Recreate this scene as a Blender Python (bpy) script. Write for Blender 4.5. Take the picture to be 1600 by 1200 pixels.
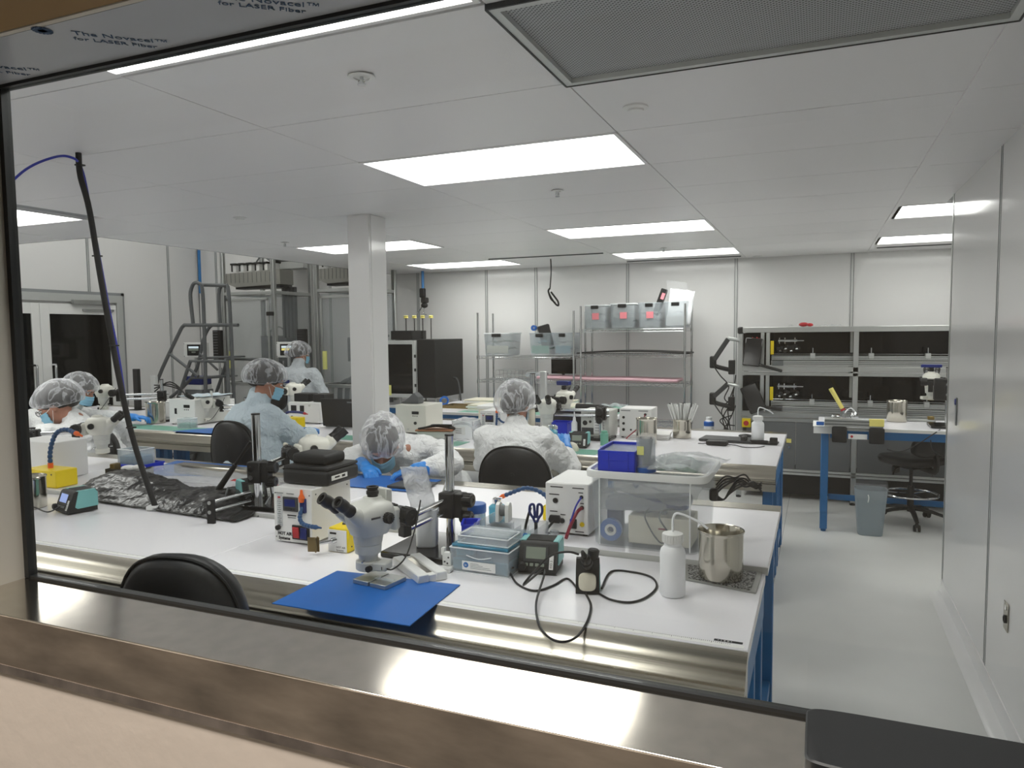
import bpy, bmesh, math, random
from mathutils import Vector, Matrix, noise
random.seed(7)
D = bpy.data
SC = bpy.context.scene
for o in list(D.objects): D.objects.remove(o)
COL = SC.collection
PI = math.pi
def V(*a): return Vector(a)

# ------------------------------------------------------------------ camera
FPX, YAW, PITCH, ROLL = 1144.09, .398083, -.070142, -.0102915
EYE = V(0, 0, 1.64)
fw = V(-math.sin(YAW)*math.cos(PITCH), math.cos(YAW)*math.cos(PITCH), math.sin(PITCH))
rt = V(math.cos(YAW), math.sin(YAW), 0); up = rt.cross(fw)
rt2 = rt*math.cos(ROLL)+up*math.sin(ROLL); up2 = up*math.cos(ROLL)-rt*math.sin(ROLL)
cam = D.objects.new('camera', D.cameras.new('camera')); COL.objects.link(cam)
cam.data.sensor_width = 36; cam.data.lens = 36*FPX/1600; cam.data.clip_start = .05; cam.data.clip_end = 60
mw = Matrix((rt2, up2, -fw)).transposed().to_4x4(); mw.translation = EYE
cam.matrix_world = mw
SC.camera = cam
def G(px, py, x=None, y=None, z=None):
    """point of the room seen at photo pixel (px,py) on the plane x=.., y=.. or z=.."""
    r = rt2*((px-800)/FPX)+up2*((600-py)/FPX)+fw
    t = x/r.x if x is not None else y/r.y if y is not None else (z-1.64)/r.z
    return EYE+r*t

# ------------------------------------------------------------------ world, light, exposure
w = D.worlds.new('world'); SC.world = w; w.use_nodes = True
w.node_tree.nodes['Background'].inputs[0].default_value = (.55, .58, .62, 1)
w.node_tree.nodes['Background'].inputs[1].default_value = .05
SC.view_settings.view_transform = 'Standard'; SC.view_settings.look = 'None'
SC.view_settings.gamma = 1; SC.view_settings.use_curve_mapping = False
SC.view_settings.exposure = 0.0
LAMP = 8.0          # strength of the ceiling panels
def area(name, loc, sx, sy, power, color=(1, 1, 1)):
    l = D.lights.new(name, 'AREA'); l.shape = 'RECTANGLE'; l.size = sx; l.size_y = sy; l.energy = power; l.color = color
    o = D.objects.new(name, l); COL.objects.link(o); o.location = loc; return o
# the corridor the photographer stands in has its own ceiling lamp
area('corridor_lamp_light', (-.8, .28, 2.66), 4.2, .36, 100, (1, .955, .90))

# ------------------------------------------------------------------ materials
def lin(h):
    if not isinstance(h, str): return h
    h = h.lstrip('#'); c = [int(h[i:i+2], 16)/255 for i in (0, 2, 4)]
    return tuple(x/12.92 if x <= .04045 else ((x+.055)/1.055)**2.4 for x in c)
def mat(name, col, rough=.5, metal=0, bump=0, bscale=40, var=0, vscale=8, emit=0, trans=0, ior=1.45, spec=None, alpha=1, aniso=None, coat=0):
    m = D.materials.new(name); m.use_nodes = True; nt = m.node_tree; N = nt.nodes; L = nt.links
    b = N['Principled BSDF']; c = lin(col)
    b.inputs['Base Color'].default_value = (*c, 1); b.inputs['Roughness'].default_value = rough; b.inputs['Metallic'].default_value = metal
    b.inputs['IOR'].default_value = ior; b.inputs['Transmission Weight'].default_value = trans; b.inputs['Alpha'].default_value = alpha
    b.inputs['Coat Weight'].default_value = coat
    if spec is not None: b.inputs['Specular IOR Level'].default_value = spec
    if emit: b.inputs['Emission Color'].default_value = (*c, 1); b.inputs['Emission Strength'].default_value = emit
    tc = N.new('ShaderNodeTexCoord')
    vec = tc.outputs['Object']
    if aniso:
        mp = N.new('ShaderNodeMapping'); mp.inputs['Scale'].default_value = aniso; L.new(vec, mp.inputs[0]); vec = mp.outputs[0]
    if var:
        n = N.new('ShaderNodeTexNoise'); n.inputs['Scale'].default_value = vscale; n.inputs['Detail'].default_value = 5
        L.new(vec, n.inputs['Vector'])
        r = N.new('ShaderNodeValToRGB'); r.color_ramp.elements[0].position = .44 if name == 'grit' else .3; r.color_ramp.elements[1].position = .56 if name == 'grit' else .7
        r.color_ramp.elements[0].color = (*[x*(1-var) for x in c], 1); r.color_ramp.elements[1].color = (*[min(1, x*(1+var)) for x in c], 1)
        L.new(n.outputs['Fac'], r.inputs[0]); L.new(r.outputs[0], b.inputs['Base Color'])
    if bump:
        n = N.new('ShaderNodeTexNoise'); n.inputs['Scale'].default_value = bscale; n.inputs['Detail'].default_value = 4
        L.new(vec, n.inputs['Vector'])
        bp = N.new('ShaderNodeBump'); bp.inputs['Strength'].default_value = bump; bp.inputs['Distance'].default_value = .02 if name.startswith('gown') else .01
        if name.startswith('gown'): n.inputs['Distortion'].default_value = 1.2
        L.new(n.outputs['Fac'], bp.inputs['Height']); L.new(bp.outputs[0], b.inputs['Normal'])
    return m
def film(name, col, fac, rough=.25, wrinkle=0, wscale=14, dist=.01, glossy=.5, streak=0, ior=1.45):
    """thin plastic: part see-through, part white-ish scatter, part gloss, with creases"""
    m = D.materials.new(name); m.use_nodes = True; nt = m.node_tree; N = nt.nodes; L = nt.links
    b = N['Principled BSDF']; out = N['Material Output']
    b.inputs['Base Color'].default_value = (*lin(col), 1); b.inputs['Roughness'].default_value = rough; b.inputs['Specular IOR Level'].default_value = glossy
    t = N.new('ShaderNodeBsdfTransparent'); mx = N.new('ShaderNodeMixShader'); tc = N.new('ShaderNodeTexCoord')
    L.new(t.outputs[0], mx.inputs[1]); L.new(b.outputs[0], mx.inputs[2]); L.new(mx.outputs[0], out.inputs[0])
    mx.inputs[0].default_value = fac
    if wrinkle:
        n = N.new('ShaderNodeTexNoise'); n.inputs['Scale'].default_value = wscale; n.inputs['Detail'].default_value = 6; n.inputs['Distortion'].default_value = 1.5
        L.new(tc.outputs['Object'], n.inputs['Vector'])
        bp = N.new('ShaderNodeBump'); bp.inputs['Strength'].default_value = wrinkle; bp.inputs['Distance'].default_value = dist
        L.new(n.outputs['Fac'], bp.inputs['Height']); L.new(bp.outputs[0], b.inputs['Normal'])
    if streak:
        n2 = N.new('ShaderNodeTexNoise'); n2.inputs['Scale'].default_value = wscale*.9; n2.inputs['Detail'].default_value = 3; n2.inputs['Distortion'].default_value = 1.2
        n2.noise_type = 'RIDGED_MULTIFRACTAL'
        L.new(tc.outputs['Object'], n2.inputs['Vector'])
        r = N.new('ShaderNodeMapRange'); r.inputs[1].default_value = .55; r.inputs[2].default_value = 1.9
        r.inputs[3].default_value = max(0, fac-streak); r.inputs[4].default_value = min(1, fac+streak)
        L.new(n2.outputs['Fac'], r.inputs[0]); L.new(r.outputs[0], mx.inputs[0])
    return m
MT = {}
def reg(k, *a, **kw): MT[k] = mat(k, *a, **kw)
reg('wall_panel', '#e3e2e1', .13, spec=.6, bump=.012, bscale=3)
reg('ceiling_panel', '#eae8e9', .35, bump=.01, bscale=3)
reg('joint', '#8d9092', .4)
reg('joint_dark', '#55585a', .5)
reg('aluminium', '#b9bbb9', .38, metal=.85)
reg('alu_white', '#c9cbc9', .4, metal=.4)
reg('floor', '#d2d2cf', .34, var=.05, vscale=2.2, bump=.03, bscale=60)
reg('steel', '#b3aea2', .24, metal=1, bump=.02, bscale=20, aniso=(.15, 12, 12), var=.06, vscale=6)
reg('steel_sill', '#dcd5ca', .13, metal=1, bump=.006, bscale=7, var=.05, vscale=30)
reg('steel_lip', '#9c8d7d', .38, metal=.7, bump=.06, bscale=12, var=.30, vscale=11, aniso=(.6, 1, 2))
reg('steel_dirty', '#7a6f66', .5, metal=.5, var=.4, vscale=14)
reg('steel_pot', '#c0bcb0', .16, metal=1)
reg('chrome', '#d5d7d8', .12, metal=1)
reg('worktop', '#f5f4f8', .22, spec=.45)
reg('worktop_edge', '#c9cac6', .4)
reg('grey_edge', '#9d9e9a', .4, metal=.3)
reg('bench_blue', '#1f6aa3', .4)
reg('black', '#141516', .45)
reg('black_gloss', '#0c0d10', .12)
reg('black_soft', '#1b1c1d', .6, bump=.05, bscale=90)
reg('leather', '#17181a', .42, bump=.06, bscale=60)
reg('rubber', '#101112', .7)
reg('dark_grey', '#3a3c3e', .5)
reg('mid_grey', '#6f7375', .5)
reg('panel_grey', '#65686a', .45)
reg('scope', '#dddcd2', .32)
reg('scope_grey', '#cdcec8', .34)
reg('white_paint', '#e8e8e6', .35)
reg('white_plastic', '#e9eae8', .35)
reg('cream', '#e3decb', .5)
reg('paper', '#eeeeec', .7)
reg('yellow', '#f0d410', .35)
reg('yellow_pale', '#e6da7a', .6)
reg('note_yellow', '#e5e48c', .7)
reg('note_pink', '#f2909a', .7)
reg('orange', '#ee6a24', .4)
reg('red', '#b5232c', .4)
reg('red_dark', '#8e1e35', .4)
reg('pink', '#e9bcc6', .7)
reg('blue_mat', '#1a63b4', .45, var=.04, vscale=9)
reg('blue_bin', '#1433c8', .3)
reg('blue_dark', '#13256b', .35)
reg('blue_lid', '#1c5fb3', .3)
reg('hose_blue', '#1d4a78', .4)
reg('tube_blue', '#2a36a8', .35)
reg('pipe_blue', '#2f78b8', .35)
reg('teal', '#7fc0bf', .4)
reg('cyan_bottle', '#69c3dd', .25, trans=.25)
reg('green_mat', '#6fae98', .35)
reg('glove', '#2f86d8', .4, bump=.1, bscale=60)
reg('mask', '#8fc3dc', .8, bump=.1, bscale=50)
reg('skin', '#b07c66', .5, var=.05, vscale=20)
reg('hair', '#1a1412', .5, bump=.5, bscale=60, aniso=(1, 1, .2))
reg('gown', '#eceded', .75, bump=.9, bscale=22)
reg('gown_blue', '#ccdbe4', .75, bump=.9, bscale=22)
reg('gown_far', '#c3c9ce', .75, bump=.8, bscale=22)
reg('trousers', '#3a4250', .8)
reg('beige_wall', '#d4c6b8', .85, bump=.08, bscale=25, var=.04, vscale=4)
reg('brown_wall', '#c4beb4', .8)
reg('brown_header', '#8a6d45', .7)
reg('jamb_steel', '#a9a59c', .4, metal=.45, bump=.03, bscale=20)
reg('film_head', '#a9acb2', .35)
reg('ink_blue', '#27415f', .6)
reg('ink', '#1a1b1d', .6)
reg('rust', '#7a6a48', .35, metal=.8)
reg('brass', '#a08a55', .3, metal=1)
reg('foil', '#08080a', .2, bump=.6, bscale=30, spec=.45)
reg('foil_inner', '#c9ccd2', .3, bump=.6, bscale=20)
reg('grit', '#7c7c7a', .6, bump=.8, bscale=160, var=.9, vscale=170)
reg('poly_white', '#f6f8fa', .4, spec=.4)
reg('trash_grey', '#8a969c', .45)
reg('screen_grey', '#8b9488', .2)
reg('screen_blue', '#9fb2ea', .4, emit=.5)
reg('screen_lit', '#cfdde6', .4, emit=.6)
reg('screen_bar', '#e3d27a', .4, emit=.6)
reg('acrylic_black', '#030408', .06, spec=.22)
reg('glass_dark', '#06080a', .06, spec=.35)
reg('duct', '#5b5e60', .5)
reg('machine_grey', '#8d8c86', .45)
reg('cardboard', '#a06a4a', .7)
reg('print_white', '#f2f2f0', .6)
reg('label_blue', '#2a6fb5', .5)
MT['netting'] = None
MT['clear'] = film('clear', '#dfe4e8', .20, .1, 0, glossy=.9)
MT['clear_tub'] = film('clear_tub', '#cfd8de', .30, .22, .15, 8, .01, .7)
MT['tote'] = film('tote', '#dbe2e6', .17, .3, .1, 6, .01, .6)
MT['bag'] = film('bag', '#e6e9ee', .30, .12, 1.0, 22, .02, 1.0, streak=.22)
MT['bag_dense'] = film('bag_dense', '#dfe3e8', .60, .2, 1.0, 16, .02, .9, streak=.3)
MT['bag_white'] = film('bag_white', '#eef0f3', .78, .15, 1.0, 30, .02, 1.0, streak=.2)
MT['bag_green'] = film('bag_green', '#3f9a78', .5, .2, 1.0, 18, .02, .9, streak=.2)
MT['blue_clear'] = film('blue_clear', '#4f9fc0', .62, .2, .1, 10, glossy=.7)
MT['machine_pane'] = film('machine_pane', '#8e9598', .30, .08, 0, glossy=.8)
MT['pane'] = film('pane', '#a9b3b0', .02, .02, 0, glossy=.5)
def net_mat():
    # sheer non-woven cloth: denser along its folds and where it is seen edge-on through more cloth
    m = D.materials.new('hair_netting'); m.use_nodes = True; nt = m.node_tree; N = nt.nodes; L = nt.links; b = N['Principled BSDF']
    b.inputs['Base Color'].default_value = (.86, .87, .90, 1); b.inputs['Roughness'].default_value = .6
    t = N.new('ShaderNodeBsdfTransparent'); mx = N.new('ShaderNodeMixShader'); tc = N.new('ShaderNodeTexCoord')
    mp = N.new('ShaderNodeMapping'); mp.inputs['Scale'].default_value = (1, 1, .4); L.new(tc.outputs['Object'], mp.inputs[0])
    n = N.new('ShaderNodeTexNoise'); n.inputs['Scale'].default_value = 14; n.inputs['Detail'].default_value = 5; n.inputs['Distortion'].default_value = .45
    L.new(mp.outputs[0], n.inputs['Vector'])
    s = N.new('ShaderNodeMath'); s.operation = 'SUBTRACT'; s.inputs[1].default_value = .5; L.new(n.outputs['Fac'], s.inputs[0])
    a = N.new('ShaderNodeMath'); a.operation = 'ABSOLUTE'; L.new(s.outputs[0], a.inputs[0])
    r = N.new('ShaderNodeMapRange'); r.inputs[1].default_value = 0; r.inputs[2].default_value = .05; r.inputs[3].default_value = .30; r.inputs[4].default_value = 0; L.new(a.outputs[0], r.inputs[0])
    lw = N.new('ShaderNodeLayerWeight'); lw.inputs[0].default_value = .35
    r2 = N.new('ShaderNodeMapRange'); r2.inputs[3].default_value = .11; r2.inputs[4].default_value = .62; L.new(lw.outputs['Facing'], r2.inputs[0])
    ad = N.new('ShaderNodeMath'); ad.operation = 'ADD'; ad.use_clamp = True; L.new(r.outputs[0], ad.inputs[0]); L.new(r2.outputs[0], ad.inputs[1])
    bp = N.new('ShaderNodeBump'); bp.inputs['Strength'].default_value = .8; bp.inputs['Distance'].default_value = .02; L.new(n.outputs['Fac'], bp.inputs['Height']); L.new(bp.outputs[0], b.inputs['Normal'])
    L.new(ad.outputs[0], mx.inputs[0]); L.new(t.outputs[0], mx.inputs[1]); L.new(b.outputs[0], mx.inputs[2]); L.new(mx.outputs[0], N['Material Output'].inputs[0]); return m
MT['netting'] = net_mat()
# window pane: see-through with a slight surface reflection
def pane_mat():
    m = D.materials.new('window_pane'); m.use_nodes = True; nt = m.node_tree; N = nt.nodes; L = nt.links
    N.remove(N['Principled BSDF']); g = N.new('ShaderNodeBsdfGlossy'); g.inputs['Roughness'].default_value = .01
    t = N.new('ShaderNodeBsdfTransparent'); t.inputs[0].default_value = (.97, .985, .975, 1)
    mx = N.new('ShaderNodeMixShader'); mx.inputs[0].default_value = .035
    L.new(t.outputs[0], mx.inputs[1]); L.new(g.outputs[0], mx.inputs[2]); L.new(mx.outputs[0], N['Material Output'].inputs[0]); return m
MT['pane'] = pane_mat()
# lamp diffuser
def lamp_mat():
    m = D.materials.new('lamp_diffuser'); m.use_nodes = True; N = m.node_tree.nodes
    N.remove(N['Principled BSDF']); e = N.new('ShaderNodeEmission'); e.inputs[0].default_value = (1, .985, .955, 1); e.inputs[1].default_value = LAMP
    m.node_tree.links.new(e.outputs[0], N['Material Output'].inputs[0]); return m
MT['lamp'] = lamp_mat()
# perforated sheet of the ceiling return-air grille
def perf_mat():
    m = D.materials.new('perforated_sheet'); m.use_nodes = True; nt = m.node_tree; N = nt.nodes; L = nt.links; b = N['Principled BSDF']
    b.inputs['Roughness'].default_value = .5
    tc = N.new('ShaderNodeTexCoord'); mp = N.new('ShaderNodeMapping'); mp.inputs['Scale'].default_value = (105, 105, 105); mp.inputs['Rotation'].default_value = (0, 0, PI/4)
    v = N.new('ShaderNodeTexVoronoi'); v.inputs['Randomness'].default_value = 0; v.inputs['Scale'].default_value = 1; v.voronoi_dimensions = '2D'
    r = N.new('ShaderNodeValToRGB'); r.color_ramp.elements[0].position = .26; r.color_ramp.elements[1].position = .34
    r.color_ramp.elements[0].color = (.05, .05, .052, 1); r.color_ramp.elements[1].color = (.42, .43, .44, 1)
    L.new(tc.outputs['Object'], mp.inputs[0]); L.new(mp.outputs[0], v.inputs['Vector']); L.new(v.outputs['Distance'], r.inputs[0]); L.new(r.outputs[0], b.inputs['Base Color'])
    return m
MT['perf'] = perf_mat()

# ------------------------------------------------------------------ mesh helpers
def frame(a, b):
    """matrix whose z axis runs from a to b, origin a"""
    z = (b-a); L = z.length; z = z/L if L > 1e-9 else V(0, 0, 1)
    x = V(0, 0, 1).cross(z)
    if x.length < 1e-4: x = V(1, 0, 0)
    x.normalize(); y = z.cross(x)
    m = Matrix((x, y, z)).transposed().to_4x4(); m.translation = a; return m, L
class MB:
    def __init__(s): s.bm = bmesh.new(); s.m = Matrix.Identity(4)
    def vs(s, pts): return [s.bm.verts.new(s.m @ Vector(p)) for p in pts]
    def face(s, vs):
        try: return s.bm.faces.new(vs)
        except ValueError: return None
    def box(s, c, d, rz=0, bev=0, rot=None, seg=1):
        M = s.m @ Matrix.Translation(c) @ (rot.to_4x4() if rot else Matrix.Rotation(rz, 4, 'Z')) @ Matrix.Diagonal((*d, 1))
        g = bmesh.ops.create_cube(s.bm, size=1, matrix=M)
        if bev:
            es = list({e for v in g['verts'] for e in v.link_edges})
            bmesh.ops.bevel(s.bm, geom=es, offset=min(bev, min(d)*.45), segments=seg, affect='EDGES', profile=.5)
        return s
    def b2(s, x0, y0, z0, x1, y1, z1, bev=0, seg=1):
        return s.box(((x0+x1)/2, (y0+y1)/2, (z0+z1)/2), (abs(x1-x0), abs(y1-y0), abs(z1-z0)), bev=bev, seg=seg)
    def lathe(s, prof, a=(0, 0, 0), b=(0, 0, 1), n=20, cap=True, sx=1, sy=1):
        M, _ = frame(Vector(a), Vector(b)); rings = []
        for r, z in prof:
            rings.append(s.vs([M @ V(r*sx*math.cos(2*PI*k/n), r*sy*math.sin(2*PI*k/n), z) for k in range(n)]))
        for A_, B_ in zip(rings, rings[1:]):
            for k in range(n): s.face((A_[k], A_[(k+1) % n], B_[(k+1) % n], B_[k]))
        if cap:
            if prof[0][0] > 1e-5: s.face(rings[0][::-1])
            if prof[-1][0] > 1e-5: s.face(rings[-1])
        return s
    def cyl(s, a, b, r, r2=None, n=14, cap=True):
        a, b = Vector(a), Vector(b); return s.lathe([(r, 0), (r if r2 is None else r2, (b-a).length)], a, b, n, cap)
    def tube(s, pts, r, n=8, smooth=3, flat=1, rr=None):
        P = [Vector(p) for p in pts]
        if smooth and len(P) > 2:
            Q = []
            for i in range(len(P)-1):
                p0 = P[max(i-1, 0)]; p1 = P[i]; p2 = P[i+1]; p3 = P[min(i+2, len(P)-1)]
                for k in range(smooth):
                    t = k/smooth
                    Q.append(.5*((2*p1)+(-p0+p2)*t+(2*p0-5*p1+4*p2-p3)*t*t+(-p0+3*p1-3*p2+p3)*t**3))
            P = Q+[P[-1]]
        rings = []; x = None
        for i, p in enumerate(P):
            t = (P[min(i+1, len(P)-1)]-P[max(i-1, 0)])
            if t.length < 1e-9: t = V(0, 0, 1)
            t.normalize()
            if x is None:
                x = V(0, 0, 1).cross(t)
                if x.length < 1e-3: x = V(1, 0, 0)
            x = (x-t*x.dot(t)).normalized(); y = t.cross(x)
            q = rr(i/(len(P)-1)) if rr else r
            rings.append(s.vs([p+x*(q*math.cos(2*PI*k/n))+y*(q*flat*math.sin(2*PI*k/n)) for k in range(n)]))
        for A_, B_ in zip(rings, rings[1:]):
            for k in range(n): s.face((A_[k], A_[(k+1) % n], B_[(k+1) % n], B_[k]))
        s.face(rings[0][::-1]); s.face(rings[-1]); return s
    def ell(s, c, r, n=16, m=10, rot=None):
        M = s.m @ Matrix.Translation(c) @ (rot.to_4x4() if rot else Matrix.Identity(4)) @ Matrix.Diagonal((*(r if hasattr(r, '__len__') else (r, r, r)), 1))
        bmesh.ops.create_uvsphere(s.bm, u_segments=n, v_segments=m, radius=1, matrix=M); return s
    def cap(s, a, ra, b, rb, n=14):
        """tapered capsule"""
        s.cyl(a, b, ra, rb, n); s.ell(a, ra, n, 8); s.ell(b, rb, n, 8); return s
    def prism(s, poly, d0, d1, mtx=None):
        """polygon in local xy, extruded z from d0 to d1"""
        M = mtx if mtx else Matrix.Identity(4)
        a = s.vs([M @ V(x, y, d0) for x, y in poly]); b = s.vs([M @ V(x, y, d1) for x, y in poly]); n = len(poly)
        s.face(a[::-1]); s.face(b)
        for k in range(n): s.face((a[k], a[(k+1) % n], b[(k+1) % n], b[k]))
        return s
    def loft(s, secs, n=24, e=2.6, cap=True):
        """secs: (cx,cy,z,rx,ry) superellipse rings"""
        rings = []
        for cx, cy, z, rx, ry in secs:
            pts = []
            for k in range(n):
                t = 2*PI*k/n; c_, s_ = math.cos(t), math.sin(t)
                pts.append((cx+rx*math.copysign(abs(c_)**(2/e), c_), cy+ry*math.copysign(abs(s_)**(2/e), s_), z))
            rings.append(s.vs(pts))
        for A_, B_ in zip(rings, rings[1:]):
            for k in range(n): s.face((A_[k], A_[(k+1) % n], B_[(k+1) % n], B_[k]))
        if cap: s.face(rings[0][::-1]); s.face(rings[-1])
        return s
    def grid(s, nx, ny, f, wrap=False):
        R = [s.vs([f(i/nx, j/ny) for i in range(nx+(0 if wrap else 1))]) for j in range(ny+1)]
        k = nx if wrap else nx
        for j in range(ny):
            for i in range(k):
                i2 = (i+1) % nx if wrap else i+1
                s.face((R[j][i], R[j][i2], R[j+1][i2], R[j+1][i]))
        return s
    def obj(s, name, m, parent=None, label=None, flat=False, angle=38, **kw):
        bmesh.ops.recalc_face_normals(s.bm, faces=s.bm.faces)
        me = D.meshes.new(name); s.bm.to_mesh(me); s.bm.free()
        if not flat:
            me.polygons.foreach_set('use_smooth', [True]*len(me.polygons)); me.set_sharp_from_angle(angle=math.radians(angle))
        me.materials.append(MT[m] if isinstance(m, str) else m)
        o = D.objects.new(name, me); COL.objects.link(o)
        if parent: o.parent = parent
        if label: o['label'] = label
        for k, v in kw.items(): o[k] = v
        return o
def thing(name, label, cat, loc=(0, 0, 0), rz=0, group=None):
    o = D.objects.new(name, None); COL.objects.link(o); o.location = loc; o.rotation_euler = (0, 0, rz); o.empty_display_size = .05
    o['label'] = label; o['category'] = cat
    if group: o['group'] = group
    return o
def tag(o, label, cat, group=None):
    o['label'] = label; o['category'] = cat
    if group: o['group'] = group
    return o
def solid(o, t, off=0):
    md = o.modifiers.new('solid', 'SOLIDIFY'); md.thickness = t; md.offset = off; return o
def remesh(o, vox, smooth=4, disp=0, dscale=.08):
    md = o.modifiers.new('remesh', 'REMESH'); md.mode = 'VOXEL'; md.voxel_size = vox; md.use_smooth_shade = True
    sm = o.modifiers.new('smooth', 'SMOOTH'); sm.iterations = smooth; sm.factor = .6
    if disp:
        tx = D.textures.get('folds%g' % dscale) or D.textures.new('folds%g' % dscale, 'CLOUDS'); tx.noise_scale = dscale; tx.noise_depth = 2
        d = o.modifiers.new('folds', 'DISPLACE'); d.texture = tx; d.strength = disp; d.mid_level = .5; d.texture_coords = 'GLOBAL'
    return o
def text(name, s, size, M, m, parent=None, ext=.0004, label=None, align='LEFT', bold=0):
    cu = D.curves.new(name, 'FONT'); cu.body = s; cu.size = size; cu.extrude = ext; cu.align_x = align; cu.offset = bold; cu.resolution_u = 2
    t = D.objects.new('tmp', cu); COL.objects.link(t); bpy.context.view_layer.update()
    me = D.meshes.new_from_object(t.evaluated_get(bpy.context.evaluated_depsgraph_get())); D.objects.remove(t); D.curves.remove(cu)
    me.transform(M); me.materials.clear(); me.materials.append(MT[m]); me.name = name
    o = D.objects.new(name, me); COL.objects.link(o)
    if parent: o.parent = parent
    if label: o['label'] = label
    return o
def basis(o, ex, ey):
    ex = Vector(ex).normalized(); ey = Vector(ey); ey = (ey-ex*ey.dot(ex)).normalized()
    M = Matrix((ex, ey, ex.cross(ey))).transposed().to_4x4(); M.translation = Vector(o); return M
FRONT = lambda x, y, z: basis((x, y, z), (1, 0, 0), (0, 0, 1))     # text on a face that looks towards -y
def struct(mb, name, m, parent=None, **kw):
    o = mb.obj(name, m, parent, **kw)
    if not parent: o['kind'] = 'structure'
    return o
def sroot(name):
    o = D.objects.new(name, None); COL.objects.link(o); o['kind'] = 'structure'; return o
def link_copies(o, offs, parent=None):
    for d in offs:
        c = o.copy(); COL.objects.link(c); c.location = Vector(o.location)+Vector(d)
        if parent: c.parent = parent
def dup_tree(root, loc, rz=None, label=None):
    r = root.copy(); COL.objects.link(r); r.location = loc
    if rz is not None: r.rotation_euler = (0, 0, rz)
    if label: r['label'] = label
    for ch in list(root.children):
        c = ch.copy(); COL.objects.link(c); c.parent = r
        for g in ch.children:
            d = g.copy(); COL.objects.link(d); d.parent = c
    return r
# ================================================================== room shell
CZ = 2.44; YB = 8.6; XR = .732; XL = -8.83; YW = .95; HB = 4.05
TA, TB, TC = .855, .875, .86      # bench heights
fl = sroot('floor')
MB().b2(XL-.1, YW, -.06, 3.6, YB+.1, 0).obj('floor_sheet', 'floor', fl)
# faint weld seams of the vinyl floor
for x in (-.25, 1.3, -3.3): MB().b2(x, YW+.01, 0, x+.004, YB-.01, .0006).obj('weld_seam', 'joint', fl)
# ---- ceiling: steel backing, separate panels, thin tees
GX = [-8.2, -6.93, -5.70, -4.47, -3.235, -2.0, -.768, .46, 1.70, 2.93]
GY = [1.056+.627*k for k in range(-1, 13)]
LIGHTS = [(-2.0, 1.056), (-2.0, 2.937), (-2.0, 5.445), (-2.0, 7.40), (-4.47, 5.50), (-4.47, 7.45), (-5.85, 2.937), (.46, 5.445), (.46, 7.20), (-7.05, 1.683), (-5.70, 1.056)]  # last two are unseen panels, added to keep the left benches bright
ce = sroot('ceiling')
mb = MB(); mb.b2(-8.9, YW, CZ+.012, XR, 4.19, CZ+.08); mb.b2(-5.37, 4.19, CZ+.012, 3.6, YB, CZ+.08); mb.obj('ceiling_backing', 'joint', ce)
pm = {}
def cpanel(x0, y0, x1, y1):
    k = (round(x1-x0, 3), round(y1-y0, 3)); g = .0022
    if k not in pm:
        hx, hy = k[0]/2-g, k[1]/2-g
        o = MB().box((0, 0, 0), (hx*2, hy*2, .012)).obj('ceiling_panel', 'ceiling_panel', ce); pm[k] = o
    else:
        o = pm[k].copy(); COL.objects.link(o)
    o.location = ((x0+x1)/2, (y0+y1)/2, CZ+.006)
HOLES = []
for lx, ly in LIGHTS: HOLES.append((lx, ly, lx+1.232, ly+.60))
VENT = (-.768, 1.683, .46, 2.31)
for i in range(len(GX)-1):
    for j in range(len(GY)-1):
        x0, x1, y0, y1 = GX[i], GX[i+1], max(GY[j], YW), GY[j+1]
        if y1 < YW+.05: continue
        if y0 > 4.1 and x1 < -5.3: continue
        if y0 > 4.1 and x0 < -5.37: x0 = -5.37
        if y0 < 5.0 and x1 > XR: x1 = XR
        if x1-x0 < .1: continue
        if (abs(x0-VENT[0]) < .05 and abs(y0-VENT[1]) < .05): continue
        cuts = [(a, b) for (hx0, hy0, hx1, hy1) in HOLES for a, b in [(hy0, hy1)] if min(x1, hx1)-max(x0, hx0) > .5 and min(y1, b)-max(y0, a) > .02]
        segs = [(y0, y1)]
        for a, b in cuts:
            ns = []
            for p, q in segs:
                if b <= p or a >= q: ns.append((p, q)); continue
                if a-p > .03: ns.append((p, a))
                if q-b > .03: ns.append((b, q))
            segs = ns
        for p, q in segs: cpanel(x0, p, x1, q)
# raised cover strips along the depth of the room
for x in (.46,):
    MB().b2(x-.022, 1.0, CZ-.006, x+.022, YB, CZ).obj('cover_strip', 'ceiling_panel', ce)
for x0, x1, y in ((-3.33, -2.05, 7.30), (-2.05, -.80, 8.30), (.5, 1.9, 8.12)):
    MB().b2(x0, y-.008, CZ-.01, x1, y+.008, CZ).obj('service_slot', 'joint_dark', ce)
# edge fascia of the low ceiling towards the high bay
mb = MB(); mb.b2(-8.83, 4.19, CZ, -5.35, 4.23, HB); mb.b2(-5.37, 4.23, CZ, -5.33, YB, HB); struct(mb, 'wall_high_bay', 'wall_panel')
struct(MB().b2(XL-.1, 4.23, HB, -5.37, YB+.1, HB+.06), 'ceiling_high_bay', 'ceiling_panel')
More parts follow.
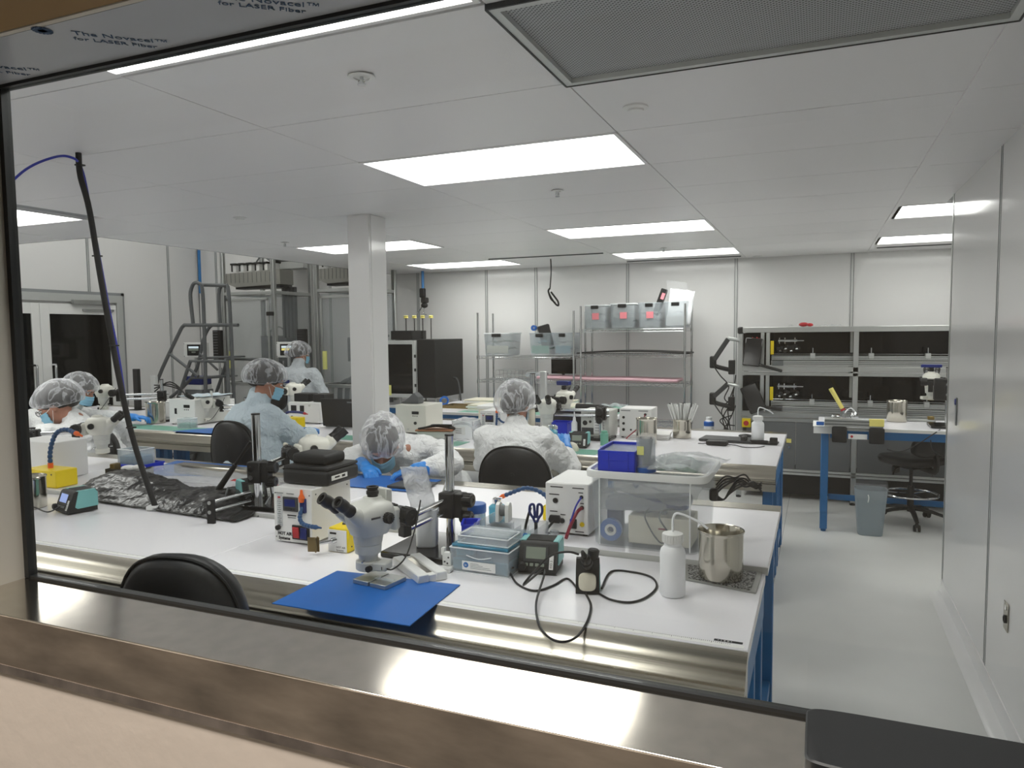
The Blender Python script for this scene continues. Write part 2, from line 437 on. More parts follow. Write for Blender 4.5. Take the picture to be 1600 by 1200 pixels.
# ---- ceiling lights
def clight(x, y, z, label, w=1.20, h=.575):
    t = thing('ceiling_light', label, 'light', (x+.616, y+.30, z))
    mb = MB()
    for s in (-1, 1):
        mb.box((0, s*(h/2+.008), .004), (w+.03, .016, .02)); mb.box((s*(w/2+.008), 0, .004), (.016, h, .02))
    mb.obj('frame', 'ceiling_panel', t)
    MB().box((0, 0, .010), (w, h, .006)).obj('diffuser', 'lamp', t)
    return t
LL = ['recessed rectangular ceiling light nearest the window, cut by the dark window head', 'large recessed ceiling light in front of the white column, upper middle',
      'recessed ceiling light right of the white column, third from the window', 'narrow-looking recessed ceiling light furthest back above the right shelving unit',
      'recessed ceiling light partly hidden behind the white column', 'recessed ceiling light near the back wall right of the white column',
      'recessed ceiling light cut by the left edge of the window', 'recessed ceiling light at far right, mirrored in the glossy partition', 'rearmost recessed ceiling light at far right beside the partition edge',
      'unseen ceiling light added beyond the left jamb to brighten the left benches', 'unseen ceiling light added above the left jamb to brighten the left benches']
for (x, y), l in zip(LIGHTS, LL): clight(x, y, CZ, l)
for x, y in ((-8.3, 5.2), (-7.6, 7.0), (-6.6, 5.6)): clight(x, y, HB-.02, 'high bay ceiling light out of view above the %s' % {-8.3: 'left double door', -7.6: 'left tall machine', -6.6: 'rolling ladder'}[x], 1.2, .58)
# ---- perforated return-air grille
t = thing('ceiling_vent', 'large perforated metal air grille in the ceiling at top right', 'vent', (-.154, 1.9965, CZ))
mb = MB()
for s in (-1, 1): mb.box((0, s*.297, 0), (1.228, .026, .022)); mb.box((s*.601, 0, 0), (.026, .568, .022))
mb.obj('frame', 'alu_white', t)
mb = MB()
for s in (-1, 1): mb.box((0, s*.3105, .002), (1.232, .006, .03)); mb.box((s*.6145, 0, .002), (.006, .62, .03))
mb.obj('gasket', 'black', t)
MB().box((0, 0, .006), (1.176, .568, .004)).obj('perforated_sheet', 'perf', t)
# ---- sprinklers and detectors
def sprinkler(p, label, drop=.03, r=.035):
    t = thing('sprinkler', label, 'sprinkler', p)
    MB().lathe([(r, 0), (r, -.003), (r*.6, -.004), (r*.55, .004)], n=20).obj('escutcheon', 'white_paint', t)
    mb = MB(); mb.cyl((0, 0, 0), (0, 0, -drop), .006, n=8); mb.cyl((0, 0, -drop), (0, 0, -drop-.003), .013, n=12)
    for s in (-1, 1): mb.tube([(0, 0, -.006), (s*.012, 0, -drop*.6), (0, 0, -drop)], .002, 6)
    mb.obj('sprinkler_head', 'chrome', t)
    MB().cyl((0, 0, -drop*.35), (0, 0, -drop*.75), .0025, n=6).obj('glass_bulb', 'red', t)
sprinkler(G(565, 120, z=CZ-.004), 'pendent sprinkler with wide escutcheon, nearest the window', .022, .042)
sprinkler(G(871, 298, z=CZ-.004), 'small sprinkler between the two middle ceiling lights')
sprinkler(G(445, 379, z=CZ-.004), 'small sprinkler left of the column near the high bay edge')
sprinkler(G(1037, 388, z=CZ-.004), 'small sprinkler above the right shelving unit')
for px, py, l in ((993, 167, 'flat round white ceiling sensor right of the air grille corner'), (375, 340, 'flat round white ceiling sensor left of the white column'), (1184, 400, 'tiny round ceiling sensor near the back wall at right')):
    o = MB().lathe([(.045, 0), (.045, -.006), (.03, -.010), (.028, -.016), (0, -.017)], n=24).obj('ceiling_sensor', 'white_paint'); o.location = G(px, py, z=CZ-.0005); tag(o, l, 'sensor')

# ---- walls
def panel_wall(name, axis, at, cuts, z0, z1, sgn, strip=.034, pr=.013):
    """panels between cuts with doubled aluminium joint strips; sgn: side the room is on"""
    r = sroot(name); th = .02
    def bx(a0, a1, za, zb, d0, d1, nm, m, k=r):
        mb = MB()
        if axis == 'y': mb.b2(a0, at+sgn*d0, za, a1, at+sgn*d1, zb)
        else: mb.b2(at+sgn*d0, a0, za, at+sgn*d1, a1, zb)
        return mb.obj(nm, m, k)
    bx(cuts[0], cuts[-1], z0, z1, -.04, 0, 'wall_core', 'joint')
    for a, b in zip(cuts, cuts[1:]): bx(a+strip/2, b-strip/2, z0, z1, 0, .006, 'panel', 'wall_panel')
    for c in cuts[1:-1]:
        bx(c-strip/2, c-strip/2+.007, z0, z1, 0, pr, 'joint_bead', 'joint'); bx(c+strip/2-.007, c+strip/2, z0, z1, 0, pr, 'joint_bead', 'joint')
        bx(c-strip/2+.007, c+strip/2-.007, z0, z1, 0, pr*.7, 'joint_strip', 'alu_white')
    return r
panel_wall('wall_back', 'y', YB, [XL, -8.46, -7.42, -6.38, -5.31, -4.96, -3.955, -3.275, -2.113, -.878, .303, 1.50, 2.70, 3.6], 0, HB, -1)
panel_wall('wall_left', 'x', XL, [1.0, 4.2, 6.75, 8.03, YB], 0, HB, 1)
struct(MB().b2(XL, 1.0, 0, XL+.3, 1.02, 2.44), 'wall_left_near', 'wall_panel')
panel_wall('wall_right', 'x', XR, [YW+.02, 1.45, 2.66, 3.868, 5.13], .08, CZ, -1, .040, .0075)
struct(MB().b2(XR-.008, 5.12, 0, XR+.12, 5.155, CZ), 'trim_1', 'aluminium')
struct(MB().b2(XR+.04, YW+.02, 0, XR+.12, 5.12, CZ), 'wall_right_core', 'wall_panel')
# coved base of the right partition
mb = MB(); prof = [(0, .09), (-.006, .09), (-.008, .05), (-.016, .02), (-.04, .003), (-.075, .001), (-.075, 0), (0, 0)]
a = mb.vs([(XR-.0061+x, YW+.02, z) for x, z in prof]); b = mb.vs([(XR-.0061+x, 5.12, z) for x, z in prof])
for k in range(len(prof)): mb.face((a[k], a[(k+1) % 8], b[(k+1) % 8], b[k]))
mb.face(a); mb.face(b); struct(mb, 'baseboard_right', 'wall_panel')
struct(MB().b2(3.55, 5.15, 0, 3.6, YB, CZ), 'wall_far_right', 'wall_panel')
struct(MB().b2(XR+.12, 5.12, 0, 3.55, 5.16, CZ), 'wall_side_room', 'wall_panel')
# flush pull handle and socket in the right partition
p = G(1495, 643, x=XR-.007)
t = thing('pull_handle', 'small flush pull handle with blue tip on the glossy right partition', 'handle', (XR-.008, p.y, p.z))
MB().box((-.003, 0, 0), (.005, .035, .16), bev=.002).obj('handle_plate', 'mid_grey', t)
MB().box((-.008, 0, .055), (.008, .03, .035), bev=.003).obj('handle_tip', 'blue_dark', t)
p = G(1573, 963, x=XR-.007)
t = thing('wall_outlet', 'grey metal outlet plate with black socket low on the right partition', 'outlet', (XR-.0075, p.y, p.z))
MB().box((-.002, 0, 0), (.004, .07, .115), bev=.001).obj('cover_plate', 'steel', t)
MB().lathe([(.017, 0), (.017, .006), (.013, .007), (.012, .002), (0, .002)], (-.004, 0, -.012), (-1, 0, -.012), 16).obj('socket', 'black', t)
MB().box((-.005, 0, .035), (.003, .02, .018), bev=.001).obj('switch', 'white_plastic', t)

# ---- left double door with dark glass
dz = 2.06
dr = sroot('door_1')
def dbox(y0, y1, z0, z1, d0, d1, nm, m, parent=dr): return MB().b2(XL+d0, y0, z0, XL+d1, y1, z1, bev=.002).obj(nm, m, parent)
ya, yb_ = 5.0, 7.20
dbox(ya-.02, yb_, dz+.03, dz+.13, .014, .06, 'door_frame_head', 'alu_white'); dbox(yb_-.09, yb_, 0, dz+.03, .014, .06, 'door_frame_post', 'alu_white')
dbox(yb_, yb_+.05, 0, dz+.17, .014, .03, 'door_trim_post', 'joint'); dbox(ya-.02, yb_+.05, dz+.13, dz+.17, .014, .03, 'door_trim_head', 'joint')
for y0, y1 in ((5.02, 6.04), (6.045, 7.10)):
    dbox(y0, y0+.12, 0, dz, .016, .05, 'door_stile', 'white_paint'); dbox(y1-.10, y1, 0, dz, .016, .05, 'door_stile', 'white_paint')
    dbox(y0+.12, y1-.10, dz-.13, dz, .016, .05, 'door_rail', 'white_paint'); dbox(y0+.12, y1-.10, 0, .22, .016, .05, 'door_rail', 'white_paint')
    dbox(y0+.12, y1-.10, .22, dz-.13, .022, .034, 'glass_pane', 'glass_dark')
for y in (5.93, 6.17):
    MB().tube([(XL+.05, y, .90), (XL+.11, y, .90), (XL+.11, y, 1.0), (XL+.11, y, 1.24), (XL+.11, y, 1.30), (XL+.05, y, 1.30)], .014, 10, 2).obj('pull_bar', 'chrome', dr)
dbox(6.45, 6.95, dz-.0, dz+.055, .062, .11, 'door_closer', 'aluminium'); dbox(6.60, 7.05, dz-.09, dz-.06, .055, .075, 'closer_arm', 'aluminium')

# ---- column
cp = thing('column', 'square white boxed-in column rising to the ceiling in the middle of the room', 'column', (-2.875, 4.30, 0))
MB().b2(-.085, -.105, 0, .085, .105, CZ-.001, bev=.004).obj('column_cover', 'wall_panel', cp)
MB().b2(.0855, -.085, 0, .0885, .085, CZ-.002).obj('cover_face', 'wall_panel', cp)
MB().b2(-.083, -.109, .0, .083, -.1055, CZ-.002).obj('cover_face', 'wall_panel', cp)
o = MB().cyl((-.105, .0, 1.3), (-.105, .0, CZ), .011, n=8).obj('air_pipe', 'pipe_blue', cp, label='blue pipe running up the column side')

# ================================================================== viewing window (camera side)
ZS, ZH = 1.64-.48, 1.64+.48; XJ = -1.53*YW; YL = .80
wn = sroot('window_1')
XE = 2.2
MB().b2(XJ-.2, YL, ZS-.02, XE, YW, ZS, bev=.0015).obj('window_sill', 'steel_sill', wn)
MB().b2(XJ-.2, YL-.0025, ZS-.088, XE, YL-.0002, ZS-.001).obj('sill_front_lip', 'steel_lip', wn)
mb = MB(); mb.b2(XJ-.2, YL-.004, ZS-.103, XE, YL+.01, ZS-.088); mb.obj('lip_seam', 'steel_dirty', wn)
MB().b2(XJ, YW-.004, ZS, XE, YW+.012, ZS+.005).obj('bottom_gasket', 'black', wn)
MB().b2(XJ-.03, YL, ZS, XJ-.006, YW, ZH).obj('window_jamb', 'jamb_steel', wn)
MB().b2(XJ-.006, YW-.006, ZS+.001, XJ+.006, YW+.012, ZH).obj('jamb_gasket', 'black', wn)
MB().b2(XJ-.2, YL, ZH, XE, YW, ZH+.02).obj('window_head', 'film_head', wn)
MB().b2(XJ-.006, YW-.008, ZH-.006, XE, YW+.012, ZH).obj('head_gasket', 'black', wn)
MB().b2(XJ+.006, YW, ZS+.006, XE, YW+.006, ZH-.006).obj('window_pane', 'pane', wn)
# print on the protective film under the window head
def film_text(a, b, s, size):
    A_ = G(*a, z=ZH-.0008); B_ = G(*b, z=ZH-.0008); ex = (B_-A_).normalized(); ey = V(ex.y, -ex.x, 0)
    return text('film_print', s, size, basis(A_, ex, ey), 'ink_blue', wn, .0002)
L1 = (G(116, 57, z=ZH)-G(268, 72, z=ZH)).length
film_text((114, 54), (262, 69), 'The Novacel™', L1/6.3, ); film_text((116, 62), (240, 75), 'for LASER Fiber', L1/7.6)
film_text((343, -2), (495, 13), 'The Novacel™', L1/6.3); film_text((341, 7), (480, 21), 'for LASER Fiber', L1/7.6)
film_text((-80, 98), (68, 113), 'The Novacel™', L1/6.3); film_text((-78, 105), (62, 120), 'for LASER Fiber', L1/7.6)
mb = MB()
c0 = G(66, 48, z=ZH-.0012)
for k in range(8): mb.box((c0.x, c0.y, c0.z), (.030, .004, .0004), rz=k*PI/8)
mb.obj('film_emblem', 'ink_blue', wn)
# walls round the window and the corridor behind the camera
struct(MB().b2(-4.5, YL-.001, -.0, 3, YL+.05, ZS-.103), 'wall_below_window', 'beige_wall')
mb = MB(); mb.b2(-4.5, YL-.01, ZH, 3, YL-.001, 2.7); mb.b2(-4.5, YL-.01, ZS-.103, XJ-.2, YL-.001, ZH); struct(mb, 'wall_above_window', 'brown_wall')
mb = MB(); mb.b2(-4.5, YL+.05, 0, 3, YW+.0, ZS-.02); mb.b2(-8.9, YW-.05, 0, XJ-.03, YW+.0, CZ+.1); mb.b2(-4.5, YL+.05, ZH+.02, 3, YW, 2.7); mb.b2(XE, YL, ZS, 3, YW, ZH); struct(mb, 'wall_front', 'wall_panel')
struct(MB().b2(-4.5, -2.2, -.06, 3, YL-.001, 0), 'floor_corridor', 'mid_grey')
mb = MB(); mb.b2(-4.5, -2.25, 0, 3, -2.2, 2.7); mb.b2(-4.55, -2.2, 0, -4.5, YL-.01, 2.7); mb.b2(3, -2.2, 0, 3.05, YL-.01, 2.7); struct(mb, 'wall_corridor', 'brown_wall')
struct(MB().b2(-4.5, -2.2, 2.7, 3, YL+.15, 2.75), 'ceiling_corridor', 'brown_wall')
struct(MB().b2(-4.5, .58, ZH+.001, 3, YL-.012, ZH+.18), 'trim_2', 'brown_header')
t = thing('corridor_lamp', 'corridor ceiling lamp behind the viewer, out of view', 'light', (-.8, .28, 2.683))
MB().box((0, 0, 0), (4.2, .38, .03), bev=.004).obj('lamp_body', 'white_paint', t)
# black slab lying on the sill at bottom right
q = G(1258, 1140, z=ZS+.02)
t = thing('black_box', 'black flat case with rounded corners lying on the steel sill at bottom right', 'case', (q.x+.30, .871, ZS+.0008))
MB().loft([(0, 0, 0, .298, .062), (0, 0, .002, .30, .064), (0, 0, .020, .30, .064), (0, 0, .022, .298, .062)], 48, 14).obj('case_body', 'black', t)

# ================================================================== benches
def bench(name, label, x0, x1, y0, y1, z, tray=None, group=None, legs=True, back=False, gap=.42, modesty=True, plain=False):
    t = thing(name, label, 'workbench', ((x0+x1)/2, (y0+y1)/2, 0), 0, group)
    hx, hy = (x1-x0)/2-.0015, (y1-y0)/2-.001
    MB().b2(-hx, -hy, z-.028, hx, hy, z, bev=.002).obj('worktop', 'worktop', t)
    MB().b2(-hx, -hy-.0006, z-.027, hx, -hy, z-.002).obj('edge_band', 'worktop_edge', t)
    if tray == 'front':   # stainless nosing: flat strip, rolled bead, recessed gap, lower apron
        f = -hy-.0008
        prof = [(f, z-.001), (f-.030, z-.012), (f-.052, z-.030), (f-.060, z-.046), (f-.072, z-.052), (f-.082, z-.062), (f-.084, z-.072), (f-.076, z-.082), (f-.060, z-.086), (f-.045, z-.084), (f-.045, z-.096), (f-.062, z-.098), (f-.064, z-.140), (f-.060, z-.142), (f-.010, z-.142), (f-.002, z-.03)]
        mb = MB(); a = mb.vs([(-hx, y, zz) for y, zz in prof]); b = mb.vs([(hx, y, zz) for y, zz in prof]); n = len(prof)
        for k in range(n): mb.face((a[k], a[(k+1) % n], b[(k+1) % n], b[k]))
        mb.face(a); mb.face(b); mb.obj('steel_nosing', 'steel', t, angle=50)
    if back:
        MB().b2(-hx, hy-.10, z+.0002, hx, hy, z+.003).obj('steel_strip', 'steel', t)
    zt = z-.03
    if legs:
        for sx in (-1, 1):
            for yy in ((-hy+.10, hy-.10) if not plain else (-hy+.045, hy-.05)):
                x = sx*(hx-.05)
                mb = MB(); mb.b2(x-.028, yy-.028, .02, x+.028, yy+.028, zt, bev=.004); mb.cyl((x, yy, 0), (x, yy, .02), .02, n=10); mb.obj('leg', 'bench_blue', t)
            if not plain:
                MB().b2(sx*(hx-.05)-.02, -hy+.135, .10, sx*(hx-.05)+.02, hy-.135, .15).obj('side_rail', 'bench_blue', t)
        for yy in (-hy+.06, hy-.06): MB().b2(-hx+.085, yy-.015, zt-.065, hx-.085, yy+.015, zt-.001).obj('apron_beam', 'bench_blue', t)
        if modesty: MB().b2(-hx+.09, hy-.02, .12, hx-.09, hy-.005, .17).obj('stretcher', 'bench_blue', t)
        if tray and not plain:
            MB().b2(hx-.018, -hy+.0, z-.14, hx-.004, hy-.0, z-.03).obj('end_plate', 'bench_blue', t)
    return t
mods = [(-.147, -1.985), (-1.985, -3.81), (-3.81, -5.64)]
AL = ['white lab bench along the window carrying the blue mat and the steel beaker', 'white lab bench along the window behind the leftmost chair back', 'white lab bench along the window at the left jamb']
BL = ['white bench behind the front bench carrying the plastic tote', 'white bench with the seated worker leaning over its blue mat', 'white bench at left carrying the white heater box']
for (x1, x0), l in zip(mods, AL): bench('workbench', l, x0, x1, 1.825, 2.447, TA, 'front')
for (x1, x0), l in zip(mods, BL): bench('workbench', l, x0+.007, x1+.007, 2.452, 3.335, TB, None, back=True)
cmods = [(-.217, -2.05), (-2.05, -3.88), (-3.88, -5.71), (-5.71, -7.54)]
CL = ['white second-row bench with laptop charger at its bare right end', 'white second-row bench behind the column with green mat', 'white second-row bench at which the worker with blue gown sits', 'white second-row bench at far left behind the two workers']
for (x1, x0), l in zip(cmods, CL): bench('workbench', l, x0, x1, 4.42, 5.16, TC, 'front')
CF = ['white rear half of the second-row bench at its right end with upright rods', 'white rear half of the second-row bench behind the column', 'white rear half of the second-row bench with the black laptop', 'white rear half of the second-row bench at far left']
for (x1, x0), l in zip(cmods, CF): bench('workbench', l, x0, x1, 5.162, 5.90, TC, None, back=True)
bench('workbench', 'white table in front of the wire shelving covered with white trays', -3.85, -1.70, 6.42, 7.55, TC, None, plain=True)
bench('workbench', 'small white table with blue legs under the black glass cabinet', -4.95, -4.02, 7.35, 8.35, .80, None, plain=True)
bench('workbench', 'blue-legged white table at right beside the partition', .0, 1.75, 6.36, 7.08, TC, None, plain=True)
# printed ruler tape along the front bench edge
t = thing('ruler_tape', 'printed ruler tape along the front edge of the nearest bench', 'tape', (0, 1.845, TA))
MB().b2(-3.8, -.008, .0003, -.16, .012, .0008).obj('tape_strip', 'print_white', t)
mb = MB()
for i in range(720):
    x = -3.79+i*.005; h = .010 if i % 10 == 0 else (.007 if i % 5 == 0 else .0045)
    mb.b2(x, .012-h, .0008, x+.0013, .012, .0010)
mb.obj('tick_marks', 'ink', t, flat=True, kind='stuff')
MB().b2(-.235, .018, .0003, -.165, .030, .0008).obj('tape_label', 'ink', t)
text('tape_print', '• 1 5 0 •', .011, basis((-.227, .0195, .0009), (1, 0, 0), (0, 1, 0)), 'print_white', t, .0001)
# ================================================================== reusable equipment
def pot(label, p, r=.07, h=.15, parent=None, group=None):
    t = thing('steel_beaker', label, 'beaker', p, 0, group)
    MB().lathe([(r*.93, 0), (r*.97, .004), (r*.98, h*.5), (r*.985, h-.012), (r*1.0, h-.006), (r*1.03, h-.002), (r*1.035, h), (r*1.02, h+.002), (r*.965, h-.004), (r*.955, h*.5), (r*.94, .008), (0, .006)], n=40).obj('beaker_wall', 'steel_pot', t)
    MB().cyl((0, 0, .0), (0, 0, .0035), r*.95, n=32).obj('beaker_base', 'dark_grey', t)
    return t
def squeeze_bottle(label, p, r=.030, h=.115, rz=0, reach=.085):
    t = thing('squeeze_bottle', label, 'bottle', p, rz)
    MB().lathe([(r*.9, 0), (r, .006), (r, h*.80), (r*.93, h*.87), (r*.68, h*.93), (r*.66, h)], n=28).obj('bottle_body', 'poly_white', t)
    MB().lathe([(r*.93, .004), (r*.93, h*.52)], n=24).obj('liquid', 'clear_tub', t)
    mb = MB(); mb.lathe([(r*.80, h), (r*.82, h+.004), (r*.80, h+.026), (r*.5, h+.030), (r*.25, h+.031)], n=24)
    for k in range(24):
        a = 2*PI*k/24; mb.box((r*.82*math.cos(a), r*.82*math.sin(a), h+.013), (.002, .002, .02), rz=a)
    mb.obj('screw_cap', 'white_plastic', t)
    MB().tube([(0, 0, h+.028), (0, 0, h+.065), (.008, 0, h+.085), (.03, 0, h+.083), (reach*.7, 0, h+.066), (reach, 0, h+.045)], .0035, 8, 5).obj('spout', 'poly_white', t)
    return t
def knob(a, b, r, m, parent, name='focus_knob'):
    a, b = Vector(a), Vector(b); L = (b-a).length; mb = MB()
    mb.lathe([(r*.9, 0), (r, .003), (r, L-.004), (r*.88, L), (r*.35, L), (r*.3, L-.003), (0, L-.003)], a, b, 20)
    M, _ = frame(a, b)
    for k in range(14):
        t_ = 2*PI*k/14; mb.m = M; mb.box((r*math.cos(t_), r*math.sin(t_), L*.5), (.004, .004, L*.8), rz=t_)
    return mb.obj(name, m, parent)
def microscope(label, p, rz, pole=None, pole_z=(.87, 1.24), port=True, cable=True, beige='scope', base=None, rods=True, grp=None, tall=.0, pole_r=.0165, zoomknob=True):
    """origin: centre of the ring light's underside; eyepieces look towards local -y"""
    t = thing('microscope', label, 'microscope', p, rz, grp); z0 = 0
    # ring light
    mb = MB(); mb.loft([(0, 0, 0, .037, .037), (0, 0, .002, .039, .039), (0, 0, .026, .039, .039), (0, 0, .029, .036, .036)], 28, 2.2)
    mb.box((.038, .018, .0145), (.062, .052, .026), rz=.45, bev=.004)
    rl = mb.obj('ring_light', beige, t)
    knob((.034, -.018, .012), (.040, -.034, .012), .0075, 'black', rl, 'dimmer_knob')
    MB().box((.064, .006, .013), (.002, .012, .010), rz=.45).obj('power_switch', 'black', rl)
    MB().lathe([(.030, -.002), (.030, .004)], n=24).obj('light_window', 'yellow_pale', rl)
    mb = MB()
    for a in (2.5, 5.3): mb.cyl((.038*math.cos(a), .038*math.sin(a), .036), (.056*math.cos(a), .056*math.sin(a), .036), .0028, n=8)
    mb.obj('thumb_screw', 'chrome', t)
    # lower objective tube, zoom barrel
    MB().lathe([(.030, .029), (.031, .044), (.033, .052), (.036, .054)], n=30).obj('objective', 'scope_grey', t)
    mb = MB(); mb.loft([(0, 0, .054, .041, .041), (0, 0, .082, .043, .043), (0, 0, .083, .042, .042)], 30, 2.1); mb.loft([(0, .0, .084, .043, .043), (0, .002, .112, .046, .048), (0, .004, .113, .045, .047)], 30, 2.2)
    mb.obj('zoom_barrel', 'scope_grey' if beige == 'scope' else beige, t)
    # main head
    h = tall
    secs = [(0, .006, .114, .050, .056), (0, .008, .135, .058, .066), (0, .008, .155, .064, .074), (0, .004, .175, .066, .080), (0, .004, .195, .063, .078), (0, .010, .208, .055, .066), (0, .018, .216, .040, .048), (0, .022, .222, .028, .030), (0, .022, .230, .026, .026)]
    hd = MB().loft(secs, 36, 2.9).obj('scope_head', beige, t, angle=60)
    if port:
        MB().lathe([(.017, .228), (.017, .236), (.020, .238), (.020, .248), (.017, .250), (.017, .256), (.020, .257), (.020, .262), (.014, .262), (.013, .245), (0, .245)], (0, .022, 0), (0, .022, 1), 24).obj('camera_port', 'black', t)
    # eyepiece tubes
    for s in (-1, 1):
        a = V(s*.030, -.045, .172); b = V(s*.036, -.088, .206); d = (b-a).normalized(); 
        MB().cap(a, .026, a+d*.035, .023, 18).obj('prism_housing', beige, t)
        L = .085
        mb = MB(); mb.lathe([(.0175, .030), (.0175, .050), (.0195, .052), (.0195, .064), (.0180, .066), (.0180, .082), (.0200, .085), (.0205, .100), (.0185, .110), (.0205, .118), (.0190, .121), (.0125, .119), (.0115, .112), (0, .112)], a, b, 24)
        ep = mb.obj('eyepiece', 'black', t)
        MB().lathe([(.0115, .1135), (0, .1145)], a, b, 16).obj('eye_lens', 'glass_dark', ep)
    # zoom knobs
    for s in (-1, 1):
        knob((s*.060, .028, .170), (s*.084, .028, .170), .0155, 'black', t, 'zoom_knob')
    # name plate and stand ring
    MB().box((0, .088, .150), (.085, .030, .075), bev=.008).obj('mount_arm', beige, t)
    mb = MB(); mb.box((0, .125, .150), (.050, .055, .050), bev=.004); mb.box((0, .150, .115), (.034, .034, .085), bev=.003)
    mb.obj('focus_block', 'black', t)
    for s in (-1, 1):
        knob((s*.024, .125, .152), (s*.070, .125, .152), .030, 'black', t)
    R_ = Matrix.Rotation(-rz, 3, 'Z'); P = Vector(p)
    def loc(wp): return R_ @ (Vector(wp)-P)
    if pole:
        px_, py_ = pole; q = loc((px_, py_, P.z+.11)); e = V(0, .150, .11)
        if rods:
            d = (q-e); d.z = 0; d.normalize(); side = V(-d.y, d.x, 0)
            for dz in (-.018, .020):
                a = e+V(0, 0, dz)-d*.0; b = q+V(0, 0, dz)+side*.0+d*.06
                MB().cyl(a, b, .0108, n=16).obj('boom_rod', 'chrome', t)
            mb = MB(); an = math.atan2(d.y, d.x)
            mb.box(q+V(0, 0, 0), (.075, .062, .095), rz=an, bev=.004); mb.obj('boom_clamp', 'black', t)
            k0 = q+side*.0; sgn = 1 if (R_.inverted() @ side).x > 0 else -1
            knob(k0+side*sgn*.045+V(0, 0, .02), k0+side*sgn*.095+V(0, 0, .02), .025, 'black', t, 'clamp_knob')
            MB().box(k0+side*sgn*.036, (.05, .05, .09), rz=an, bev=.003).obj('clamp_neck', 'black', t)
            knob(k0+side*sgn*.045+V(0, 0, -.045), k0+side*sgn*.090+V(0, 0, -.045), .022, 'black', t, 'clamp_knob')
        a, b = loc((px_, py_, pole_z[0]+.02)), loc((px_, py_, pole_z[1]))
        MB().cyl(a, b, pole_r, n=20).obj('stand_pole', 'chrome', t)
        MB().cyl(b, b+V(0, 0, .006), pole_r*1.03, n=20).obj('pole_cap', 'black', t)
        bs = base or (.26, .26)
        cb = loc((px_+(base[2] if base and len(base) > 2 else 0), py_+(base[3] if base and len(base) > 3 else 0), pole_z[0]+.0115))
        MB().box(cb, (bs[0], bs[1], .021), rz=-rz, bev=.004).obj('stand_base', 'black_gloss', t)
    if cable:
        MB().tube([(.068, .012, .013), (.085, .03, .008), (.10, .07, .04), (.085, .12, .11), (.07, .15, .16), (.06, .17, .20)], .0025, 6, 5).obj('light_cable', 'black', t)
    return t
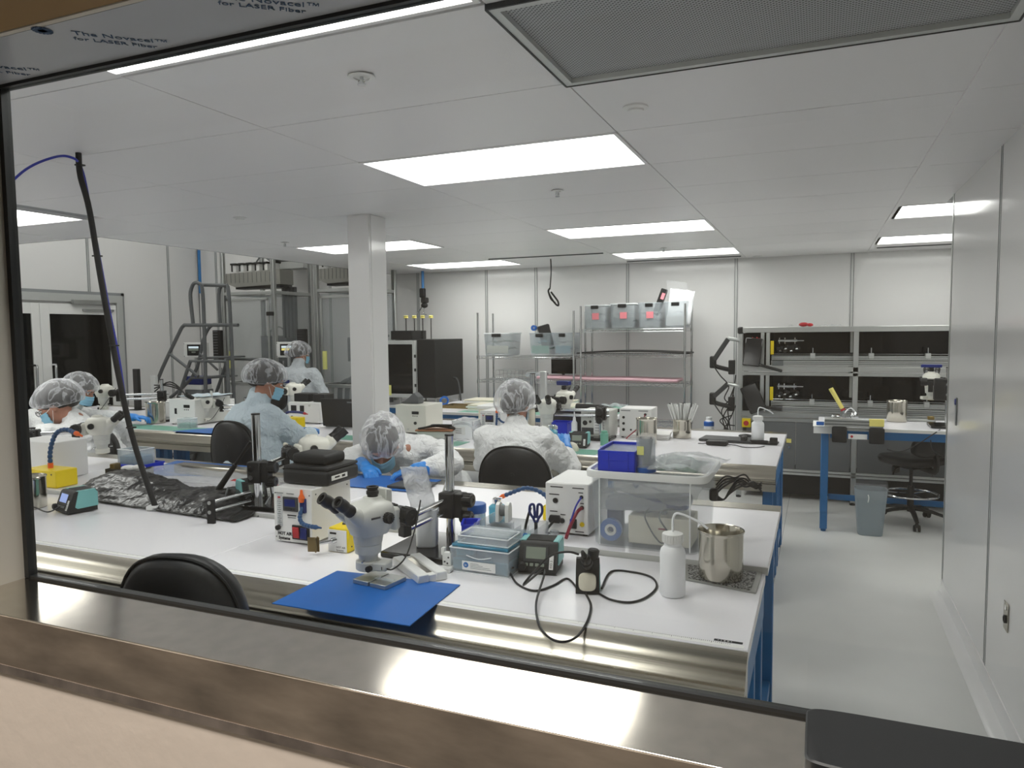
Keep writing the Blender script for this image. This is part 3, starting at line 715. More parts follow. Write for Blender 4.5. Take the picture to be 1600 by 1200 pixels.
def stool(label, p, rz, seat=.58, bz=(.86, 1.06), bw=.21, foot=True, arm=False, button=True, backm='leather', ex=2.5, thick=.032, rec=.0):
    """backrest outer face looks towards local -y; p on the floor"""
    t = thing('lab_chair', label, 'chair', p, rz); zb, zt = bz
    cz, hz = (zb+zt)/2, (zt-zb)/2; y0 = -.20
    rings = []
    mb = MB(); n = 40
    def shell(sc, yo, curv=.03):
        pts = []
        for k in range(n):
            a = 2*PI*k/n; x = bw*sc*math.copysign(abs(math.cos(a))**(2/ex), math.cos(a)); z = hz*sc*math.copysign(abs(math.sin(a))**(2/ex), math.sin(a))
            x *= 1-.10*max(0, z/hz)
            pts.append((x, y0+yo-curv*0+curv*(x/bw)**2, cz+z))
        return mb.vs(pts)
    for sc, yo in ((.05, -thick-.006), (.55, -thick-.005), (.86, -thick), (.95, -thick*.7), (.975, -thick*.45), (1.0, -thick*.30), (1.0, 0.), (.985, .010), (.97, thick*.45), (.9, thick), (.6, thick+.004), (.05, thick+.005)): rings.append(shell(sc, yo))
    for A_, B_ in zip(rings, rings[1:]):
        for k in range(n): mb.face((A_[k], A_[(k+1) % n], B_[(k+1) % n], B_[k]))
    mb.face(rings[0]); mb.face(rings[-1])
    br = mb.obj('backrest', backm, t, angle=55)
    pts = []
    for k in range(n+1):
        a = 2*PI*k/n; x = bw*.985*math.copysign(abs(math.cos(a))**(2/ex), math.cos(a)); z = hz*.985*math.copysign(abs(math.sin(a))**(2/ex), math.sin(a)); x *= 1-.10*max(0, z/hz)
        pts.append((x, y0-thick*.62+.03*(x/bw)**2, cz+z))
    MB().tube(pts, .0045, 6, 0).obj('piping', 'rubber', br)
    if button: MB().lathe([(.013, -.001), (.012, .003), (.005, .004), (0, .002)], (0, y0-thick-.004, cz+.03), (0, y0-thick-1, cz+.03), 16).obj('back_button', 'black', br)
    sw = .235
    MB().loft([(0, .02, seat-.075, sw*.80, sw*.78), (0, .02, seat-.06, sw*.96, sw*.94), (0, .02, seat-.03, sw, sw*.98), (0, .02, seat-.008, sw*.95, sw*.93), (0, .02, seat, sw*.7, sw*.7)], 36, 2.8).obj('seat', 'leather', t, angle=60)
    MB().tube([(0, y0-.012, cz-.05), (0, y0-.035, zb-.03), (0, y0-.02, seat-.10), (0, -.06, seat-.09)], .016, 8, 4, flat=1.6).obj('back_bracket', 'black', t)
    mb = MB(); mb.box((0, .02, seat-.09), (.20, .22, .03), bev=.006); mb.tube([(-.10, .03, seat-.09), (-.19, .0, seat-.11), (-.23, -.03, seat-.14)], .008, 6); mb.box((-.13, .05, seat-.12), (.05, .05, .06), bev=.008); mb.box((.12, -.03, seat-.115), (.05, .05, .05), bev=.008)
    mb.obj('tilt_mechanism', 'black', t)
    mb = MB(); mb.cyl((0, .02, .10), (0, .02, seat*.55), .026, n=16); mb.cyl((0, .02, seat*.55), (0, .02, seat-.10), .014, n=12); mb.obj('gas_column', 'black', t)
    for k in range(5):
        a = 2*PI*k/5+.35; c_, s_ = math.cos(a), math.sin(a)
        mb = MB(); mb.tube([(.02*c_, .02+.02*s_, .13), (.16*c_, .02+.16*s_, .115), (.295*c_, .02+.295*s_, .075)], .022, 8, 2, flat=.7, rr=lambda u: .027-.011*u)
        lg = mb.obj('base_arm', 'black', t)
        mb = MB(); q = V(.295*c_, .02+.295*s_, .028)
        for s in (-1, 1): mb.cyl(q+V(-s_, c_, 0)*s*.009, q+V(-s_, c_, 0)*s*.024, .027, n=16)
        mb.box(q+V(0, 0, .022), (.03, .03, .03), rz=a, bev=.006); mb.obj('caster', 'rubber', lg)
    if foot:
        mb = MB(); mb.tube([(.21*math.cos(2*PI*k/28), .02+.21*math.sin(2*PI*k/28), .25) for k in range(29)], .009, 8, 0)
        for k in range(3):
            a = 2*PI*k/3+.2; mb.cyl((.02*math.cos(a), .02+.02*math.sin(a), .25), (.205*math.cos(a), .02+.205*math.sin(a), .25), .006, n=6)
        mb.obj('foot_ring', 'chrome', t)
    return t
def seg_hose(pts, r, parent, m='hose_blue', tip='orange', tipa=None, name='flexible_hose', dens=1.0):
    """ball-and-socket coolant hose with coloured nozzle: one bead after the other"""
    P = [Vector(p) for p in pts]; Q = []
    for i in range(len(P)-1):
        p0 = P[max(i-1, 0)]; p1 = P[i]; p2 = P[i+1]; p3 = P[min(i+2, len(P)-1)]
        for k in range(16):
            t = k/16; Q.append(.5*((2*p1)+(-p0+p2)*t+(2*p0-5*p1+4*p2-p3)*t*t+(-p0+3*p1-3*p2+p3)*t**3))
    Q.append(P[-1]); step = r*1.75/dens; acc = 0; last = Q[0]; pts2 = [Q[0]]
    for a, b in zip(Q, Q[1:]):
        acc += (b-a).length
        if acc >= step: pts2.append(b); acc = 0
    mb = MB()
    for a, b in zip(pts2, pts2[1:]): mb.lathe([(r*.70, 0), (r, (b-a).length*.35), (r*.98, (b-a).length*.7), (r*.66, (b-a).length)], a, b, 10)
    h = mb.obj(name, m, parent)
    d = (pts2[-1]-pts2[-2]).normalized(); a = pts2[-1]
    MB().lathe([(r*.95, 0), (r*1.05, r*1.2), (r*.55, r*2.4), (r*.38, r*4.2), (0, r*4.2)], a, a+d, 12).obj('nozzle', tip, parent)
    return h
def psu(label, p, w, d, h, rz=0, name='power_supply', m='white_paint', sockets=True, textm='ink', leads=True, grp=None):
    """instrument box; origin: centre of its underside, front looks towards local -y"""
    t = thing(name, label, 'instrument', p, rz, grp)
    MB().box((0, 0, h/2+.004), (w, d, h-.008), bev=.004).obj('housing', m, t)
    MB().box((0, -d/2-.001, h/2+.004), (w-.006, .002, h-.014), bev=.001).obj('front_panel', m, t)
    for sx in (-1, 1):
        for sy in (-1, 1): MB().cyl((sx*(w/2-.02), sy*(d/2-.02), 0), (sx*(w/2-.02), sy*(d/2-.02), .005), .009, n=10).obj('foot', 'rubber', t)
    return t
def station(label, p, rz, lit=False, display=True):
    """soldering station, front looks towards local -y, leaning back"""
    t = thing('soldering_station', label, 'soldering station', p, rz)
    w, d, h = .125, .125, .098
    side = [(-d/2, .004), (-d/2-.004, .012), (-d/2+.026, h-.006), (-d/2+.034, h), (d/2-.008, h), (d/2, h-.010), (d/2, .004)]
    M = basis((-w/2, 0, 0), (0, 1, 0), (0, 0, 1))
    MB().prism([(y, z) for y, z in side], 0, w, M).obj('housing', 'black_soft', t)
    sd2 = [(-d/2+.030, .030), (-d/2+.046, h-.001), (-d/2+.050, h+.0015), (d/2-.010, h+.0015), (d/2+.0015, h-.012), (d/2+.0015, .024), (-d/2+.040, .022)]
    for s in (-1, 1):
        MB().prism(sd2, 0, .003, basis((s*w/2+(-.0028 if s < 0 else -.0002), 0, 0), (0, 1, 0), (0, 0, 1))).obj('side_cover', 'teal', t)
    mb = MB()
    for k in range(9): mb.box((0, -d/2+.054+k*.0075, h+.001), (w*.72, .004, .003))
    mb.obj('vent_slats', 'black', t)
    for s in (-1, 1): MB().box((s*w*.43, .02, h+.0008), (w*.13, d*.62, .003), bev=.001).obj('top_cover', 'teal', t)
    # sloped face
    a = V(0, -d/2-.004, .012); b = V(0, -d/2+.026, h-.006); ez = (b-a).normalized(); n_ = V(1, 0, 0).cross(ez)
    F = lambda x, v: basis(V(x, 0, 0)+a+ez*v+n_*.0006, (1, 0, 0), ez)
    def face_box(x, v, sx, sv, th, nm, m):
        mb = MB(); mb.m = F(x, v); mb.box((0, 0, th/2), (sx, sv, th), bev=.0008); return mb.obj(nm, m, t)
    face_box(-.006, .055, .082, .052, .002, 'display_bezel', 'dark_grey'); face_box(-.006, .058, .066, .038, .003, 'display', 'screen_blue' if lit else 'screen_grey')
    for k in range(4): face_box(-.036+k*.018, .020, .012, .010, .0035, 'button', 'screen_grey' if not lit else 'mid_grey')
    face_box(.047, .030, .014, .045, .0022, 'sticker', 'print_white')
    o = text('sticker_print', 'ESD 2', .010, F(.050, .012) @ Matrix.Translation((0, 0, .0025)) @ Matrix.Rotation(PI/2, 4, 'Z'), 'ink', t, .0002)
    mb = MB(); mb.lathe([(.014, 0), (.014, .010), (.010, .014), (.008, .014)], (-w/2+.015, -d/2-.004, .028), (-w/2+.015, -d/2-.03, .028), 16); mb.obj('plug', 'black', t)
    return t
def hot_air(label, p, rz=0, scale=1, case=True, hose=None, heater=True, grp=None, w=.172, d=.245, h=.208, htext=True):
    t = thing('hot_air_unit', label, 'instrument', p, rz, grp)
    MB().box((0, 0, h/2+.004), (w, d, h-.008), bev=.003).obj('housing', 'white_paint', t)
    MB().box((0, -d/2-.0015, h/2+.004), (w+.002, .004, h-.004), bev=.001).obj('front_panel', 'white_paint', t)
    f = -d/2-.0038
    MB().box((-w*.34, f-.002, h*.60), (w*.14, .005, h*.58), bev=.001).obj('flow_meter', 'clear_tub', t)
    mb = MB()
    for k in range(14): mb.box((-w*.335, f-.005, h*.30+k*h*.038), (w*(.10 if k % 2 == 0 else .06), .001, .0012))
    mb.obj('scale_marks', 'ink', t)
    MB().box((-w*.335, f-.0052, h*.83), (w*.07, .001, h*.03)).obj('scale_label', 'red', t)
    knob((-w*.36, f-.004, h*.285), (-w*.36, f-.018, h*.280), .0075, 'black', t, 'valve_knob')
    cn = MB().box((-w*.04, f-.003, h*.72), (w*.40, .007, h*.26), bev=.002).obj('temperature_controller', 'dark_grey', t)
    MB().box((-w*.04, f-.0072, h*.745), (w*.28, .001, h*.13)).obj('display', 'blue_dark', cn)
    mb = MB()
    for k in range(4): mb.box((-w*.15+k*w*.075, f-.0072, h*.635), (w*.05, .001, h*.035))
    mb.obj('buttons', 'black', cn)
    MB().box((-w*.02, f-.001, h*.515), (w*.24, .001, h*.022)).obj('print_bar', 'ink', t)
    MB().box((-w*.02, f-.001, h*.475), (w*.22, .001, h*.012)).obj('print_bar', 'mid_grey', t)
    for xo in (-.34, -.05): MB().box((w*xo, f-.001, h*.905), (w*.20, .001, h*.012)).obj('print_bar', 'mid_grey', t)
    sw = MB().box((w*.22, f-.003, h*.22), (w*.46, .007, h*.26), bev=.002).obj('switch_plate', 'black', t)
    for k, (xo, m) in enumerate(((.11, 'red'), (.31, 'blue_dark'))): MB().box((w*xo, f-.008, h*.22), (w*.17, .007, h*.20), bev=.002, rot=Matrix.Rotation(.12*(-1)**k, 3, 'X')).obj('rocker_switch', m, sw)
    if htext:
        text('print', 'HOT AIR', .0165, FRONT(-w*.42, f, h*.145), 'ink', t, .0004, bold=.0006); text('print', 'Systems', .0165, FRONT(-w*.40, f, h*.062), 'ink', t, .0004, bold=.0006)
    mb = MB()
    for sx in (-1, 1):
        for z in (.1, .9): mb.cyl((sx*w*.46, f+.001, h*z), (sx*w*.46, f-.001, h*z), .0025, n=8)
    for y in (-.4, .4):
        for z in (.12, .9): mb.cyl((w/2-.001, d*y, h*z), (w/2+.0015, d*y, h*z), .003, n=8)
    mb.obj('screws', 'dark_grey', t)
    for sx in (-1, 1):
        for sy in (-1, 1): MB().cyl((sx*(w/2-.02), sy*(d/2-.02), 0), (sx*(w/2-.02), sy*(d/2-.02), .005), .009, n=10).obj('foot', 'rubber', t)
    return t
# ================================================================== on the front bench (A) and the bench behind it (B)
EPS = .0008
# --- hero hot air unit with black case on it
hx0 = G(427, 847, z=TA); 
hu = hot_air('white hot air control unit with red and blue rocker switches beside the big microscope', (-1.812, 2.30, TA+EPS), w=.172, d=.245, h=.210)
seg_hose([(.052, -.13, .145), (.052, -.150, .118), (.075, -.170, .098), (.115, -.185, .094), (.150, -.190, .094)], .0085, hu, tip='hose_blue')
MB().box((.052, -.129, .150), (.026, .014, .055), bev=.003).obj('hose_port', 'blue_dark', hu)
MB().lathe([(.010, 0), (.0115, .012), (.0125, .016), (.006, .030), (.0045, .046), (0, .046)], (.052, -.137, .165), (.056, -.139, 1.2), 14).obj('hose_tip', 'orange', hu)
c = thing('black_case', 'black two-tier carrying case lying on the white hot air unit', 'case', (-1.80, 2.335, TA+.2115))
MB().box((0, 0, .030), (.215, .205, .058), rz=0, bev=.014, seg=3).obj('case_bottom', 'black_soft', c)
MB().box((0, .002, .0655), (.208, .198, .012), bev=.005, seg=2).obj('case_rim', 'black_soft', c)
MB().box((-.012, .004, .0925), (.160, .135, .042), bev=.014, seg=3).obj('case_lid', 'black_soft', c)
l_ = MB().box((.1085, -.03, .030), (.001, .10, .018)).obj('label_strip', 'print_white', c)
MB().box((.1092, -.045, .031), (.0006, .03, .006)).obj('label_print', 'ink', c)
MB().box((.1092, -.005, .030), (.0006, .02, .009)).obj('label_print', 'ink', c)
# --- yellow heater block in front of it
q = G(518, 858, z=TA)
y = thing('yellow_heater', 'small yellow and white hot air heater with brass clamp, in front of the white unit', 'instrument', (-1.587, 2.225, TA+EPS))
MB().box((0, 0, .045), (.085, .16, .088), bev=.004).obj('cover', 'yellow', y)
MB().box((-.003, -.0815, .042), (.080, .003, .080), bev=.001).obj('front_plate', 'white_paint', y)
MB().box((-.020, -.0834, .069), (.028, .001, .007)).obj('print_bar', 'ink', y)
text('print', 'HOT AIR\nSystems', .010, FRONT(-.008, -.0832, .016), 'ink', y, .0003)
mb = MB(); mb.cyl((-.010, -.082, .045), (-.052, -.148, .042), .007, n=12); mb.cyl((-.010, -.082, .045), (-.018, -.096, .044), .011, n=12); mb.obj('air_nozzle', 'chrome', y)
mb = MB(); mb.box((-.055, -.150, .042), (.042, .004, .052), rz=.35, bev=.001); mb.box((-.040, -.152, .044), (.004, .03, .050), rz=.35); mb.obj('clamp_plate', 'rust', y)
mb = MB()
for yy in (-.06, .0, .06):
    for z in (.02, .07): mb.cyl((.042, yy, z), (.0445, yy, z), .0028, n=8)
mb.obj('screws', 'dark_grey', y)
MB().lathe([(.006, 0), (.006, .006), (.002, .008)], (-.01, -.03, .089), (-.01, -.03, 1), 10).obj('top_screw', 'dark_grey', y)
# --- hero microscope
P_ = G(576, 888, y=1.935)
hp = G(703, 760, y=2.40)
S1 = microscope('large grey-white stereo microscope leaning over the blue mat in the foreground', (P_.x, 1.935, P_.z), math.radians(-20), (hp.x, 2.40), (TA, 1.26), base=(.36, .30, .03, -.10), beige='scope_grey')
MB().box((.0, .07, .222), (.062, .014, .055), rz=.0, bev=.003).obj('back_plate', 'scope_grey', S1)
for s in (-1, 1): MB().box((s*.029, .058, .222), (.006, .014, .058), bev=.002).obj('plate_clip', 'scope_grey', S1)
mb = MB(); [mb.box((.0655, -.030+.005*k, .176), (.0015, .0035, .006)) for k in range(7)]; mb.obj('name_plate', 'ink', S1)
# --- blue ESD mat reaching over the bench edge
pts = [G(425, 943, z=TA+.003), G(640, 978, z=TA+.003), G(719, 914, z=TA+.003), G(527, 892, z=TA+.003)]
mb = MB(); mb.prism([(p.x, p.y) for p in pts], TA+.0014, TA+.0042); tag(mb.obj('bench_mat', 'blue_mat'), 'bright blue bench mat overhanging the front bench edge under the big microscope', 'mat')
t = thing('white_block', 'white plastic block with recessed channel behind the blue mat', 'block', (-1.205, 2.060, TA+EPS), math.radians(-38))
mb = MB()
mb.b2(-.115, -.05, 0, .115, -.012, .028, bev=.003); mb.b2(-.115, .012, 0, .115, .05, .028, bev=.003); mb.b2(-.112, -.012, 0, .112, .012, .022); mb.obj('block_body', 'white_plastic', t)
MB().b2(-.085, -.009, .0222, .085, .009, .0235).obj('steel_inlay', 'steel', t)
t = thing('steel_fixture', 'pair of flat steel fixture plates lying on the blue mat', 'fixture', (-1.268, 1.925, TA+.0048), math.radians(-8))
mb = MB()
MB().b2(-.065, -.055, 0, -.002, .045, .013, bev=.001).obj('steel_plate', 'aluminium', t); MB().b2(.004, -.055, 0, .068, .045, .013, bev=.001).obj('steel_plate', 'aluminium', t)
MB().b2(-.012, -.02, .0132, .060, .0, .0150, bev=.0006).obj('clear_slide', 'clear_tub', t)
# --- white square bottle and blue bins at the stand
q = G(664, 862, z=TA)
t = thing('white_jar', 'tall white square plastic jar holding clear bags, behind the microscope rods', 'jar', (-1.295, 2.275, TA+.0225), .35)
MB().loft([(0, 0, 0, .034, .034), (0, 0, .004, .037, .037), (0, 0, .120, .039, .039), (0, 0, .130, .041, .041), (0, 0, .136, .041, .041)], 28, 5).obj('jar_wall', 'poly_white', t)
bg = MB().grid(10, 16, lambda u, v: (-.050+.095*u+.004*noise.noise((u*6, v*9, 1))-.045*v, .004+.014*noise.noise((u*4, v*5, 3)), .10+.185*v+.004*noise.noise((u*9, v*3, 2))))
o = bg.obj('clear_bag', 'bag_white'); o.location = t.location; o.rotation_euler = (0, 0, .35); solid(o, .004); tag(o, 'bundle of clear zip bags standing in the white square jar', 'bag')
def bin_(label, p, rz, sx, sy, sz, m='blue_bin', rim=.006, name='storage_bin', lip=True, cat='bin', low=1.0):
    t = thing(name, label, cat, p, rz); w = .003
    mb = MB(); mb.b2(-sx/2, -sy/2, 0, sx/2, sy/2, w)
    mb.b2(-sx/2, -sy/2, 0, sx/2, -sy/2+w, sz*low, bev=.001); mb.b2(-sx/2, sy/2-w, 0, sx/2, sy/2, sz, bev=.001)
    for s in (-1, 1):
        x = s*(sx/2-w/2); M = basis((x-w/2, 0, 0), (0, 1, 0), (0, 0, 1))
        mb.prism([(-sy/2, 0), (sy/2, 0), (sy/2, sz), (-sy/2+sy*.22, sz), (-sy/2, sz*low)], 0, w, M)
    b = mb.obj('bin_wall', m, t)
    mb = MB()
    mb.b2(-sx/2-.004, sy/2, sz-.010, sx/2+.004, sy/2+.005, sz, bev=.001)
    for s in (-1, 1): mb.b2(s*(sx/2), -sy/2+sy*.22, sz-.010, s*(sx/2+.005), sy/2+.004, sz, bev=.001)
    mb.obj('bin_rim', m, t)
    return t
b = bin_('small dark blue bin wedged behind the white square jar', (-1.150, 2.335, TA+.0225), .35, .055, .09, .085)
for k in range(4): MB().box((.029, -.02, .018+k*.018), (.002, .05, .008)).obj('side_rib', 'blue_bin', b)
# cyan dispenser bottles
def dispenser(label, p, rz=0, s=1):
    t = thing('dispenser_bottle', label, 'bottle', p, rz)
    MB().loft([(0, 0, 0, .027*s, .027*s), (0, 0, .004, .030*s, .030*s), (0, 0, .066*s, .030*s, .030*s), (0, 0, .072*s, .024*s, .024*s), (0, 0, .076*s, .016*s, .016*s)], 28, 4).obj('bottle_body', 'cyan_bottle', t)
    mb = MB(); mb.lathe([(.017*s, .076*s), (.018*s, .080*s), (.018*s, .096*s), (.014*s, .100*s), (0, .098*s)], n=20); mb.box((.010*s, 0, .100*s), (.022*s, .014*s, .004)); mb.obj('pump_lid', 'chrome', t)
    return t
dispenser('cyan square dispenser bottle with metal lid in front of the clear boxes', (-1.088, 2.175, TA+.0005), .2)
dispenser('cyan square dispenser bottle with metal lid beside the black clamp knobs', (-1.190, 2.66, TB+EPS), .1)
t = thing('tinted_cup', 'blue-lidded cylinder tub half hidden behind the microscope boom', 'tub', (-1.222, 2.53, TB+EPS))
MB().lathe([(.036, 0), (.038, .004), (.038, .070), (.0, .072)], n=24).obj('tub_body', 'blue_clear', t); MB().lathe([(.040, .070), (.041, .074), (.041, .100), (.038, .104), (0, .104)], n=24).obj('tub_lid', 'blue_lid', t)
# small white bracket
t = thing('white_bracket', 'small white bracket with dark screws beside the clear boxes', 'bracket', (-1.125, 2.10, TA+EPS))
mb = MB(); mb.b2(-.022, -.02, 0, .022, .02, .016, bev=.003); mb.b2(-.018, .004, .016, .014, .02, .062, bev=.003); mb.b2(-.022, .004, .050, -.010, .02, .075, bev=.002); mb.obj('bracket_body', 'white_plastic', t)
mb = MB()
for x, z in ((-.008, .030), (.006, .045), (.002, .025)): mb.cyl((x, .005, z), (x, .002, z), .003, n=8)
mb.obj('screws', 'dark_grey', t)
# --- stacked clear boxes
def clear_box(label, p, rz, sx, sy, sz, m='clear_tub', lid=None, lidh=.012, cat='box', fill=None):
    t = thing('clear_box', label, cat, p, rz); w = .0025
    mb = MB(); mb.b2(-sx/2, -sy/2, 0, sx/2, sy/2, w); mb.b2(-sx/2, -sy/2, 0, sx/2, -sy/2+w, sz); mb.b2(-sx/2, sy/2-w, 0, sx/2, sy/2, sz); mb.b2(-sx/2, -sy/2, 0, -sx/2+w, sy/2, sz); mb.b2(sx/2-w, -sy/2, 0, sx/2, sy/2, sz)
    mb.obj('box_wall', m, t)
    mb = MB()
    for s in (-1, 1):
        mb.b2(-sx/2-.002, s*sy/2-.002, sz-.003, sx/2+.002, s*sy/2+.002, sz+.001, bev=.001); mb.b2(s*sx/2-.002, -sy/2-.002, sz-.003, s*sx/2+.002, sy/2+.002, sz+.001, bev=.001)
        mb.b2(-sx/2-.001, s*sy/2-.0015, 0, sx/2+.001, s*sy/2+.0015, .003); mb.b2(s*sx/2-.0015, -sy/2, 0, s*sx/2+.0015, sy/2, .003)
    mb.obj('box_rim', 'poly_white', t)
    if lid: MB().b2(-sx/2+.004, -sy/2+.004, sz+.001, sx/2-.004, sy/2-.004, sz+.001+lidh, bev=.003).obj('box_lid', lid, t)
    if fill: MB().b2(-sx/2+.006, -sy/2+.006, .004, sx/2-.006, sy/2-.006, sz*fill[1], bev=.004).obj('contents', fill[0], t)
    return t
CB = clear_box('larger clear box with grey-blue contents and a white label, at the bottom of the stack', (-1.008, 2.180, TA+EPS), -.01, .212, .150, .082, lid='blue_clear', lidh=.010, fill=('blue_clear', .55))
lb = MB().box((.0, -.0765, .026), (.120, .001, .030)).obj('front_label', 'print_white', CB)
MB().lathe([(.009, 0), (.009, .0008), (0, .0009)], (-.046, -.0772, .028), (-.046, -1, .028), 20).obj('label_emblem', 'label_blue', CB)
text('label_print', '20', .009, FRONT(-.0515, -.0785, .0245), 'print_white', CB, .0002)
mb = MB()
for k, (w_, z) in enumerate(((.03, .034), (.045, .029), (.07, .024), (.075, .019))): mb.box((-.03+w_/2, -.0772, z), (w_, .0004, .0012))
mb.obj('label_lines', 'mid_grey', CB)
t = MB().tube([(-.045, -.076, .060), (.0, -.078, .052), (.045, -.076, .060)], .0015, 6, 5).obj('handle', 'poly_white', CB)
clear_box('shallow clear lidded box on top of the larger labelled box', (-1.000, 2.170, TA+.0955), -.01, .180, .105, .026, m='clear_tub', lid='clear_tub', lidh=.008)
# organiser tray with dividers behind the stack
org = thing('organizer_tray', 'clear acrylic tray organiser with dividers, scissors and tape rolls', 'organizer', (-1.005, 2.395, TA+EPS), math.radians(0))
def obx(a, nm='tray_wall', m='clear_tub'): return MB().b2(*a).obj(nm, m, org)
obx((-.10, -.125, .05, .115, -.122, .115)); obx((-.10, .045, .05, .115, .048, .105)); obx((-.10, -.125, .05, -.097, .048, .120)); obx((.112, -.125, .0, .115, .048, .105)); obx((-.10, -.125, .048, .115, .048, .051)); obx((-.10, -.120, 0, .112, -.118, .05)); obx((-.097, .03, 0, .112, .033, .048))
for k in range(8): obx((-.085+k*.010, -.06, .052, -.084+k*.010, .035, .095), 'divider')
for k in range(3): obx((.01+k*.03, -.118, .052, .012+k*.03, .04, .085), 'divider')
for k in range(4): MB().box((-.04+k*.012, -.085, .062), (.004, .05, .02), rz=.5).obj('steel_strip', 'aluminium', org)
MB().lathe([(.010, 0), (.010, .001), (0, .0011)], (.095, -.1262, .095), (.095, -1, .095), 18).obj('round_sticker', 'label_blue', org)
MB().cyl((.06, -.09, .053), (.06, -.09, .078), .012, n=14).obj('small_vial', 'clear', org)
mb = MB()
for xo in (0, .042):
    M_ = basis((-.075+xo, 2, 0), (0, 1, 0), (0, 0, 1))
t = thing('tape_dispenser', 'white double-reel tape dispenser standing on the clear organiser', 'dispenser', (-1.055, 2.418, TA+.098), .1)
for xo in (-.018, .018):
    MB().prism([(-.024, 0), (.024, 0), (.024, .045), (.018, .062), (.006, .069), (-.006, .069), (-.018, .062), (-.024, .045)], 0, .013, basis((xo-.0065, 0, 0), (0, 1, 0), (0, 0, 1))).obj('reel_cheek', 'white_plastic', t)
MB().cyl((-.010, 0, .038), (.010, 0, .038), .021, n=20).obj('tape_reel', 'mid_grey', t)
t = thing('scissors', 'scissors with dark blue loop handles standing in the organiser', 'scissors', (-.922, 2.40, TA+.070), .3)
mb = MB()
for s in (-1, 1): mb.tube([(s*.004, 0, .04), (s*.010, 0, .055), (s*.022, .0, .075), (s*.020, 0, .100), (s*.008, 0, .103), (s*.005, 0, .08), (s*.004, 0, .055)], .0048, 8, 4)
mb.obj('handles', 'blue_dark', t); mb = MB(); mb.b2(-.006, -.001, -.015, .006, .001, .045); mb.obj('blades', 'chrome', t)
t = thing('cutter', 'black handled cutter standing left of the scissors', 'tool', (-.958, 2.405, TA+.064), 0)
MB().tube([(-.012, 0, 0), (0, 0, .05), (.014, 0, .095)], .007, 8, 3, flat=.7).obj('grip', 'black', t)
t = thing('yellow_block', 'yellow plastic block behind the scissors against the white power supply', 'block', (-1.005, 2.78, TB+EPS))
MB().box((0, 0, .03), (.05, .05, .06), bev=.004).obj('block_body', 'yellow', t); MB().cyl((.0, -.026, .01), (.0, -.031, .01), .008, n=12).obj('block_knob', 'red_dark', t)
# --- soldering station, stand, cable
station('grey-black soldering station with teal sides and blank display, right of the clear boxes', (-.842, 2.235, TA+EPS), math.radians(8))
t = thing('iron_stand', 'black triangular soldering iron stand with a cream sponge on its front', 'stand', (-.640, 2.105, TA+EPS), math.radians(14))
w = .07; sd = [(-.045, 0), (-.032, .060), (-.012, .098), (.006, .098), (.045, 0)]
MB().prism(sd, 0, w, basis((-w/2, 0, 0), (0, 1, 0), (0, 0, 1))).obj('stand_body', 'black_soft', t)
for s in (-1, 1): MB().prism([(-.022, .004), (-.014, .055), (.002, .078), (.034, .004)], 0, .0025, basis((s*w/2-(.0015 if s < 0 else .001), 0, 0), (0, 1, 0), (0, 0, 1))).obj('side_inlay', 'teal', t)
a = V(0, -.045, 0); b = V(0, -.032, .060); ez = (b-a).normalized()
mb = MB(); mb.m = basis(V(0, 0, 0)+a+ez*.036+V(1, 0, 0).cross(ez)*.001, (1, 0, 0), ez); mb.loft([(0, 0, 0, .027, .027), (0, 0, .010, .026, .026), (0, 0, .013, .022, .022)], 28, 3.2); mb.obj('sponge', 'cream', t)
MB().lathe([(.012, 0), (.014, .008), (.017, .014), (.017, .022), (.013, .026), (.015, .032), (.015, .045), (.011, .050), (0, .05)], (.004, -.030, .078), (-.010, -.065, .128), 18).obj('iron_holder', 'black', t)
MB().lathe([(.014, 0), (.017, .01), (.018, .03), (.014, .034), (0, .034)], (.014, -.002, .092), (.020, .0, .14), 16).obj('funnel', 'black', t)
MB().lathe([(.007, .045), (.008, .06), (.005, .075), (0, .076)], (.004, -.030, .078), (-.010, -.065, .128), 12).obj('iron_handle', 'rubber', t)
def cable(name, label, pts, r, m='black', cat='cable', n=8, sm=6):
    o = MB().tube(pts, r, n, sm).obj(name, m); tag(o, label, cat); return o
Z = TA+.004
gp = lambda x, y, z=Z: G(x, y, z=z)
pts = [V(-.905, 2.165, TA+.03), gp(800, 893), gp(815, 914), gp(850, 922), gp(885, 905), V(-.69, 2.12, TA+.005)]
cable('solder_cable', 'short black cable curving from the soldering station to the iron stand', [V(-.900, 2.135, TA+.028), gp(797, 892, Z+.010), gp(808, 912), gp(835, 923), gp(864, 915), gp(886, 904), V(-.668, 2.085, TA+.006)], .0034)
cable('iron_cable', 'long black cable looping from the iron stand over the bench edge', [V(-.648, 2.035, .983), V(-.672, 2.010, .995), V(-.715, 2.0, .985), V(-.75, 1.985, .955), V(-.79, 1.95, .90), gp(851, 905)+V(0, -.0, .03), gp(838, 940, Z+.012), gp(842, 975, Z+.004), G(858, 996, z=Z+.002), G(880, 1003, z=Z+.001), G(902, 994, z=Z+.001), gp(918, 970), gp(923, 945), gp(915, 925), gp(930, 925), gp(955, 937), gp(985, 941), gp(1010, 933), gp(1026, 917), gp(1018, 902), gp(990, 894), gp(955, 893), V(-.600, 2.115, TA+.005)], .0034)
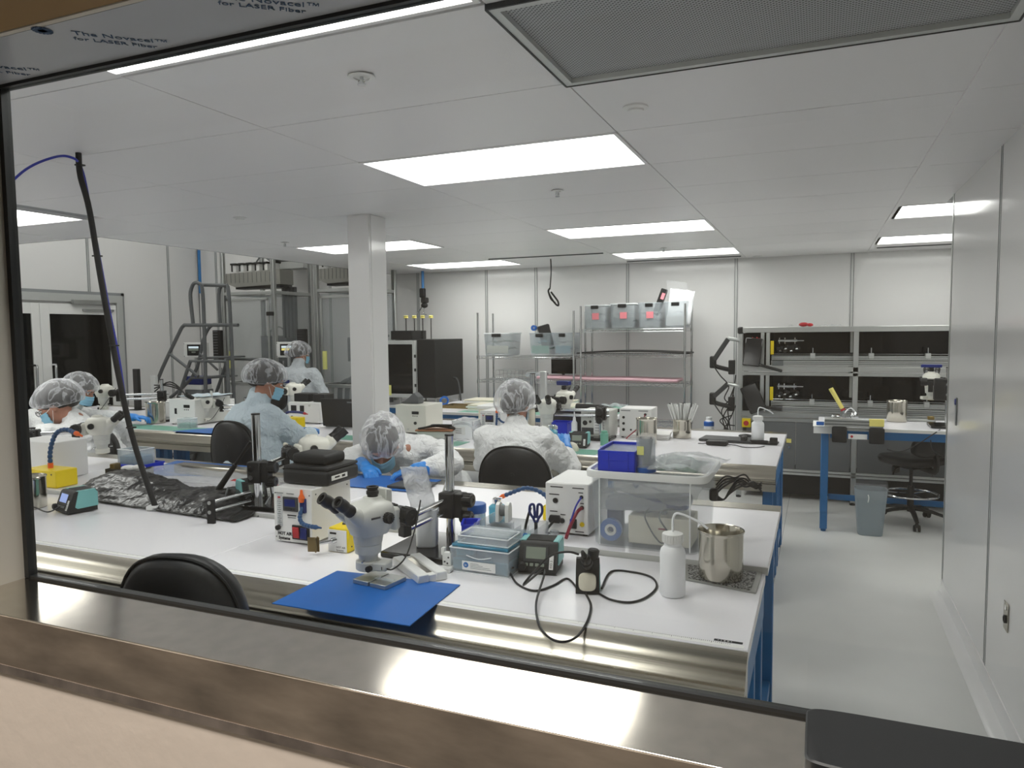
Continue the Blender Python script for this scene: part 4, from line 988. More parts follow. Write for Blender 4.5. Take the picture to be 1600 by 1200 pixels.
# --- squeeze bottle, beaker, speckled mat
squeeze_bottle('white squeeze bottle with bent spout beside the steel beaker in the foreground', (-.392, 2.150, TA+EPS), .0375, .160, math.radians(10), .10)
m_ = [G(1070, 907, z=TA), G(1183, 929, z=TA), G(1198, 893, z=TA), G(1073, 879, z=TA)]
t = thing('speckled_mat', 'speckled grey tray mat with white rim under the steel beaker', 'mat', (0, 0, TA))
MB().prism([(m_[0].x, m_[0].y), (m_[1].x-.004, m_[1].y), (m_[2].x-.012, 2.440), (m_[3].x, 2.440)], .0008, .006).obj('mat_rim', 'grey_edge', t)
MB().prism([(m_[0].x+.01, m_[0].y+.010), (m_[1].x-.020, m_[1].y+.010), (m_[2].x-.028, 2.428), (m_[3].x+.01, 2.428)], .006, .0085).obj('grit_surface', 'grit', t)
pot('large polished steel beaker on the speckled mat at the right end of the front bench', (-.276, 2.340, TA+.0095), .0695, .150)
# --- tote
TX0, TX1, TY0, TY1 = -.750, -.355, 2.475, 2.86
t = thing('storage_tote', 'large translucent plastic tote with white rim full of bags and tools', 'tote', ((TX0+TX1)/2, (TY0+TY1)/2, TB+EPS))
hx, hy, hz = (TX1-TX0)/2, (TY1-TY0)/2, .262
outer = [(0, 0, 0, hx*.93, hy*.9), (0, 0, .006, hx*.96, hy*.93), (0, 0, .10, hx*.985, hy*.96), (0, 0, hz, hx*1.02, hy)]
inner = [(0, 0, hz, hx*1.02-.004, hy-.004), (0, 0, .10, hx*.985-.004, hy*.96-.004), (0, 0, .008, hx*.95, hy*.92)]
MB().loft(outer+inner, 44, 9).obj('tote_wall', 'tote', t)
mb = MB(); mb.loft([(0, 0, hz-.004, hx*1.03, hy*1.01), (0, 0, hz-.012, hx*1.09, hy*1.04), (0, 0, hz+.006, hx*1.10, hy*1.05), (0, 0, hz+.012, hx*1.09, hy*1.04), (0, 0, hz+.013, hx*1.03, hy*1.00), (0, 0, hz, hx*1.0, hy*.97)], 44, 9, cap=False); mb.obj('tote_rim', 'white_plastic', t)
MB().loft([(0, 0, hz+.002, hx*1.02, hy*.99), (0, 0, hz+.005, hx*1.02, hy*.99)], 44, 9).obj('lid_sheet', 'clear_tub', t)
mb = MB()
for s in (-1, 1): mb.box((s*hx*.80, -hy*.98, .13), (.004, .006, .24), bev=.001)
mb.obj('wall_rib', 'poly_white', t)
TB0 = Vector(t.location)
def inside(name, label, cat, off): return thing(name, label, cat, TB0+Vector(off))
i1 = inside('cardboard_box', 'pale boxed instrument lying inside the translucent tote', 'box', (.045, -.07, .011)); MB().box((0, 0, .052), (.22, .15, .10), bev=.003).obj('box_body', 'cream', i1); MB().box((.012, -.0755, .062), (.03, .001, .006)).obj('box_print', 'red_dark', i1)
i2 = inside('tape_roll', 'blue tape roll standing inside the tote at lower left', 'tape', (-.130, -.135, .012)); MB().lathe([(.022, 0), (.040, 0), (.040, .022), (.022, .022), (.022, 0)], (0, .01, .041), (0, -1, .041), 24, cap=False).obj('roll', 'blue_lid', i2); MB().lathe([(.012, 0), (.021, 0), (.021, .02), (.012, .02), (.012, 0)], (0, .008, .041), (0, -1, .041), 20, cap=False).obj('core', 'white_plastic', i2)
i3 = inside('dark_tool', 'dark blue tool case lying across the inside of the tote', 'case', (-.01, -.06, .125)); MB().box((0, 0, .022), (.30, .12, .044), bev=.014, seg=3, rot=Matrix.Rotation(-.08, 3, 'Y')).obj('tool_body', 'blue_dark', i3)
i4 = inside('blue_pouch', 'blue pouch leaning inside the left end of the tote', 'pouch', (-.135, -.05, .012)); MB().box((0, 0, .075), (.06, .05, .15), bev=.012, seg=2).obj('pouch_body', 'blue_dark', i4)
mb = MB().grid(18, 14, lambda u, v: (-.165+.32*u, -.165+.30*v, .200+.030*noise.noise((u*3, v*3, 5))+.010*noise.noise((u*9, v*9, 1))-.045*abs(u-.3)))
o = mb.obj('bag_pile', 'bag_dense'); o.location = TB0; solid(o, .004); tag(o, 'crumpled clear bags filling the upper part of the tote', 'bag')
mb = MB().grid(14, 8, lambda u, v: (-.165+.24*u, -.172+.012*noise.noise((u*5, v*5, 2))+.02*v, .215-.085*v-.05*u*(1-v)+.01*noise.noise((u*8, v*8, 9))))
o = mb.obj('clear_bag', 'bag_dense'); o.location = TB0; solid(o, .002); tag(o, 'creased clear bag pressed against the front wall of the tote', 'bag')
i5 = inside('coiled_cable', 'grey cable looping inside the tote behind the squeeze bottle', 'cable', (0, 0, 0)); MB().tube([(.015, -.165, .15), (-.0, -.172, .12), (.03, -.172, .06), (.06, -.170, .03), (.085, -.170, .06), (.05, -.172, .12), (.07, -.165, .148), (.10, -.16, .15)], .003, 6, 5).obj('cable_run', 'dark_grey', i5)
# things on the tote
top = TB+hz+.0065
q0 = G(921, 728, z=top)
b = bin_('bright blue stackable bin on the left end of the tote', (-.655, 2.60, top+.002), 0, .135, .20, .078, low=.95)
for k in range(2): MB().box((-.03+k*.07, -.1012, .038), (.004, .002, .06)).obj('front_rib', 'blue_bin', b)
MB().box((.0, -.1012, .040), (.10, .002, .003)).obj('front_rib', 'blue_bin', b)
MB().b2(-.060, -.09, .066, .060, .09, .069).obj('bin_cover', 'clear_tub', b)
MB().b2(-.055, -.085, .004, .055, .085, .040, bev=.01).obj('bin_contents', 'blue_dark', b)
t = thing('clear_canister', 'clear cylindrical canister on blue base with a yellow note, holding bags, on the tote', 'canister', (-.560, 2.545, top+.002))
MB().lathe([(.036, 0), (.037, .003), (.037, .016), (.035, .017), (0, .017)], n=28).obj('canister_base', 'blue_lid', t)
MB().lathe([(.033, .017), (.0335, .12), (.0325, .12), (.032, .019)], n=28, cap=False).obj('canister_wall', 'clear_tub', t)
MB().box((-.012, -.0345, .078), (.024, .001, .030), rot=Matrix.Rotation(.0, 3, 'X')).obj('sticky_note', 'note_yellow', t)
mb = MB()
for k in range(9):
    a = k*.7; mb.grid(2, 8, lambda u, v: (.020*math.cos(a)*(.4+.8*v)+.012*(u-.5), .020*math.sin(a)*(.4+.8*v)+.003*noise.noise((u, v*4, k)), .02+.115*v))
o = mb.obj('bag_strips', 'bag', t); solid(o, .001)
for (cx, cy, sx, sy, zz, m, lab, sd) in ((-.46, 2.62, .16, .22, .012, 'bag_green', 'green tinted bag lying on the tote lid', 3), (-.425, 2.61, .23, .29, .026, 'bag_dense', 'large clear plastic bag spread over the right end of the tote', 6)):
    mb = MB().grid(20, 20, lambda u, v: ((u-.5)*sx*(1+.15*v), (v-.5)*sy, zz+.034*max(0, 1-((u-.5)**2+(v-.5)**2)*3.2)+.010*noise.noise((u*4, v*4, sd))+.006*noise.noise((u*11, v*11, sd))))
    o = mb.obj('plastic_bag', m); o.location = (cx, cy, top+.002); solid(o, .0015); tag(o, lab, 'bag')
t = thing('pink_sheet', 'small folded magenta sheet inside the clear bag on the tote', 'sheet', (-.455, 2.60, top+.022)); MB().grid(6, 4, lambda u, v: (.09*(u-.5), .05*(v-.5), .008*math.sin(u*3)+.012*v)).obj('sheet', 'red_dark', t)
t = thing('cable_bundle', 'black coiled power cord hanging off the right side of the tote', 'cable', (-.305, 2.66, TB+.20))
mb = MB()
for k in range(4): mb.tube([(-.03, .006*k, -.02+.010*k), (.0, .01*k, .012+.010*k), (.035, .02, .030+.004*k), (.07, .01*k, .016+.012*k), (.105, .01, .022-.004*k), (.125, .0, .004+.010*k), (.10, .0, .034-.006*k), (.05, .01, .010+.010*k), (.02, 0, -.012+.004*k), (.0, 0, -.035), (-.025, 0, -.04+.006*k)], .0033, 7, 5)
mb.obj('cord_loops', 'black', t); MB().box((-.035, 0, -.02), (.03, .03, .045), bev=.006).obj('cord_plug', 'black', t)
# --- white power supply left of the tote
t = psu('white power supply box with black sockets and red and blue leads, left of the tote', (-.866, 2.715, TB+EPS), .172, .27, .198)
f = -.137
SK = [(-.045, .130, .010, 'black'), (.058, .150, .007, 'black'), (.060, .110, .008, 'black'), (-.018, .055, .010, 'black'), (.060, .047, .009, 'yellow')]
for x, z, r, m in SK: MB().lathe([(r, 0), (r, .004), (r*.75, .006), (r*.5, .006), (r*.45, .002), (0, .002)], (x, f, z), (x, -1, z), 16).obj('socket', m, t)
MB().prism([(-.020, -.012), (.020, -.012), (.024, 0), (.018, .016), (-.018, .016), (-.024, 0)], 0, .012, basis((-.046, f, .058), (1, 0, 0), (0, 0, 1))).obj('mains_plug', 'black', t)
MB().box((.026, f-.003, .047), (.026, .006, .036), bev=.001).obj('mains_switch', 'black', t)
for x, z, w_ in ((-.040, .182, .05), (.045, .182, .045), (-.050, .153, .04), (.055, .166, .018), (.060, .126, .014), (-.052, .088, .03), (-.015, .078, .02), (.03, .078, .02), (.050, .018, .034)):
    MB().box((x, f-.0005, z), (w_, .001, .0035)).obj('print_line', 'ink', t)
mb = MB(); mb.tube([(.058, f-.004, .150), (.045, f-.03, .12), (.030, f-.05, .06), (.022, f-.06, .01)], .0035, 7, 5); mb.obj('blue_lead', 'tube_blue', t)
mb = MB(); mb.tube([(.060, f-.004, .110), (.050, f-.03, .10), (.030, f-.052, .05), (.018, f-.066, .006)], .0065, 7, 5); mb.obj('red_lead', 'red_dark', t)
MB().tube([(-.046, f-.012, .055), (-.065, f-.03, .03), (-.072, f-.03, .012), (-.06, f-.02, .008)], .005, 7, 5).obj('mains_lead', 'black', t)
MB().box((-.045, f-.02, .012), (.035, .03, .016), bev=.005).obj('bag_tie', 'clear_tub', t)
t = thing('hose_holder', 'blue segmented air hose with orange nozzle arching beside the black chair back', 'hose', (-1.02, 2.80, TB+EPS))
seg_hose([(.04, -.02, .0), (.02, -.02, .06), (-.01, -.03, .105), (-.08, -.03, .125), (-.14, -.04, .105), (-.185, -.05, .085)], .0095, t)
t2 = MB().cyl((.04, -.02, 0), (.04, -.02, .006), .02, n=14).obj('hose_foot', 'black', t)
knob_t = thing('black_knob_part', 'black round knob poking out between the power supply and the tote', 'knob', (-.735, 2.50, TB+.205)); 
knob((0, .0, 0), (0, -.022, 0), .020, 'black', knob_t, 'knob_body'); knob_t.location = (-.768, 2.56, TB+.178)
D.objects.remove(knob_t.children[0]); D.objects.remove(knob_t)

# ================================================================== left part of the front benches
t = station('soldering station with lit display and teal side at the left of the front bench', (-3.085, 2.245, TA+EPS), math.radians(-14), lit=True)
pot('steel beaker at the left edge of the window behind the lit soldering station', (-3.36, 2.215, TA+EPS), .072, .145)
cable('black_lead', 'thin black lead from the left beaker to the lit soldering station', [G(42, 790, z=TA+.005), G(55, 793, z=TA+.02), G(75, 800, z=TA+.03), V(-3.12, 2.19, TA+.03)], .003)
# steel tray with black foil
t = thing('foil_tray', 'long shallow tray wrapped in black foil holding clear bags, across the left benches', 'tray', (0, 0, 0))
fa = [G(134, 765, z=TB), G(228, 793, z=TA), G(380, 812, z=TA)]
def foil(u, v):
    # v 0 = far top edge, 1 = front bottom edge
    x = -3.36+1.12*u; yb = 2.66-.02*u; 
    yf = 2.40-.07*u
    zt = .945-.035*u+.020*math.sin(u*9)+.012*noise.noise((u*9, 0, 3))
    y = yb+(yf-yb)*v; z = zt*(1-v)+.862*v+.020*math.sin(v*PI)+.010*noise.noise((u*14, v*5, 1))*(1-.6*v)+.006*abs(noise.noise((u*34, v*11, 7)))+.003*noise.noise((u*80, v*22, 2))
    if u > .82: z = .862+(z-.862)*(1-(u-.82)/.18*.85)
    return (x, y, max(z, .879 if y > 2.44 else .862))
mb = MB().grid(110, 30, foil); o = mb.obj('foil_skirt', 'foil', t, angle=80); solid(o, .0015, 1)
mb = MB().grid(40, 12, lambda u, v: (-3.30+1.0*u, 2.665+.27*v, .935-.030*u+.014*noise.noise((u*8, v*5, 4))+.01*noise.noise((u*19, v*13, 4)))); o = mb.obj('bag_sheet', 'bag_dense', t); solid(o, .003)
MB().b2(-3.30, 2.98, TB+.001, -2.35, 3.06, TB+.055, bev=.006).obj('tray_edge', 'steel', t)
MB().grid(8, 4, lambda u, v: (-2.62+.26*u, 2.69+.05*v, .940-.010*u+.01*noise.noise((u*9, v*5, 4)))).obj('red_print', 'red', t)
# white heater box at far left with yellow block
t = thing('heater_box', 'white equipment box with grey end and yellow base at the left, hose on top', 'instrument', (-3.90, 2.70, TB+EPS), 0)
MB().box((0, 0, .105), (.33, .20, .20), bev=.004).obj('housing', 'white_paint', t)
MB().box((-.120, -.1015, .09), (.085, .004, .17), bev=.001).obj('grey_end_panel', 'scope_grey', t)
mb = MB(); mb.tube([(-.100, -.104, .13), (-.12, -.13, .125), (-.14, -.14, .09), (-.145, -.14, .05)], .003, 6, 5); mb.obj('blue_lead', 'tube_blue', t)
for z in (.13, .06): MB().lathe([(.008, 0), (.008, .006), (0, .006)], (-.100, -.103, z), (-.1, -1, z), 12).obj('socket', 'black', t)
t = thing('yellow_heater', 'yellow heater block with blue segmented hose and orange nozzle at left', 'instrument', (-3.665, 2.535, TB+EPS))
MB().box((0, 0, .045), (.24, .12, .088), bev=.004).obj('cover', 'yellow', t)
MB().box((-.122, 0, .042), (.003, .11, .078)).obj('front_plate', 'white_paint', t)
for x in (-.1, .09): MB().cyl((x, -.0605, .07), (x, -.063, .07), .004, n=8).obj('screw', 'dark_grey', t)
MB().cyl((.0, .0, .089), (0, 0, .115), .013, n=12).obj('hose_socket', 'orange', t)
seg_hose([(0, 0, .115), (0, 0, .16), (.02, 0, .22), (.06, 0, .275), (.13, .0, .295), (.20, .0, .280)], .012, t)
t = thing('black_holder', 'black tray with wooden clip and white gloves behind the foil tray', 'tray', (-3.42, 2.80, TB+EPS), .15)
mb = MB(); mb.b2(-.12, -.04, 0, .12, .04, .004); mb.b2(-.12, -.04, 0, .12, -.036, .055); mb.b2(-.12, .036, 0, .12, .04, .055); mb.b2(.116, -.04, 0, .12, .04, .065); mb.b2(-.12, -.04, 0, -.116, .04, .055); mb.obj('tray_wall', 'black', t)
MB().box((-.09, -.0, .05), (.03, .05, .06), bev=.003).obj('wooden_clip', 'rust', t)
mb = MB(); mb.ell((0, 0, .055), (.05, .03, .018)); mb.ell((.06, 0, .06), (.04, .025, .018)); mb.obj('white_cloth', 'paper', t)
bin_('blue bin with clear film box in it behind the yellow heater block', (-3.56, 2.98, TB+EPS), .0, .20, .16, .05)
t = clear_box('pale blue clear box with film standing in the blue bin at left', (-3.58, 2.98, TB+.005), .0, .15, .12, .125, fill=('blue_clear', .7))
mb = MB().prism([(-3.50, 2.86), (-2.98, 3.02), (-3.05, 3.30), (-3.62, 3.30)], TB+.001, TB+.004); tag(mb.obj('bench_mat', 'blue_mat'), 'bright blue bench mat at left behind the foil tray', 'mat')
# left front microscope and second stand
p = G(160, 700, y=3.10)
microscope('white stereo microscope at left over the blue bin, seen from behind', (p.x, 3.10, p.z-.03), math.radians(118), (p.x-.30, 2.88), (TB, 1.10), cable=False, port=False, base=(.2, .2))
# second stand with tall chrome pole
p = G(488, 745, y=3.02)
q = G(401, 700, y=2.56)
S2 = microscope('white stereo microscope seen from behind, right of the tall chrome pole', (p.x+.10, 2.93, p.z+.005), math.radians(142), (q.x, 2.56), (TB, 1.285), cable=False, port=False, base=(.34, .24, .06, .02), pole_r=.019)
# counter rods poking out to the left of the clamp
t = thing('boom_counter_arm', 'twin chrome rods with black end plate poking out left of the tall pole', 'microscope arm', (q.x, 2.52, 0))
a1, a2 = G(332, 785, y=2.30), G(396, 768, y=2.50)
for dz in (0, -.040):
    MB().cyl((a1.x-q.x, 2.30-2.52, a1.z+dz+.002), (a2.x-q.x-.02, 2.50-2.52, a2.z+dz-.005), .008, n=12).obj('rod', 'chrome', t)
MB().box((a1.x-q.x-.004, 2.295-2.52, a1.z-.045), (.034, .014, .115), rz=.2, bev=.002).obj('end_plate', 'black', t)
for dz in (0, -.040): MB().cyl((a1.x-q.x-.004, 2.287-2.52, a1.z+dz), (a1.x-q.x-.004, 2.283-2.52, a1.z+dz), .008, n=12).obj('end_bolt', 'aluminium', t)
t = station('teal soldering station half hidden behind the black clamp plate', (-2.40, 2.62, TB+EPS), math.radians(60))
t = thing('soldering_iron', 'black soldering iron resting diagonally in its holder before the black chair', 'soldering iron', (0, 0, 0))
a, b = G(338, 770, y=2.60), G(392, 690, y=2.66)
MB().cyl(a, a+(b-a)*.55, .016, .012, n=12).obj('iron_holder', 'black', t); MB().cyl(a+(b-a)*.5, b, .007, .009, n=10).obj('iron_handle', 'rubber', t); MB().lathe([(.006, 0), (.0075, .004), (.006, .008)], a+(b-a)*.62, b, 10).obj('iron_collar', 'chrome', t)
MB().box((a.x, a.y, (a.z+TB)/2), (.05, .06, a.z-TB), bev=.006).obj('holder_base', 'black_soft', t)
cable('grey_cable', 'grey cable loop hanging beside the teal soldering station', [V(-2.44, 2.50, .96), G(345, 800, y=2.46), G(343, 838, y=2.44)+V(0, 0, .03), G(360, 842, y=2.40)+V(0, 0, .03), G(395, 825, y=2.42)+V(0, 0, .02), V(-2.25, 2.55, .92)], .004, 'mid_grey')
# slender white rod and black bar to the right of the jar
t = thing('white_pen', 'white swab stick leaning behind the microscope boom clamp', 'swab', (0, 0, 0)); a, b = G(690, 775, y=2.42), G(702, 738, y=2.42); MB().cyl(a, b, .004, n=8).obj('stick', 'white_plastic', t)
# P5's work area: blue mat and black plate on bench B
mb = MB().prism([(-2.27, 3.02), (-1.80, 3.02), (-1.80, 3.32), (-2.27, 3.32)], TB+.0034, TB+.006); tag(mb.obj('bench_mat', 'blue_mat'), 'blue bench mat under the gloved hands of the leaning worker', 'mat')
t = thing('black_tablet', 'dark flat plate lying beside the gloved hands on the bench', 'plate', (-1.86, 3.13, TB+.0065)); MB().box((0, 0, .006), (.20, .16, .012), bev=.003).obj('plate', 'dark_grey', t)
# ================================================================== second row (C) and behind
def at_c(px, py, z=TC): return G(px, py, z=z)
# -- right end of C
p = at_c(1063, 686); p.y += .07
pot('brushed steel pot crammed with white swab sticks on the second bench', (p.x, p.y, TC+EPS), .068, .135)
t = thing('swab_sticks', 'fan of white swab sticks standing in the brushed steel pot', 'swabs', (p.x, p.y, TC+.010))
random.seed(3)
for k in range(60):
    a = random.uniform(0, 2*PI); s = random.uniform(.1, 1); b0 = V(.045*math.cos(a)*s*.5, .045*math.sin(a)*s*.5, 0); b1 = V(.125*math.cos(a)*s, .06*math.sin(a)*s, .235+random.uniform(-.02, .01))
    if k == 0:
        pass
    MB().cyl(b0, b1, .0058, n=5).obj('stick', 'white_plastic' if k % 9 else 'dark_grey', t)
p = at_c(1095, 683)
t = thing('laptop', 'closed thin black laptop lying on the right end of the second bench', 'laptop', (at_c(1140, 685).x, 5.33, TC+EPS), math.radians(-6)); MB().box((0, 0, .010), (.36, .20, .018), bev=.004).obj('lid', 'dark_grey', t); MB().box((0, 0, .0205), (.02, .02, .0006)).obj('emblem', 'mid_grey', t)
t = thing('charger', 'black laptop charger brick with cable in front of the laptop', 'charger', (at_c(1122, 694).x, 5.10, TC+EPS), -.1); MB().box((0, 0, .016), (.14, .065, .030), bev=.006).obj('brick', 'black', t); MB().tube([(.06, 0, .01), (.12, .02, .004), (.18, -.04, .004), (.26, -.02, .004), (.30, .06, .004)], .003, 6, 5).obj('cord', 'black', t); MB().tube([(-.07, 0, .01), (-.10, .01, .004), (-.13, .0, .004)], .003, 6, 5).obj('cord', 'black', t)
t = thing('black_holder', 'black plastic holder tray under the far squeeze bottle', 'holder', (-.37, 5.28, TC+EPS), -.05)
mb = MB(); mb.b2(-.12, -.06, 0, .12, .06, .010, bev=.003); mb.b2(-.12, -.06, .01, -.09, .06, .045, bev=.004); mb.b2(.07, -.06, .01, .12, -.03, .05, bev=.004); mb.b2(-.06, -.055, .01, .06, -.045, .028, bev=.003); mb.obj('holder_body', 'black', t)
squeeze_bottle('small white squeeze bottle in the black holder at the far corner of the second bench', (-.385, 5.29, TC+.0115), .042, .15, 0, .10)
mb = MB().ell((0, 0, .014), (.05, .035, .014), 14, 8); o = mb.obj('mouse', 'black'); o.location = (at_c(1166, 682).x, 5.52, TC+EPS); tag(o, 'black computer mouse beside the closed laptop', 'mouse')
t = thing('ring_binder', 'pile of papers in a white binder left of the pot of swabs', 'papers', (at_c(1015, 683).x, 5.30, TC+EPS), .1)
for k in range(3): MB().box((.01*k, 0, .007+.014*k), (.30-.01*k, .22, .011)).obj('paper_stack', 'paper' if k != 1 else 'screen_blue' if False else 'paper', t)
t = thing('pink_papers', 'pink paper sheet with brush behind the papers', 'paper', (at_c(1008, 668).x-.02, 5.60, TC+EPS)); MB().b2(-.12, -.05, 0, .12, .05, .004).obj('sheet', 'pink', t); MB().tube([(-.05, 0, .008), (.05, .02, .012)], .006, 6, 0).obj('brush', 'rust', t)
pot('steel pot on the second bench directly behind the canister on the tote', (-1.10, 5.02, TC+EPS), .072, .175)
# instruments on C
psu_f = -.137
def sockets(t, d, lst, f=None):
    for x, z, r, m in lst: MB().lathe([(r, 0), (r, .004), (r*.6, .006), (0, .004)], (x, -d/2-.002, z), (x, -9, z), 12).obj('socket', m, t)
a, b_ = G(948, 676, z=TC), G(991, 676, z=TC)
t = psu('white power supply with red lead right of the grey instrument', (-1.235, 5.36, TC+EPS), .235, .22, .215); sockets(t, .22, [(-.085, .15, .010, 'black'), (-.085, .105, .010, 'black'), (-.085, .060, .011, 'black'), (.075, .175, .010, 'black'), (.075, .115, .010, 'black'), (-.03, .06, .007, 'black')])
MB().tube([(.075, -.12, .175), (.05, -.15, .10), (-.02, -.20, .03), (-.04, -.22, .008)], .004, 6, 5).obj('red_lead', 'red_dark', t)
for x in (-.07, .06): MB().box((x, -.1125, .200), (.07, .001, .006)).obj('print_line', 'mid_grey', t)
t = psu('grey instrument with black sockets and a printed label, on the second bench', (-1.500, 5.24, TC+EPS), .215, .24, .205, m='scope_grey'); sockets(t, .24, [(-.075, .115, .018, 'black'), (-.035, .125, .010, 'black')])
MB().box((-.055, -.1225, .055), (.09, .002, .05)).obj('connector', 'dark_grey', t); MB().box((.035, -.1225, .10), (.09, .001, .12)).obj('spec_label', 'screen_blue' if False else 'paper', t)
for z in (.17,):
    for x in (-.05, -.035): MB().box((x, -.122, z), (.004, .002, .035)).obj('slot', 'black', t)
for k in range(5): MB().box((.035, -.1232, .06+k*.02), (.07, .0005, .004)).obj('label_line', 'mid_grey', t)
t = thing('white_spray', 'slim white bottle standing against the grey instrument', 'bottle', (-1.635, 5.05, TC+EPS)); MB().lathe([(.022, 0), (.022, .12), (.012, .135), (.010, .16), (.004, .165), (.004, .20), (0, .2)], n=16).obj('bottle_body', 'poly_white', t)
bin_('dark blue bin left of the grey instrument on the second bench', (-1.78, 5.18, TC+EPS), 0, .14, .14, .11)
t = thing('black_monitor', 'black control box behind the twin clamp on the second bench', 'box', (-1.80, 5.40, TC+EPS)); MB().box((0, 0, .09), (.30, .12, .18), bev=.006).obj('box_body', 'black', t)
dispenser('cyan square dispenser bottle beside the seated worker on the second bench', (-1.715, 4.78, TC+EPS), .1, 1.35)
t = station('black soldering station with glossy screen near the blue bin, on the second bench', (-1.495, 4.72, TC+EPS), .1)
t = thing('sponge_ball', 'cream round sponge in front of the black soldering station', 'sponge', (-1.50, 4.55, TC+EPS)); MB().lathe([(.055, 0), (.053, .02), (.04, .045), (.02, .055), (0, .056)], n=20).obj('sponge_dome', 'cream', t)
t = thing('cyan_jar', 'small pale green jar behind the black soldering station', 'jar', (-1.355, 4.85, TC+EPS)); MB().lathe([(.028, 0), (.028, .08), (.022, .085), (.022, .10), (0, .1)], n=18).obj('jar_body', 'green_mat', t)
mb = MB().grid(14, 8, lambda u, v: (.36*(u-.5), .20*(v-.5), .010+.022*abs(noise.noise((u*6, v*6, 4))))); o = mb.obj('blue_gloves', 'mask'); o.location = (-1.60, 4.55, TC+.004); solid(o, .004); tag(o, 'crumpled pale blue wipes on the bench edge right of the worker', 'wipes'); o.location = (-1.69, 4.53, TC+.0045)
o = MB().b2(-.25, -.09, 0, .25, .09, .002).obj('green_mat', 'green_mat'); o.location = (-1.55, 4.53, TC+.0006); tag(o, 'green bench mat under the pale blue wipes', 'mat')
t = thing('red_tool', 'red and black hand tool lying near the blue bin', 'tool', (-1.80, 4.90, TC+EPS), .2); MB().box((0, 0, .018), (.14, .05, .032), bev=.008).obj('tool_body', 'red_dark', t); MB().box((-.04, -.01, .040), (.05, .03, .012), bev=.004).obj('tool_head', 'black', t)
# scope with twin grey poles, middle-right back
sp = G(885, 640, y=5.75)
S7 = microscope('cream microscope with blue top seen between grey poles, in front of the wire shelving', (sp.x, 5.72, sp.z-.06), math.radians(170), (sp.x-.24, 5.60), (TC, 1.30), cable=False, port=True, beige='scope', base=(.22, .18), pole_r=.022)
MB().box((0, .022, .285), (.11, .06, .035), bev=.004).obj('camera_box', 'blue_dark', S7)
pp = G(857, 640, y=5.45)
t = thing('grey_stand_pole', 'grey square upright left of the cream microscope', 'post', (pp.x-.04, 5.45, TC+EPS)); MB().b2(-.025, -.02, .012, .025, .02, .47, bev=.004).obj('post', 'alu_white', t); MB().b2(-.07, -.07, 0, .07, .07, .012, bev=.002).obj('post_foot', 'black', t)
# worker's microscope (P6): pale body right of the head, twin rods
q = G(860, 680, y=4.85)
S9 = microscope('pale microscope used by the worker in the striped white gown', (q.x-.05, 4.92, q.z+.03), math.radians(5), (q.x+.30, 5.10), (TC, 1.10), cable=False, port=False, base=(.18, .18))
# left of P6: hot air unit, bag bin, white boxes, grey controller
t = hot_air('small white hot air unit left of the worker in the striped gown', (-2.245, 5.03, TC+EPS), w=.165, d=.22, h=.20, htext=False)
seg_hose([(.05, -.11, .06), (.055, -.13, .10), (.06, -.13, .15), (.06, -.13, .19)], .009, t)
seg_hose([(.07, -.12, .15), (.10, -.14, .13), (.14, -.15, .12)], .008, t, tip='hose_blue')
t = thing('white_box', 'low white lidded case behind the small hot air unit', 'case', (-2.34, 5.45, TC+EPS)); MB().box((0, 0, .085), (.42, .22, .16), bev=.015, seg=2).obj('case_body', 'cream', t); MB().box((0, 0, .178), (.44, .24, .03), bev=.012, seg=2).obj('case_lid', 'white_plastic', t)
t = clear_box('translucent bag-lined box with printed label left of the small hot air unit', (-2.415, 4.87, TC+EPS), 0, .17, .16, .135, m='poly_white', fill=('paper', .8)); MB().box((-.02, -.0815, .06), (.09, .001, .06)).obj('label', 'paper', t)
for k in range(3): MB().box((-.03, -.0822, .045+k*.015), (.05, .0004, .004)).obj('label_line', 'ink', t)
mb = MB().grid(12, 12, lambda u, v: (.20*(u-.5), .18*(v-.5), .150-.05*(2*abs(u-.5))**4-.04*(2*abs(v-.5))**4+.010*noise.noise((u*5, v*5, 8)))); o = mb.obj('bag_liner', 'bag_dense', t); solid(o, .002)
p = G(645, 680, z=TC)
t = psu('off-white controller with small black display between the column and the lidded boxes', (-2.93, 5.06, TC+EPS), .27, .28, .225, m='scope', rz=0)
MB().box((.045, -.143, .165), (.06, .002, .022)).obj('display', 'black', t)
for k in range(3): MB().cyl((.025+k*.018, -.141, .140), (.025+k*.018, -.145, .140), .004, n=8).obj('push_button', 'black', t)
MB().lathe([(.012, 0), (.012, .008), (0, .008)], (.045, -.141, .085), (.045, -9, .085), 14).obj('knob', 'black', t)
for x in (-.02, .06): MB().lathe([(.009, 0), (.009, .008), (0, .008)], (x, -.141, .035), (x, -9, .035), 14).obj('knob', 'scope_grey', t)
t = thing('grey_cradle', 'dark grey tool cradle on top of the off-white controller', 'cradle', (-2.98, 5.05, TC+.228)); MB().prism([(-.10, 0), (.07, 0), (.07, .05), (.03, .085), (-.01, .05), (-.06, .015)], -.04, .04, basis((0, 0, 0), (1, 0, 0), (0, 0, 1))).obj('cradle_body', 'duct', t)
t = thing('wooden_tray', 'shallow brown-rimmed tray of black cables in front of the off-white controller', 'tray', (-2.62, 4.76, TC+EPS), .25)
MB().b2(-.13, -.06, 0, .13, .06, .06, bev=.004).obj('tray_box', 'scope_grey', t); MB().b2(-.14, -.07, .060, .14, .07, .072, bev=.002).obj('tray_rim', 'cardboard', t)
mb = MB()
for k in range(6): mb.tube([(-.12+.02*k, -.05, .078+.003*k), (0, -.02*k+.03, .088+.004*k), (.15, .01*k-.02, .075+.004*k)], .008, 6, 4)
mb.obj('cable_heap', 'black', t)
